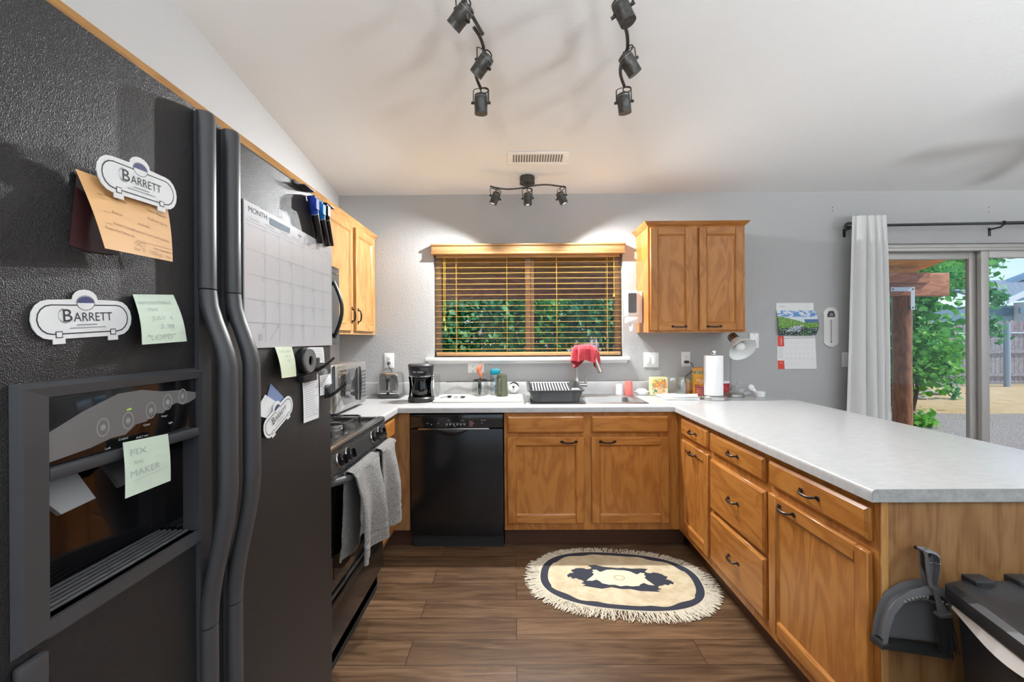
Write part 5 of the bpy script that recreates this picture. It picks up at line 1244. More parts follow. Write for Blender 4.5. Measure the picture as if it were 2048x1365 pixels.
# desk lamp
x, y = 1.600, 3.31
t = thing('desk_lamp', 'small desk lamp with a white cone shade tipped toward the room on a nickel base', 'lamp', (x, y, Z0))
m = MB(); m.lathe([(.068, Z0), (.072, Z0 + .003), (.072, Z0 + .020), (.066, Z0 + .026), (.02, Z0 + .032), (0, Z0 + .032)], (x, y, 0), 36); part('base', m, NICKEL, t)
m = MB(); st = [(x - .015, y, Z0 + .03), (x - .022, y + .0, Z0 + .12), (x - .018, y, Z0 + .22), (x - .020, y, Z0 + .32), (x - .012, y - .004, Z0 + .39)]; m.tube(st, .0052, 10); part('stem', m, CLEARP, t)
m = MB(); m.tube([(p[0] + .006, p[1] + .004, p[2]) for p in st], .0022, 6); part('wire', m, mat('lamp_wire', (.55, .52, .45), .4), t)
dirv = Vector((.12, -.72, -.60)).normalized(); RL = dirv.to_track_quat('Z', 'Y').to_matrix(); c = Vector((x + .008, y - .006, Z0 + .418))
m = MB(); m.lathe([(0, -.045), (.026, -.045), (.031, -.040), (.032, .020), (.03, .022)], c, 24, R=RL)
for k in range(9): a = k * 2 * PI / 9; v0 = RL @ Vector((.0325 * math.cos(a), .0325 * math.sin(a), -.035)); v1 = RL @ Vector((.0325 * math.cos(a), .0325 * math.sin(a), .012)); m.cyl(c + v0, c + v1, .0022, seg=6, mi=1)
part('socket', m, [NICKEL, BLACKM], t)
shm = mat('shade_white', (.82, .82, .80), .35)
m = MB(); m.shell([(.033, .018), (.040, .022), (.044, .040), (.060, .065), (.088, .098), (.098, .118), (.0955, .118), (.086, .100), (.058, .068), (.041, .042), (.036, .024)], c=c, R=RL, seg=36); part('lamp_shade', m, shm, t)
m = MB(); m.ball(c + RL @ Vector((0, 0, .083)), .032, (1, 1, 1), 20, 12); m.cyl(c + RL @ Vector((0, 0, .02)), c + RL @ Vector((0, 0, .065)), .016, .022, 14); part('bulb', m, mat('bulb_white', (.9, .9, .88), .2), t)
# key bunch on lamp base
t = thing('key_bunch', 'bunch of silvery keys and rings piled on the base of the desk lamp', 'keys', (x - .01, y - .02, Z0 + .03))
rnd = random.Random(8)
for k in range(9):
    m = MB(); c2 = Vector((x + rnd.uniform(-.040, .035), y - .01 + rnd.uniform(-.025, .01), Z0 + .034 + k * .009)); R3 = Matrix.Rotation(rnd.uniform(-.9, .9), 3, 'X') @ Matrix.Rotation(rnd.uniform(0, 6), 3, 'Z')
    m.tube([c2 + R3 @ Vector((.010 * math.cos(q), .010 * math.sin(q), 0)) for q in [w * PI / 5 for w in range(10)]], .0022, 5, closed=True); m.tube([c2 + R3 @ Vector((.010, 0, 0)), c2 + R3 @ Vector((.03, .002, 0)), c2 + R3 @ Vector((.045, 0, .002))], .0030, 5)
    part('key', m, NICKEL if k % 3 else mat('brass', (.40, .31, .16), .3, 1), t)
# adapters and bulb
m = MB(frame_top(1.700, 3.40, Z0, -.5)); m.box((-.02, -.016, 0), (.02, .016, .05), .005); m.box((-.02, -.03, .0), (.05, -.014, .018), .004); solo('power_adapter', m, mat('adapter_grey', (.50, .50, .49), .4), 'grey white plug adapter lying beside the lamp base', 'adapter')
m = MB(frame_top(1.735, 3.40, Z0, -.1)); m.box((-.045, -.014, 0), (.03, .014, .022), .005); solo('power_strip', m, WHITEP, 'flat white plug block between the adapter and the round puck', 'adapter')
t = thing('light_bulb', 'spare white light bulb leaning on the white puck', 'bulb', (1.765, 3.39, Z0)); c = Vector((1.752, 3.36, Z0 + .056)); m = MB(); m.ball(c, .027, (1, 1, 1), 18, 12); m.cyl(c + Vector((.012, -.008, -.014)), c + Vector((.032, -.02, -.038)), .018, .012, 14); part('globe', m, mat('bulb_matt', (.84, .84, .83), .3), t)
t = thing('charging_puck', 'round white charging puck with a short white cable at the counter corner', 'charger', (1.785, 3.30, Z0)); m = MB(); m.lathe([(.034, Z0), (.036, Z0 + .003), (.036, Z0 + .034), (.033, Z0 + .037), (0, Z0 + .037)], (1.785, 3.30, 0), 28); part('puck', m, WHITEP, t)
part('cable', cord([(1.81, 3.30, Z0 + .018), (1.84, 3.36, Z0 + .012), (1.875, 3.38, Z0 + .014), (1.90, 3.42, Z0 + .003)], .0024, '', WHITEP), WHITEP, t)
# black plug in right outlet
t = thing('electrical_cable', 'black plug and cord hanging from the outlet above the clear glass', 'cord', (1.33, 3.49, 1.16))
m = MB(); m.box((1.312, YB - .036, 1.150), (1.342, YB - .010, 1.170), .004); part('plug', m, BLACK, t)
part('cable', cord([(1.342, YB - .028, 1.158), (1.365, YB - .035, 1.145), (1.368, YB - .04, 1.11), (1.345, YB - .045, 1.075), (1.31, YB - .05, 1.05), (1.29, YB - .05, 1.02), (1.28, YB - .05, .96)], .0028, '', BLACK), BLACK, t)

# soap dispensers on the cabinet side
def dispenser(y, label):
    x1 = UX0 + .002; t = thing('soap_dispenser', label, 'soap dispenser', (.90, y, 1.43), 'wall dispensers')
    m = MB(frame_back(.866, y - .048, 0)); w_ = .046
    fr_o = rr(-w_, w_ - .002, 1.505, 1.700, .02); fr_i = rr(-w_ + .014, w_ - .016, 1.532, 1.678, .01)
    n = len(fr_o); vs = [(*p, .0) for p in fr_o] + [(*p, .004) for p in fr_i] + [(*p, -.03) for p in fr_o]
    m.add(vs, [(j, (j + 1) % n, n + (j + 1) % n, n + j) for j in range(n)] + [(2 * n + j, 2 * n + (j + 1) % n, (j + 1) % n, j) for j in range(n)])
    m.box((-w_, 1.505, -.085), (w_, 1.700, -.03), .006); m.box((-w_ + .004, 1.455, -.07), (w_ - .004, 1.506, .002), .008); m.lathe([(.018, 0), (.022, .055), (0, .055)], (0, 1.40, -.02), 16, R=Matrix.Rotation(-PI / 2, 3, 'X')) 
    part('housing', m, WHITEP, t)
    m = MB(frame_back(.866, y - .048, 0)); m.box((-w_ + .013, 1.531, -.02), (w_ - .015, 1.679, -.004)); part('sight_window', m, mat('window_grey', (.13, .13, .13), .15), t)
    m = MB(); m.box((.905, y - .03, 1.46), (x1 - .0025, y + .03, 1.69), .002); part('mounting_plate', m, WHITEP, t)
dispenser(3.36, 'white soap dispenser with a grey sight window on the window side of the wall cabinet')

# ------------------------------------------------------------------ wall calendar and thermometer
t = thing('wall_calendar', 'paper wall calendar with a green river landscape above a red and white month page', 'calendar', (2.19, YB, 1.1))
fb = frame_back(0, YB, 0)
m = MB(fb); m.prism([(2.030, 1.553), (2.320, 1.553), (2.320, 1.612), (2.030, 1.612)], .0005, .003, mi=0); m.flat([(2.055, 1.583), (2.095, 1.583), (2.095, 1.586), (2.055, 1.586)], .0032, mi=1); m.text('ir', 2.098, 1.581, .010, .0032, mi=1)
part('header_card', m, [PAPER, GREYINK], t)
def picmat():
    m = mat('river_print', (.5, .5, .5), .35); n, l, b = N(m); tc = n.new('ShaderNodeTexCoord')
    sp = n.new('ShaderNodeSeparateXYZ'); l.new(tc.outputs['UV'], sp.inputs[0]); return m
def curl(z, u):   # upper sheet hangs with a belly
    s_ = (1.555 - z) / .195
    return .004 + .030 * math.sin(PI * min(1, max(0, s_)) * .75) * (.55 + .45 * u)
m = MB(fb); X0, X1 = 2.032, 2.340
def xq(u, z): s_ = (1.553 - z) / .19; return X0 + (X1 - .018 + .018 * math.sin(PI * min(1, s_)) - X0) * u + .010 * s_ * (1 - u)
zt_, zb_ = 1.553, 1.362
rnd = random.Random(2)
from mathutils import noise as mn
def col(u, v):
    hl = .22 + .42 * u ** 1.1 + .03 * mn.noise(Vector((u * 9, 0, 1)))          # hill crest (v down)
    nz = mn.noise(Vector((u * 7, v * 7, 3))); nf = mn.noise(Vector((u * 30, v * 30, 5)))
    if v < min(hl, .50):
        if v > .36 and u > .66: return 3
        return 1 if nz + .5 * mn.noise(Vector((u * 14, v * 20, 8))) > .02 else (0 if v < .25 else 2)
    river = .60 + .10 * (u < .3)
    if v > river and abs(u - .50 - .18 * math.sin(v * 5)) < .10 + .45 * (v - river) and v < .86: return 2 if nf > -.1 else 5
    if v > .70: return 5 if nf + nz * .5 > -.12 else (2 if nf < -.35 else 4)
    return 6 if nf > .05 else 4
NU, NV = 120, 80
vs = [Vector((xq(i / NU, zt_ + (zb_ - zt_) * j / NV), zt_ + (zb_ - zt_) * j / NV, curl(zt_ + (zb_ - zt_) * j / NV, i / NU))) for j in range(NV + 1) for i in range(NU + 1)]
for j in range(NV):
    for i in range(NU): m.add([vs[j * (NU + 1) + i], vs[(j + 1) * (NU + 1) + i], vs[(j + 1) * (NU + 1) + i + 1], vs[j * (NU + 1) + i + 1]], [(0, 1, 2, 3)], mi=col((i + .5) / NU, (j + .5) / NV))
part('picture_page', m, [mat('p_sky', (.10, .28, .60), .4), mat('p_cloud', (.62, .68, .74), .4), mat('p_mist', (.55, .62, .68), .4), mat('p_hill', (.03, .12, .25), .4), mat('p_green', (.06, .20, .02), .4), mat('p_rock', (.03, .04, .055), .4), mat('p_lime', (.22, .42, .05), .4)], t)
m = MB(fb); m.prism([(2.036, 1.100), (2.340, 1.100), (2.330, 1.358), (2.036, 1.358)], .0005, .0040, mi=0)
for a, b in ((1.275, 1.356), (1.100, 1.165)): m.flat([(2.038, b), (2.088, b), (2.088 + (1.356 - a) * .02, a), (2.040, a)], .0044, mi=1)
m.text('August', 2.070, 1.288, .018, .0048, rot=PI / 2, width=.055, mi=0); m.flat([(2.090, 1.336), (2.330, 1.340), (2.330, 1.3425), (2.090, 1.3385)], .0045, mi=3)
m.text('2023', 2.054, 1.145, .010, .0048, mi=0)
for k in range(6): m.flat([(2.044, 1.26 - k * .014), (2.080, 1.26 - k * .014), (2.080, 1.258 - k * .014), (2.044, 1.258 - k * .014)], .0045, mi=2)
d = 1
for r in range(5):
    for c_ in range(7):
        if r == 0 and c_ < 2: pass
        if d > 31: break
        m.text(str(d), 2.108 + c_ * .0322, 1.293 - r * .040 + .003, .0095, .0045, mi=2); d += 1
    if r == 4: break
part('month_page', m, [PAPER, mat('calendar_red', (.70, .06, .03), .45), GREYINK, mat('binding', (.12, .12, .12), .5)], t)
t = thing('wall_thermometer', 'white eight sided wall thermometer with a dark bird picture beside the calendar', 'thermometer', (2.452, YB, 1.27))
m = MB(fb); out = [(2.410, 1.270), (2.494, 1.270), (2.512, 1.300), (2.512, 1.540), (2.486, 1.572), (2.418, 1.572), (2.394, 1.540), (2.394, 1.300)]
out = [(2.405, 1.285), (2.435, 1.268), (2.470, 1.268), (2.503, 1.287), (2.511, 1.300), (2.511, 1.545), (2.485, 1.572), (2.462, 1.578), (2.445, 1.578), (2.420, 1.572), (2.394, 1.545), (2.394, 1.300)]
m.prism(out, .0005, .006, mi=0); c0 = (2.4525, 1.42); m.ring([(c0[0] + (x - c0[0]) * .97, c0[1] + (y - c0[1]) * .985) for x, y in out], [(c0[0] + (x - c0[0]) * .94, c0[1] + (y - c0[1]) * .973) for x, y in out], .0063, mi=1)
m.prism([(2.424, 1.500), (2.482, 1.500), (2.482, 1.525), (2.470, 1.548), (2.436, 1.548), (2.424, 1.525)], .006, .0068, mi=2); m.flat([(2.440, 1.508), (2.466, 1.508), (2.470, 1.522), (2.455, 1.535), (2.444, 1.524)], .007, mi=3)
m.box((2.4512, 1.31, .006), (2.4538, 1.48, .0085), mi=4); m.ball((2.4525, 1.306, .007), .005, (1, 1, .5), 10, 6, mi=4)
for k in range(14):
    z = 1.318 + k * .0118
    for a, b in ((2.432, 2.443), (2.462, 2.473)): m.flat([(a, z), (b, z), (b, z + .0016), (a, z + .0016)], .0063, mi=1)
    for a in (2.407, 2.498): m.text(str(k * 10 % 120), a - .003, z, .007, .0064, mi=1)
part('face', m, [mat('thermo_white', (.74, .73, .70), .4), GREYINK, mat('thermo_photo', (.06, .06, .065), .4), mat('bird_grey', (.3, .3, .3), .5), INK], t)

# ------------------------------------------------------------------ curtain and rod
YC = YB - .085
rod = thing('curtain_rod', 'black curtain rod with a round finial above the sliding glass door', 'curtain rod', (3.4, YC, 2.2))
m = MB(); m.cyl((2.545, YC, 2.188), (3.72, YC, 2.200), .0105, seg=14); m.cyl((3.69, YC, 2.200), (4.80, YC, 2.212), .0135, seg=14); part('rod_tube', m, BLACKG, rod)
m = MB(); m.ball((2.535, YC, 2.188), .030, (1.1, 1, 1), 18, 12); m.cyl((2.555, YC, 2.188), (2.58, YC, 2.188), .018, .024, 16); m.ball((2.60, YC, 2.189), .024, (1, 1, 1), 16, 10); part('finial', m, BLACKG, rod)
for x in (2.56, 3.68):
    m = MB(); m.box((x - .010, YB - .004, 2.12), (x + .010, YB - .0005, 2.185), .001); m.box((x - .005, YC - .002, 2.165), (x + .005, YB - .003, 2.175)); m.tube([(x, YC, 2.170), (x, YC - .014, 2.178), (x, YC - .012, 2.195)], .004, 6); part('bracket', m, BLACK, rod)
m = MB(); m.tube([(3.70 + .014 * 0, YC + .016 * math.cos(q), 2.200 + .016 * math.sin(q)) for q in [w * PI / 6 for w in range(12)]], .003, 6, closed=True); m.tube([(3.70, YC - .014, 2.190), (3.67, YC - .018, 2.178), (3.655, YC - .018, 2.176)], .0028, 6); part('ring_hook', m, BLACK, rod)
CURT = mat('curtain_linen', (.70, .70, .685), .9, spec=.1); bump(CURT, 500, .3, .001, 2)
def curtain():
    m = MB(); z1, z0 = 2.255, .03
    def P(u, v, o=0):
        z = z1 + (z0 - z1) * v; wd = .262 + .11 * v; xc = 2.655 - .012 * v
        amp = (.016 + .016 * u) * (.55 + .45 * min(1, v * 8)) * (1 if u > .12 else .8)
        ph = (u ** 1.7) * 2 * PI * 4.3 + .5 * math.sin(2.2 * v + 5 * u) + .35 * v
        x = xc + (u - .5) * wd + .014 * math.cos(ph) + .010 * math.sin(4 * v + 8 * u) * v
        return Vector((x, YC - .032 + amp * math.sin(ph) - o, z))
    m.grid(lambda u, v: P(u, v), 90, 40); m.grid(lambda u, v: P(u, v, -.002), 90, 40)
    solo('curtain', m, CURT, 'pale grey curtain gathered at the frame of the sliding glass door', 'curtain')
curtain()
# screw holes in the wall over the door (left by an older rod)
m = MB(fb)
for x, z in ((2.472, 2.352), (2.474, 2.326), (3.677, 2.344), (3.676, 2.305), (2.60, .99)): m.flat([(x + .004 * math.cos(q), z + .004 * math.sin(q)) for q in [w * PI / 4 for w in range(8)]], .0004)
struct('wall_back_screw_holes', m, BLACKM)

# ------------------------------------------------------------------ ceiling things
nl = math.sqrt(1 + SL * SL)
def frame_ceil(x, y, drop=0):
    v = Vector((0, -1 / nl, SL / nl)); w = Vector((0, -SL / nl, -1 / nl)); p = Vector((x, y, cz(y))) + w * drop
    return Matrix(((1, v.x, w.x, p.x), (0, v.y, w.y, p.y), (0, v.z, w.z, p.z), (0, 0, 0, 1)))
t = thing('ceiling_vent', 'white ceiling air register above the three lamp fixture', 'vent', (.16, 2.99, cz(2.99)))
M_ = frame_ceil(.160, 2.993)
m = MB(M_); a, b = .200, .076
for q in [(-a, -b, a, -b + .028), (-a, b - .028, a, b), (-a, -b + .028, -a + .035, b - .028), (a - .035, -b + .028, a, b - .028)]: m.box((q[0], q[1], .0006), (q[2], q[3], .007), .002)
part('frame', m, WHITE, t)
m = MB(M_); m.box((-a + .034, -b + .027, .0003), (a - .034, b - .027, .0006)); part('duct_backing', m, mat('duct_dark', (.16, .16, .155), .8), t)
for k in range(19):
    m = MB(M_); x = -a + .044 + k * .0176; m.add([(x, -b + .026, .001), (x + .0065, -b + .026, .006), (x + .0065, b - .026, .006), (x, b - .026, .001), (x + .002, -b + .026, .001), (x + .0085, -b + .026, .006), (x + .0085, b - .026, .006), (x + .002, b - .026, .001)], [(0, 1, 2, 3), (7, 6, 5, 4), (1, 5, 6, 2), (0, 4, 5, 1), (3, 2, 6, 7)]); part('vane', m, WHITE, t)
EMIT = bpy.data.materials.new('lit_bulb'); EMIT.use_nodes = True; EMIT.node_tree.nodes.clear()
_e = EMIT.node_tree.nodes.new('ShaderNodeEmission'); _o = EMIT.node_tree.nodes.new('ShaderNodeOutputMaterial'); _e.inputs[0].default_value = (1, .97, .92, 1); _e.inputs[1].default_value = 9; EMIT.node_tree.links.new(_e.outputs[0], _o.inputs[0])
LENS = mat('lamp_lens', (.5, .5, .48), .15)
def spot_head(t, att, top, d, lit, L=.088, R=.0285, yaw=0, energy=SPOT_E, cone=150):
    """bracket at att (under the bar), can starting at top pointing along d"""
    att, top, d = Vector(att), Vector(top), Vector(d).normalized(); RM = d.to_track_quat('Z', 'Y').to_matrix()
    m = MB(); m.lathe([(0, 0), (R * .6, 0), (R * .97, .006), (R, .012), (R, .016)], top, 24, R=RM); m.lathe([(R, .016), (R * 1.02, .0165), (R * 1.02, L * .62), (R, L * .63), (R * 1.0, L), (R * .9, L)], top, 24, R=RM)
    hd = part('spot_can', m, LAMPM, t)
    m = MB(); m.shell([(R * 1.012, .0155), (R * 1.03, .0165), (R * 1.012, .018)], c=top, seg=24, R=RM); part('can_seam', m, mat('seam_bright', (.4, .4, .38), .3, .8), hd)
    side = d.cross(Vector((0, 1, 0)) if abs(d.y) < .6 else Vector((1, 0, 0))).normalized(); side = Matrix.Rotation(yaw, 3, d) @ side
    piv = top + d * L * .45
    m = MB()
    arc = [piv + side * (R + .006)] + [att + (Vector((0, 0, -.006))) + side * (R + .005) * math.cos(q) + (top - att) * .0 + Vector((0, 0, -.012)) * (1 - math.sin(q)) for q in [PI * w / 8 for w in range(9)]] + [piv - side * (R + .006)]
    m.tube(arc, .0052, 6, flat=.4)
    part('bracket', m, LAMPM, t)
    m = MB()
    for s_ in (-1, 1): m.cyl(piv + side * s_ * (R + .001), piv + side * s_ * (R + .016), .0065, seg=10); 
    part('thumb_screw', m, BLACK, t)
    m = MB(); c = (att + top) / 2 + side * .018; e1, e2 = side, Vector((0, 0, 1)); m.tube([c + e1 * .020 * math.cos(q) + e2 * .013 * math.sin(q) for q in [w * PI / 7 for w in range(14)]], .0028, 6, closed=True); part('lead_loop', m, BLACK, t)
    m = MB(); m.lathe([(R * .86, L - .002), (R * .5, L - .0005), (0, L)], top, 20, R=RM); part('bulb', m, EMIT if lit else LENS, hd)
    if lit: lamp('spot_light', 'SPOT', top + d * (L + .012), energy, SPOT_COL, to=top + d * (L + .012) + (Vector(lit) if lit is not True else d), spot_size=math.radians(cone), spot_blend=.6, shadow_soft_size=.014)
# three lamp fixture over the sink
t = thing('ceiling_spotlight_bar', 'dark bronze wavy bar with three lit spotlights close to the window wall', 'ceiling light', (.095, 3.25, cz(3.25)))
m = MB(); c = Vector((.096, 3.25, cz(3.25))); m.lathe([(0, -.052), (.045, -.052), (.053, -.046), (.054, -.006), (.052, .004), (0, .004)], c + Vector((0, 0, 0)), 32); m.cyl(c + Vector((0, -.02, -.05)), c + Vector((0, -.02, -.085)), .008, seg=10); m.shell([(.0535, -.047), (.0555, -.046), (.0535, -.045)], c=c, seg=32); part('canopy', m, LAMPM, t)
def smooth(P, k=6):
    P = [Vector(p) for p in P]; o = []
    for i in range(len(P) - 1):
        p0, p1, p2, p3 = P[max(i - 1, 0)], P[i], P[i + 1], P[min(i + 2, len(P) - 1)]
        for q in range(k): s_ = q / k; o.append(.5 * ((2 * p1) + (-p0 + p2) * s_ + (2 * p0 - 5 * p1 + 4 * p2 - p3) * s_ ** 2 + (-p0 + 3 * p1 - 3 * p2 + p3) * s_ ** 3))
    return o + [P[-1]]
m = MB(); m.tube(smooth([(-.170, 3.205, 2.437), (-.135, 3.212, 2.428), (-.05, 3.218, 2.418), (.04, 3.22, 2.424), (.096, 3.225, 2.435), (.16, 3.23, 2.448), (.24, 3.232, 2.452), (.31, 3.228, 2.442), (.368, 3.22, 2.430)]), .0062, 8); part('wavy_bar', m, LAMPM, t)
spot_head(t, (-.140, 3.21, 2.424), (-.118, 3.206, 2.392), (-.38, .10, -.90), (-.55, -.36, -.78))
spot_head(t, (.092, 3.222, 2.430), (.096, 3.215, 2.390), (.03, .10, -1), (.03, -.36, -.90))
spot_head(t, (.340, 3.222, 2.436), (.322, 3.214, 2.392), (.42, .10, -.88), (.58, -.36, -.78))
# two long wavy tracks over the kitchen
def track(x0, pts, heads, label, canopy):
    t = thing('ceiling_track_light', label, 'ceiling light', (x0, 1.45, cz(1.45)), 'long track lights')
    m = MB(); m.lathe([(0, -.048), (.045, -.048), (.053, -.042), (.054, -.004), (.052, .010), (0, .010)], (canopy[0], canopy[1], cz(canopy[1])), 32); m.cyl((canopy[0], canopy[1], cz(canopy[1]) - .045), (canopy[0], canopy[1], cz(canopy[1]) - .09), .008, seg=10); part('canopy', m, LAMPM, t)
    for seg_ in pts:
        m = MB(); m.tube(smooth([(x, y, cz(y) - .09) for x, y in seg_]), .0075, 8); m.ball((seg_[-1][0], seg_[-1][1], cz(seg_[-1][1]) - .09), .0085, (1, 1, 1), 8, 6); part('wavy_bar', m, LAMPM, t)
    for a, b, d, lit, yw in heads: spot_head(t, a, b, d, lit, L=.095, R=.031, yaw=yw, energy=16, cone=105)
def hz(y, dr=.095): return cz(y) - dr
track(-.16, [[(-.215, 1.30), (-.235, 1.45), (-.215, 1.60), (-.18, 1.74), (-.128, 1.875)], [(-.160, 1.845), (-.137, 1.90), (-.128, 1.97), (-.145, 2.05), (-.175, 2.11), (-.160, 2.20)]],
      [((-.195, 1.68, hz(1.68)), (-.165, 1.700, hz(1.68, .130)), (-.66, .30, -.62), False, .3), ((-.133, 1.945, hz(1.945)), (-.105, 1.950, hz(1.945, .125)), (-.62, .22, -.72), False, .3), ((-.158, 2.185, hz(2.185)), (-.158, 2.180, hz(2.185, .130)), (.0, .12, -1), True, 0)],
      'long dark bronze track light with three spotlights, on the refrigerator side of the ceiling', (-.225, 1.38))
track(.50, [[(.36, 1.30), (.37, 1.45), (.40, 1.60), (.43, 1.74), (.455, 1.85)], [(.445, 1.825), (.475, 1.88), (.497, 1.955), (.498, 1.99)], [(.490, 1.985), (.492, 2.06), (.505, 2.12), (.538, 2.19)]],
      [((.425, 1.70, hz(1.70)), (.395, 1.69, hz(1.70, .125)), (.34, -.10, -.85), True, .4), ((.497, 1.955, hz(1.955)), (.478, 1.95, hz(1.955, .125)), (.55, .12, -.80), False, 0), ((.536, 2.19, hz(2.19)), (.532, 2.185, hz(2.19, .130)), (.12, .10, -1), True, 0)],
      'long dark bronze track light with three spotlights, on the peninsula side of the ceiling', (.365, 1.38))
# ceiling fan: one blade tip reaches into the picture
t = thing('ceiling_fan', 'white ceiling fan in the dining area, only the tip of one blade in view', 'ceiling fan', (3.60, 2.15, 2.3))
hx, hy = 3.60, 2.15
m = MB(); m.cyl((hx, hy, 2.40), (hx, hy, cz(hy)), .012, seg=10); m.lathe([(.06, 0), (.06, .03), (.02, .05), (0, .05)], (hx, hy, cz(hy) - .05), 20); m.lathe([(0, 2.26), (.06, 2.27), (.11, 2.31), (.11, 2.38), (.05, 2.42), (0, 2.42)], (hx, hy, 0), 28); part('motor', m, NICKEL, t)
for k in range(5):
    a = math.radians(159) + k * 2 * PI / 5; R3 = Matrix.Translation((hx, hy, 2.33)) @ Matrix.Rotation(a, 4, 'Z') @ Matrix.Rotation(.16, 4, 'X')
    m = MB(R3); m.prism([(.12, -.03), (.30, -.055), (.66, -.065), (.70, -.03), (.70, .03), (.66, .065), (.30, .055), (.12, .03)], -.003, .003); part('blade', m, mat('fan_blade', (.30, .30, .30), .5), t)

# ------------------------------------------------------------------ rug
def rug():
    ax = math.radians(-8); c = Vector((.575, 2.515, 0)); M_ = frame_top(c.x, c.y, 0, ax)
    t = thing('oval_rug', 'oval cream and navy rug with a long cream fringe on the floor before the sink', 'rug', c)
    def lens(A, B, e=2.5, k=96, fn=None):
        o = []
        for q in range(k):
            w = 2 * PI * q / k; cs, sn = math.cos(w), math.sin(w)
            o.append((A * math.copysign(abs(cs) ** (2 / e), cs), B * math.copysign(abs(sn) ** (2 / e), sn)))
        return o
    A, B = .445, .300
    m = MB(M_); z = .0012
    o = lens(A, B); n = len(o); m.add([(*p, .0008) for p in o] + [(*p, .007) for p in o], [(j, (j + 1) % n, n + (j + 1) % n, n + j) for j in range(n)] + [tuple(range(n, 2 * n))], mi=0)
    m.ring(lens(A, B), lens(A - .012, B - .012), .0078, mi=0)
    m.flat(lens(A - .006, B - .006), .0082, mi=1)
    rnd = random.Random(4)
    inner = lens(A - .048, B - .042); 
    inner = [(x * (1 + .018 * math.sin(13 * math.atan2(y, x)) * (abs(math.sin(2 * math.atan2(y, x))) > .6)), y * (1 + .03 * math.sin(13 * math.atan2(y, x)) * (abs(math.sin(2 * math.atan2(y, x))) > .6))) for x, y in inner]
    m.flat(inner, .0088, mi=2)
    q1 = [(0, .108), (.03, .116), (.08, .112), (.13, .122), (.172, .120), (.160, .104), (.150, .092), (.158, .078), (.180, .074), (.196, .086), (.222, .082), (.244, .070), (.252, .056), (.268, .050), (.262, .032), (.252, .020), (.276, .012), (.290, -.010), (.282, -.030), (.268, -.022), (.258, -.042), (.238, -.034), (.222, -.048), (.204, -.054), (.196, -.074), (.212, -.088), (.186, -.098), (.205, -.112), (.150, -.114), (.10, -.118), (.05, -.106), (0, -.112)]
    m.flat(q1 + [(-x, y * (1 - .06 * math.sin(x * 40))) for x, y in q1[::-1][1:-1]], .0094, mi=1)
    q2 = [(0, .084), (.035, .086), (.066, .078), (.088, .060), (.100, .050), (.112, .058), (.122, .072), (.148, .068), (.140, .050), (.150, .036), (.138, .022), (.150, -.004), (.168, -.030), (.182, -.054), (.150, -.052), (.128, -.036), (.108, -.052), (.098, -.070), (.06, -.080), (.03, -.076), (0, -.088)]
    m.flat(q2 + [(-x, y) for x, y in q2[::-1][1:-1]], .0100, mi=3)
    m.ring(oval(.032, .028, 20), oval(.024, .020, 20), .0104, mi=4)
    part('pile', m, [mat('rug_cream_edge', (.62, .55, .42), .95), mat('rug_navy', (.030, .034, .050), .95), RC, mat('rug_ivory', (.66, .60, .45), .95), mat('rug_tan', (.50, .38, .25), .95)], t)
    # fringe: one tassel cord mesh, a surface texture of the rug edge
    m = MB(M_); N_ = 420; per = lens(A, B, k=N_)
    for j, (x, y) in enumerate(per):
        nx_, ny_ = x / A ** 2, y / B ** 2; L = math.hypot(nx_, ny_); nx_, ny_ = nx_ / L, ny_ / L
        for s_ in range(2):
            ln = rnd.uniform(.060, .090) * (1 if y < .1 else .75); dv = rnd.uniform(-.35, .35); tx_, ty_ = -ny_, nx_; jx, jy = tx_ * rnd.uniform(-.003, .003), ty_ * rnd.uniform(-.003, .003)
            pts = [(x * .995 + jx, y * .995 + jy, .006)]
            for q in range(1, 5): f_ = q / 4; wob = rnd.uniform(-.006, .006) + dv * ln * f_ * f_ * .6; pts.append((x + jx + nx_ * ln * f_ + tx_ * wob, y + jy + ny_ * ln * f_ + ty_ * wob, .0045 + .0025 * rnd.random() * (q < 4)))
            m.tube(pts, [.0022, .0020, .0018, .0018, .0016], 4)
    part('fringe', m, mat('fringe_cream', (.66, .60, .48), .9), t, kind='stuff')
RC = mat('rug_beige', (.62, .54, .37), .95); mottle(RC, (.52, .42, .27), 14)
rug()

# ------------------------------------------------------------------ dustpan, brush and bin at the peninsula end
yP = 1.297
DP = mat('dustpan_grey', (.13, .13, .135), .45)
t = thing('dustpan', 'grey plastic dustpan with a black lip hanging on the oak end panel', 'dustpan', (1.14, yP, .5))
fr = frame_back(0, yP, 0)
def epx(px, py): p = at(px, py, 'Y', yP - .03); return p.x, p.z
m = MB(fr)
outl = [epx(*q) for q in ((1756, 1283), (1760, 1250), (1769, 1215), (1786, 1191), (1812, 1175), (1840, 1168), (1858, 1167), (1876, 1171), (1886, 1180), (1892, 1210), (1892, 1296))]
inn = [epx(*q) for q in ((1764, 1278), (1768, 1252), (1778, 1222), (1794, 1202), (1816, 1190), (1842, 1184), (1858, 1183), (1872, 1186), (1880, 1192), (1885, 1212), (1885, 1293))]
n = len(outl)
vs = [(*p, .045) for p in outl] + [(*p, .050) for p in inn] + [(*p, .012) for p in inn] + [(*p, .008) for p in outl]
m.add(vs, [(r * n + j, r * n + j + 1, (r + 1) * n + j + 1, (r + 1) * n + j) for r in range(3) for j in range(n - 1)] + [tuple(range(2 * n, 3 * n)), tuple(range(3 * n, 4 * n))])
for k in range(12):
    px = 1797 + k * 7.4
    if 1848 < px < 1862: continue
    top_ = 1206 - 21 * math.sin(PI * min(1, max(0, (px - 1784) / 100))) ** .7; a, b = epx(px, top_), epx(px + 1, top_ + 15); m.tube([(a[0], a[1], .052), (a[0], (a[1] + b[1]) / 2, .046), (b[0], b[1], .016)], .0030, 6, mi=1)
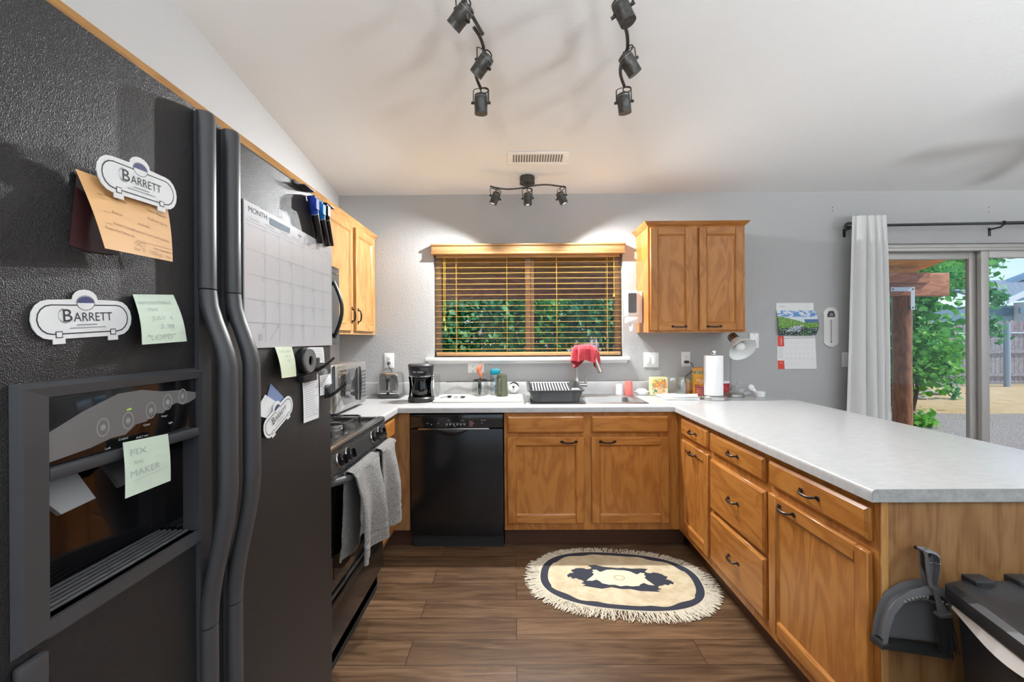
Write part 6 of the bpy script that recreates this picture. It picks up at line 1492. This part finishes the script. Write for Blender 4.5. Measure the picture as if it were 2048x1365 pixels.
part('pan', m, [DP, mat('dustpan_rib', (.20, .20, .20), .4)], t)
m = MB(fr); a, b = epx(1754, 1281), epx(1893, 1300); m.box((a[0], a[1] - .016, .006), (a[0] + .001, a[1], .05)) ; m.prism([a, b, (b[0], b[1] - .013), (a[0] - .001, a[1] - .011)], .006, .052); part('rubber_lip', m, BLACKM, t)
m = MB(fr); h_ = [epx(*q) for q in ((1832, 1093), (1845, 1094), (1858, 1098), (1867, 1106), (1868, 1130), (1863, 1165), (1862, 1172), (1848, 1172), (1843, 1160), (1838, 1130), (1836, 1104))]
hi_ = [epx(*q) for q in ((1839, 1098), (1848, 1099), (1857, 1103), (1862, 1109), (1863, 1130), (1858, 1160), (1857, 1166), (1852, 1166), (1848, 1158), (1842, 1130), (1840, 1106))]
n = len(h_); m.add([(*p, .050) for p in h_] + [(*p, .056) for p in hi_] + [(*p, .038) for p in hi_] + [(*p, .030) for p in h_], [(r * n + j, r * n + (j + 1) % n, (r + 1) * n + (j + 1) % n, (r + 1) * n + j) for r in range(3) for j in range(n)] + [tuple(range(2 * n, 3 * n)), tuple(range(3 * n, 4 * n))])
c0 = epx(1852, 1106); m.tube([(c0[0] - .008, c0[1] + .004, .040), (c0[0] + .008, c0[1] + .004, .040), (c0[0], c0[1] - .008, .040)], .0022, 5, closed=True, mi=1)
a, b = epx(1840, 1119), epx(1864, 1121); m.tube([(*a, .055), ((a[0] + b[0]) / 2, a[1], .050), (*b, .055)], .002, 5, mi=2)
m.box((epx(1850, 1100)[0] - .004, c0[1] - .002, .0), (epx(1850, 1100)[0] + .004, c0[1] + .006, .042), mi=1)
part('handle', m, [DP, BLACKM, STEEL], t)
t = thing('hand_broom', 'grey hand brush clipped inside the dustpan, its black bristles pointing down', 'brush', (1.20, yP - .06, .55))
m = MB(fr); p1, p2, p3 = epx(1852, 1168), epx(1857, 1190), epx(1866, 1216)
m.tube([(*p1, .056), (*p2, .060), (*p3, .060)], [.007, .008, .016], 8, flat=.6); a, b = epx(1852, 1210), epx(1880, 1220); m.box((a[0], b[1], .050), (b[0], a[1] - .003, .072), .003); part('grip', m, mat('broom_grey', (.10, .10, .105), .45), t)
m = MB(fr); rnd = random.Random(9)
for k in range(160):
    u = rnd.uniform(a[0] + .003, b[0] - .003); w_ = rnd.uniform(.052, .070); L = rnd.uniform(.085, .105); m.cyl((u, b[1], w_), (u + rnd.uniform(-.004, .012) + .010, b[1] - L, w_ + rnd.uniform(-.004, .004)), .0011, .0008, 4, caps=False)
part('bristles', m, BLACKM, t)

# trash can
t = thing('trash_can', 'large black plastic kitchen bin with a hinged lid at the end of the peninsula', 'trash can', (1.52, 1.02, 0))
BINM = mat('bin_black', (.018, .018, .019), .45); bump(BINM, 300, .2, .001)
yb_, yf_ = 1.225, .79
xl_b, xl_f, xr_ = 1.155, 1.060, 1.86
zl = .665
def binr(z, ins): 
    return [(xl_b + ins, yb_ - ins, z), (xr_ - ins, yb_ - ins, z), (xr_ - ins, yf_ + ins, z), (xl_f + ins, yf_ + ins, z)]
m = MB(); vs = binr(.0, .05) + binr(.62, .02); 
m.add(vs, [(0, 1, 2, 3), (0, 4, 5, 1), (1, 5, 6, 2), (2, 6, 7, 3), (3, 7, 4, 0)]); part('bin_body', m, BINM, t)
m = MB(); vs = [p for z, ins in ((.618, .016), (.632, .012), (.640, .018)) for p in binr(z, ins)]
vs = [(x, y, z - (.012 * math.sin(PI * ((y - yf_) / (yb_ - yf_))) if x < 1.4 else 0)) for x, y, z in vs]
m.add(vs, [(r * 4 + j, r * 4 + (j + 1) % 4, (r + 1) * 4 + (j + 1) % 4, (r + 1) * 4 + j) for r in range(2) for j in range(4)])
m.grid(lambda u, v: (xl_b + .012 + (xl_f - xl_b) * u - .004 - .006 * v, yb_ - .02 + (yf_ - yb_ + .03) * u, .637 - v * (.010 + .030 * math.sin(PI * u) ** 2 + .01 * math.sin(7 * u))), 24, 4)
part('bag_edge', m, mat('bag_white', (.75, .70, .66), .4), t)
m = MB(); 
def lr(z, ins): 
    base = rr(0, 1, 0, 1, .001, 1)
    c4 = [(xl_f + ins, yf_ + ins), (xr_ - ins, yf_ + ins), (xr_ - ins, yb_ - ins), (xl_b + ins, yb_ - ins)]; o = []
    for k in range(4):
        p, q, r_ = Vector(c4[k - 1]), Vector(c4[k]), Vector(c4[(k + 1) % 4]); rad = .03
        a = q + (p - q).normalized() * rad; b = q + (r_ - q).normalized() * rad
        for s_ in range(6): f_ = s_ / 5; o.append(tuple((1 - f_) ** 2 * a + 2 * f_ * (1 - f_) * q + f_ * f_ * b))
    return [(x, y, z) for x, y in o]
R_ = [lr(.642, .0), lr(.650, -.004), lr(.680, -.004), lr(.692, .008), lr(.692, .030), lr(.684, .042), lr(.684, .2)]
n = len(R_[0]); m.add([p for r in R_ for p in r], [(r * n + j, r * n + (j + 1) % n, (r + 1) * n + (j + 1) % n, (r + 1) * n + j) for r in range(len(R_) - 1) for j in range(n)] + [tuple(range((len(R_) - 1) * n, len(R_) * n)), tuple(range(n - 1, -1, -1))]); ld = part('lid', m, BINM, t)
for x in (1.235, 1.350, 1.70):
    m = MB(); m.box((x - .026, yb_ - .035, .684), (x + .026, yb_ + .008, .704), .004); m.box((x - .016, yb_ - .036, .690), (x + .016, yb_ - .03, .700), mi=1); part('hinge', m, [BINM, BLACKM], t)

# ------------------------------------------------------------------ fill uplighters added behind the camera to brighten ceiling and room
def fill_uplighter(x, y, label, e=1.0):
    t = thing('added_uplighter', label, 'fill lamp', (x, y, 0), 'added fill uplighters')
    m = MB(); m.lathe([(.13, 0), (.135, .01), (.12, .022), (.02, .03), (0, .03)], (x, y, 0), 28); part('base', m, LAMPM, t)
    m = MB(); m.cyl((x, y, .03), (x, y, 1.20), .012, seg=12); part('pole', m, LAMPM, t)
    m = MB(); m.shell([(.02, 1.69), (.12, 1.70), (.31, 1.75), (.38, 1.80), (.375, 1.80), (.305, 1.755), (.115, 1.708), (.02, 1.70)], c=(x, y, -.5), seg=32); m.cyl((x, y, 1.192), (x, y, 1.20), .02, seg=12); part('lamp_shade', m, WHITE, t)
    lamp('fill_light', 'SPOT', (x, y, 1.33), FILL_E * e, FILL_COL, to=(x, y, 3), spot_size=math.radians(168), spot_blend=.3, shadow_soft_size=.36)
fill_uplighter(-.75, -2.4, 'added fill uplighter, out of view, behind the refrigerator end of the kitchen', .7)
fill_uplighter(2.2, -2.7, 'added fill uplighter, out of view, near the wide window behind the camera', 1.2)
fill_uplighter(4.7, -1.0, 'added fill uplighter, out of view, in the dining area beyond the peninsula', 1.5)

# ------------------------------------------------------------------ outside
GZ = -.14
sand = mat('sand_ground', (.50, .34, .17), .95); mottle(sand, (.58, .43, .25), 3, .35, .65, 8); bump(sand, 30, .6, .02)
grav = mat('gravel', (.42, .35, .29), .95); mottle(grav, (.27, .25, .24), 26, .35, .62, 6); bump(grav, 40, 1, .03)
m = MB(); m.box((-14, YB + .14, GZ - .3), (40, 45, GZ)); struct('ground', m, sand)
m = MB(); poly = [(-10, YB + .14), (16, YB + .14), (16, 8.4)] + [(16 - 26 * k / 24, 8.6 + .35 * math.sin(k * .9) + .2 * math.sin(k * 2.3)) for k in range(25)]
m.prism(poly, GZ, GZ + .015); g_ = struct('gravel_yard', m, grav)
m = MB(); m.box((2.2, YB + .14, GZ), (6.2, 5.0, GZ + .06)); struct('patio', m, mat('concrete', (.58, .56, .52), .9))
# porch roof
PW = oak('porch_wood', (.42, .14, .018), (.66, .24, .03), (.78, .33, .05), .6)
PW2 = oak('post_wood', (.13, .05, .022), (.22, .085, .036), (.30, .125, .055), .6)
PR = oak('porch_redwood', (.26, .09, .04), (.38, .145, .07), (.48, .20, .10), .6)
by_ = 6.2
rx1 = at(1865, 541, 'Y', by_).x
def rz(y): return 2.29 + .19 * (by_ + .1 - y)
t = thing('porch_roof', 'low brown timber porch roof with plank ceiling outside the window and door', 'porch roof', (1.5, 5, 2.3))
m = MB(); y0_, y1_ = YB + .16, by_ + .45
for k in range(20):
    a, b = y0_ + (y1_ - y0_) * k / 20, y0_ + (y1_ - y0_) * (k + 1) / 20 - .004
    m.add([(-6, a, rz(a)), (rx1, a, rz(a)), (rx1, b, rz(b)), (-6, b, rz(b)), (-6, a, rz(a) + .02), (rx1, a, rz(a) + .02), (rx1, b, rz(b) + .02), (-6, b, rz(b) + .02)], [(0, 3, 2, 1), (4, 5, 6, 7), (0, 1, 5, 4), (1, 2, 6, 5), (2, 3, 7, 6), (3, 0, 4, 7)], g=0)
m.add([(-6, y0_, rz(y0_) + .021), (rx1, y0_, rz(y0_) + .021), (rx1, y1_, rz(y1_) + .021), (-6, y1_, rz(y1_) + .021), (-6, y0_, rz(y0_) + .06), (rx1, y0_, rz(y0_) + .06), (rx1, y1_, rz(y1_) + .06), (-6, y1_, rz(y1_) + .06)], [(0, 3, 2, 1), (4, 5, 6, 7), (0, 1, 5, 4), (1, 2, 6, 5), (2, 3, 7, 6), (3, 0, 4, 7)], g=0)
part('plank_ceiling', m, PW, t)
bxe = at(1900, 570, 'Y', by_).x; bz0 = at(1850, 592, 'Y', by_).z; bz1 = at(1850, 546, 'Y', by_).z
m = MB(); m.box((-6, by_, bz0), (bxe, by_ + .14, bz1), .012, g=0); part('beam', m, PR, t)
m = MB(); m.box((-6, by_ - .04, bz1 - .14), (at(1855, 560, 'Y', by_).x, by_ - .001, bz1), g=0); part('ledger', m, PR, t)
px_ = at(1807.5, 700, 'Y', by_ + .05).x
m = MB(); pr_ = .110; m.grid(lambda u, v: (px_ + (pr_ + .004 * math.sin(9 * v)) * math.cos(2 * PI * u), by_ + .078 + pr_ * math.sin(2 * PI * u), GZ + (bz0 - GZ) * v), 28, 14, cu=True); part('log_post', m, PW2, t)
m = MB(); 
def bp(px, py): p = at(px, py, 'Y', by_ - .045); return p.x, p.z
m.M = frame_back(0, by_ - .052, 0); a, b, c_, d = bp(1780, 575), bp(1828, 573), bp(1820, 583), bp(1828, 620)
zz = a[1]; w_ = (b[0] - c_[0]); m.prism([(a[0], zz), (b[0], zz), (b[0], d[1]), (c_[0], d[1]), (c_[0], c_[1]), (a[0], c_[1])], 0, .006); 
for q in ((a[0] + .03, (zz + c_[1]) / 2), (b[0] - .025, (zz + c_[1]) / 2), (b[0] - .025, d[1] + .03)): m.cyl((q[0], q[1], .006), (q[0], q[1], .010), .010, seg=8, mi=1)
m.box((c_[0] + .005, d[1] + .02, -.10), (b[0] - .005, d[1] + .05, .0))
part('steel_bracket', m, [mat('galvanised', (.50, .53, .56), .4, .5), BLACKM], t)
for x in (-2.6, 2.75 - .35):
    if x > 0: continue
    m = MB(); m.cyl((x, by_ + .05, GZ), (x, by_ + .05, bz0), .115, seg=20); part('log_post', m, PR, t)

# vegetation
def leafmat(name, a, b, c):
    m = mat(name, a, .5, spec=.3); n, l, bs = N(m)
    no = noise(m, 2.2, 4, .6); r = n.new('ShaderNodeValToRGB'); e = r.color_ramp.elements
    e[0].position = .33; e[0].color = (*a, 1); e[1].position = .68; e[1].color = (*c, 1); q = e.new(.5); q.color = (*b, 1)
    l.new(no.outputs[0], r.inputs[0]); l.new(r.outputs[0], bs.inputs['Base Color'])
    tr = n.new('ShaderNodeBsdfTranslucent'); l.new(r.outputs[0], tr.inputs[0]); mx = n.new('ShaderNodeMixShader'); mx.inputs[0].default_value = .35
    o = [q for q in n if q.type == 'OUTPUT_MATERIAL'][0]; l.new(bs.outputs[0], mx.inputs[1]); l.new(tr.outputs[0], mx.inputs[2]); l.new(mx.outputs[0], o.inputs[0])
    return m
LM1 = leafmat('leaves_mid', (.05, .20, .045), (.11, .38, .08), (.25, .60, .16))
LM2 = leafmat('leaves_blue', (.05, .20, .09), (.11, .36, .15), (.30, .58, .32))
LM3 = leafmat('leaves_bright', (.07, .26, .03), (.17, .48, .06), (.32, .68, .13))
BARK = mat('bark', (.10, .065, .04), .9); bump(BARK, 25, .8, .01)
def leaves(m, c, rad, n, size, rnd, clumps=14, fill=.5):
    cl = []
    for k in range(clumps):
        while True:
            v = Vector((rnd.uniform(-1, 1), rnd.uniform(-1, 1), rnd.uniform(-1, 1)))
            if v.length < 1: break
        v = v.normalized() * (fill + (1 - fill) * rnd.random()); cl.append(Vector((c[0] + v.x * rad[0] * .8, c[1] + v.y * rad[1] * .8, c[2] + v.z * rad[2] * .8)))
    vs, fs = [], []
    for k in range(n):
        q = rnd.choice(cl); s_ = min(rad) * .42
        p = q + Vector((rnd.gauss(0, s_), rnd.gauss(0, s_), rnd.gauss(0, s_ * .8)))
        a = Vector((rnd.uniform(-1, 1), rnd.uniform(-1, 1), rnd.uniform(-.7, .3))).normalized(); b = a.orthogonal().normalized(); b = Matrix.Rotation(rnd.uniform(0, 6), 3, a) @ b; L = size * rnd.uniform(.6, 1.3); w = L * .36; nn = a.cross(b)
        i = len(vs); vs += [p, p + a * L * .35 + b * w, p + a * L * .7 + b * w * .7, p + a * L, p + a * L * .7 - b * w * .7, p + a * L * .35 - b * w, p + a * L * .5 + nn * L * .10]
        fs += [(i, i + 1, i + 6), (i + 1, i + 2, i + 6), (i + 2, i + 3, i + 6), (i + 3, i + 4, i + 6), (i + 4, i + 5, i + 6), (i + 5, i, i + 6)]
    m.add(vs, fs)
    return cl
def tree(name, label, cat, base, c, rad, n, size, lm, seed, trunk=.06, branches=10, group=None):
    rnd = random.Random(seed); t = thing(name, label, cat, base, group)
    m = MB(); cl = leaves(m, c, rad, n, size, rnd); 
    for f in m.bm.faces: f.smooth = False
    part('foliage', m, lm, t)
    m = MB(); b = Vector(base); top = Vector(c); m.tube([b, b.lerp(top, .4) + Vector((.05, 0, 0)), top], [trunk, trunk * .8, trunk * .4], 8)
    for q in cl[:branches]: s_ = b.lerp(top, .35 + .5 * rnd.random()); m.tube([s_, s_.lerp(q, .5) + Vector((0, 0, .08)), q], [trunk * .35, trunk * .22, trunk * .1], 5)
    part('trunk', m, BARK, t); return t
tree('leafy_shrub', 'dense leafy shrub outside the window, on the corner cabinet side', 'shrub', (-.95, 8.3, GZ), (-.9, 8.3, 1.55), (1.0, .6, 1.2), 4200, .13, LM2, 21)
tree('leafy_shrub', 'bushy green shrub outside behind the middle bar of the kitchen window', 'shrub', (.35, 8.5, GZ), (.35, 8.5, 1.65), (.95, .6, 1.2), 4200, .12, LM1, 22)
tree('leafy_shrub', 'leafy shrub outside the window behind the red dish cloth', 'shrub', (1.75, 8.2, GZ), (1.7, 8.2, 1.9), (.8, .5, .85), 2400, .13, LM2, 23)
tree('leafy_shrub', 'shrub outside the window towards the oak wall cabinet', 'shrub', (2.9, 8.4, GZ), (2.9, 8.4, 1.75), (.7, .5, 1.0), 1900, .14, LM1, 24)
tree('yard_tree', 'leafy green tree outside the glass door behind the log post', 'tree', (8.0, 9.7, GZ), (8.15, 9.6, 1.75), (1.25, .8, 1.35), 5200, .16, LM1, 31, .09, 14)
tree('yard_tree', 'low bright green bush at the foot of the log post outside the glass door', 'bush', (7.9, 9.0, GZ), (8.0, 9.0, .85), (.75, .5, .70), 1900, .13, LM3, 32, .04, 8)
tree('yard_tree', 'tall tree whose leafy branches reach above the porch beam against the sky', 'tree', (9.6, 11.2, GZ), (10.3, 11.0, 3.25), (1.1, .7, .95), 1700, .16, LM1, 33, .08, 14)
def spray(pts, label, seed, n=240):
    rnd = random.Random(seed); t = thing('tree_branch', label, 'branch', pts[0]); m = MB(); m.tube(smooth(pts), .012, 5); part('twig', m, BARK, t)
    m = MB(); sp = smooth(pts, 10); vs, fs = [], []
    for k in range(n):
        p = rnd.choice(sp) + Vector((rnd.gauss(0, .09), rnd.gauss(0, .08), rnd.gauss(0, .09))); leaves_one(vs, fs, p, rnd, .13)
    m.add(vs, fs); [setattr(f, 'smooth', False) for f in m.bm.faces]; part('foliage', m, LM2, t)
def leaves_one(vs, fs, p, rnd, size):
    a = Vector((rnd.uniform(-1, 1), rnd.uniform(-1, 1), rnd.uniform(-.9, .3))).normalized(); b = Matrix.Rotation(rnd.uniform(0, 6), 3, a) @ a.orthogonal().normalized(); L = size * rnd.uniform(.6, 1.3); w = L * .36
    i = len(vs); vs += [p, p + a * L * .35 + b * w, p + a * L * .7 + b * w * .7, p + a * L, p + a * L * .7 - b * w * .7, p + a * L * .35 - b * w]; fs.append(tuple(range(i, i + 6)))
yb = 10.6
def sp_(px, py, Y=yb): return at(px, py, 'Y', Y)
spray([sp_(1945, 520), sp_(1968, 512), sp_(1985, 518), sp_(2000, 520)], 'leafy twig at the very top of the fixed glass panel against the sky', 41, 110)
spray([sp_(1955, 570), sp_(1972, 585), sp_(1985, 590), sp_(2003, 603)], 'leafy branch in front of the blue house roof seen through the fixed glass panel', 42, 220)
spray([sp_(1955, 630), sp_(1972, 640), sp_(1990, 650), sp_(2000, 672)], 'leafy branch hanging low before the wooden fence in the fixed glass panel', 43, 170)
spray([sp_(1880, 690), sp_(1895, 740), sp_(1903, 780), sp_(1912, 805)], 'thin drooping leafy branch over the sand beside the yard tree', 44, 120)
m = MB(); rnd = random.Random(51); c = at(1842, 852, 'Z', GZ + .02); 
vs, fs = [], []
for k in range(160): leaves_one(vs, fs, Vector((c.x + rnd.gauss(0, .10), c.y + rnd.gauss(0, .10), GZ + .05 + abs(rnd.gauss(0, .10)))), rnd, .09)
m.add(vs, fs); solo('weed_plant', m, LM3, 'small green weed growing in the gravel beside the log post', 'plant')
for k, (px, py, r) in enumerate(((1834, 789, .12), (1855, 788, .14), (1876, 790, .11), (1844, 799, .10), (1785, 793, .13))):
    c = at(px, py, 'Z', GZ); m = MB(); rnd = random.Random(60 + k); m.ball((c.x, c.y, GZ + r * .22), r, (1.3, 1, .5), 12, 8)
    for v in m.bm.verts: v.co += Vector((rnd.uniform(-1, 1), rnd.uniform(-1, 1), rnd.uniform(-.6, .6))) * r * .14; v.co.z = max(v.co.z, GZ + .016)
    solo('garden_rock', m, mat('rock_grey', (.35, .33, .31), .9), 'pale grey rock in the small rock pile under the yard tree', 'rock', 'rocks under the yard tree')
# wooden fence
FW = oak('fence_wood', (.22, .18, .19), (.34, .29, .305), (.44, .38, .39), .85)
t = thing('wooden_fence', 'weathered grey brown board fence at the back of the yard', 'fence', (8, 13.9, GZ))
m = MB(); x = -6.0; k = 0
while x < 24:
    h_ = 1.79 + .02 * math.sin(k * 1.7); m.prism([(x, GZ + .03), (x + .126, GZ + .03), (x + .126, h_ - .03), (x + .11, h_), (x + .026, h_), (x, h_ - .03)], 0, .02, g=1); x += .142; k += 1
bmesh.ops.transform(m.bm, matrix=Matrix(((1, 0, 0, 0), (0, 0, -1, 13.9), (0, 1, 0, 0), (0, 0, 0, 1))), verts=m.bm.verts[:]); part('boards', m, FW, t)
for z in (.10, .80, 1.42): m = MB(); m.box((-6, 13.82, z), (24, 13.86, z + .09), g=0); part('rail', m, FW, t)
t = thing('chain_link_fence', 'galvanised chain link fence standing just before the wooden boards', 'fence', (10, 13.1, GZ))
GALV = mat('galvanised_pipe', (.36, .45, .52), .4, .4)
m = MB(); m.cyl((-6, 13.1, 1.41), (24, 13.1, 1.41), .022, seg=8); part('top_rail', m, GALV, t)
for px, r in ((1938, .045), (2014, .075)):
    x = at(px, 700, 'Y', 13.1).x; m = MB(); m.cyl((x, 13.1, GZ), (x, 13.1, 1.43 if r < .05 else 1.72), r, seg=12); part('post', m, GALV, t)
for x in (1.5, 6.3): m = MB(); m.cyl((x, 13.1, GZ), (x, 13.1, 1.43), .04, seg=12); part('post', m, GALV, t)
m = MB(); vs, fs = [], []
x = 8.0
while x < 18:
    for s_ in (1, -1):
        a = Vector((x, 13.1 + .004 * s_, GZ + .03)); b = Vector((x + s_ * 1.5, 13.1 + .004 * s_, 1.40)); d = Vector((.0035, 0, .0035)); i = len(vs); vs += [a - d, a + d, b + d, b - d]; fs.append((i, i + 1, i + 2, i + 3))
    x += .09
m.add(vs, fs); part('wire_mesh', m, GALV, t)
# neighbour's house
t = thing('neighbour_house', 'pale blue house with grey shingle roof beyond the fences', 'house', (24, 22, GZ))
HB = mat('house_blue', (.36, .50, .58), .7); HR = mat('shingle_roof', (.16, .20, .25), .9); mottle(HR, (.24, .29, .34), 8, sc=(1, 1, 5)); HT = mat('house_trim_blue', (.16, .27, .36), .7); HW = mat('house_trim_white', (.70, .76, .80), .6)
Yh = 20.0
def hp(px, py, Y=Yh): p = at(px, py, 'Y', Y); return p
a = hp(1960, 612); z_e = a.z
m = MB(); m.box((a.x - .4, Yh, GZ), (a.x + 14, Yh + 8, z_e)); part('wall', m, HB, t)
r0, r1 = hp(1955, 603), hp(1955, 565, Yh + 2.6)
m = MB(); m.add([(r0.x - .1, Yh - .35, r0.z), (r0.x + 14.5, Yh - .35, r0.z), (r0.x + 14.5, Yh + 2.6, r1.z), (r0.x - .1, Yh + 2.6, r1.z), (r0.x - .1, Yh - .35, r0.z + .1), (r0.x + 14.5, Yh - .35, r0.z + .1), (r0.x + 14.5, Yh + 2.6, r1.z + .1), (r0.x - .1, Yh + 2.6, r1.z + .1)], [(0, 3, 2, 1), (4, 5, 6, 7), (0, 1, 5, 4), (1, 2, 6, 5), (2, 3, 7, 6), (3, 0, 4, 7)]); part('lower_roof', m, HR, t)
g0, g1 = hp(1975, 583, Yh + 2.6), hp(2150, 516, Yh + 2.6)
m = MB(); m.M = frame_back(0, Yh + 2.6, 0); m.prism([(g0.x, r1.z - .5), (g1.x + (g1.x - g0.x), r1.z - .5), (g1.x + (g1.x - g0.x), g0.z), (g1.x, g1.z), (g0.x, g0.z)], -.6, 0); part('gable_wall', m, HB, t)
m = MB(); 
for sgn in (1, -1):
    xe = g1.x - sgn * (g1.x - g0.x) * 1.08; ze = g0.z - .12
    vs = [(xe, Yh + 2.2, ze), (g1.x, Yh + 2.2, g1.z), (g1.x, Yh + 2.7, g1.z), (xe, Yh + 2.7, ze)]; vs += [(x_, y_, z_ + .20) for x_, y_, z_ in vs]; m.add(vs, [(0, 3, 2, 1), (4, 5, 6, 7), (0, 1, 5, 4), (1, 2, 6, 5), (2, 3, 7, 6), (3, 0, 4, 7)])
part('gable_roof', m, HT, t)
m = MB(); m.box((r0.x - .1, Yh - .42, r0.z - .02), (hp(2022, 600).x, Yh - .34, r0.z + .16)); part('gutter', m, HT, t)
e0, e1 = hp(2018, 608, Yh - .9), hp(2100, 570, Yh - .9)
m = MB(); m.M = frame_back(0, Yh - .9, 0); m.prism([(e0.x, e0.z), (e1.x, e1.z), (e1.x, e1.z + .22), (e0.x, e0.z + .22)], -.1, 0); part('porch_gable_trim', m, HW, t)
m = MB(); m.box((hp(2026, 640).x, Yh - .8, GZ), (hp(2026, 640).x + .75, Yh - .02, e0.z + .1)); m.box((hp(2026, 640).x + .75, Yh - .8, GZ), (a.x + 14, Yh - .02, e0.z + .5)); part('porch_wall', m, HW, t)
zz = hp(1990, 627).z; m = MB(); m.box((a.x - .3, Yh - .06, zz - .10), (hp(2022, 630).x, Yh - .001, zz + .22)); m.box((hp(2040, 630, Yh - .86).x, Yh - .88, zz - .05), (a.x + 14, Yh - .801, zz + .20)); part('trim_band', m, HT, t)
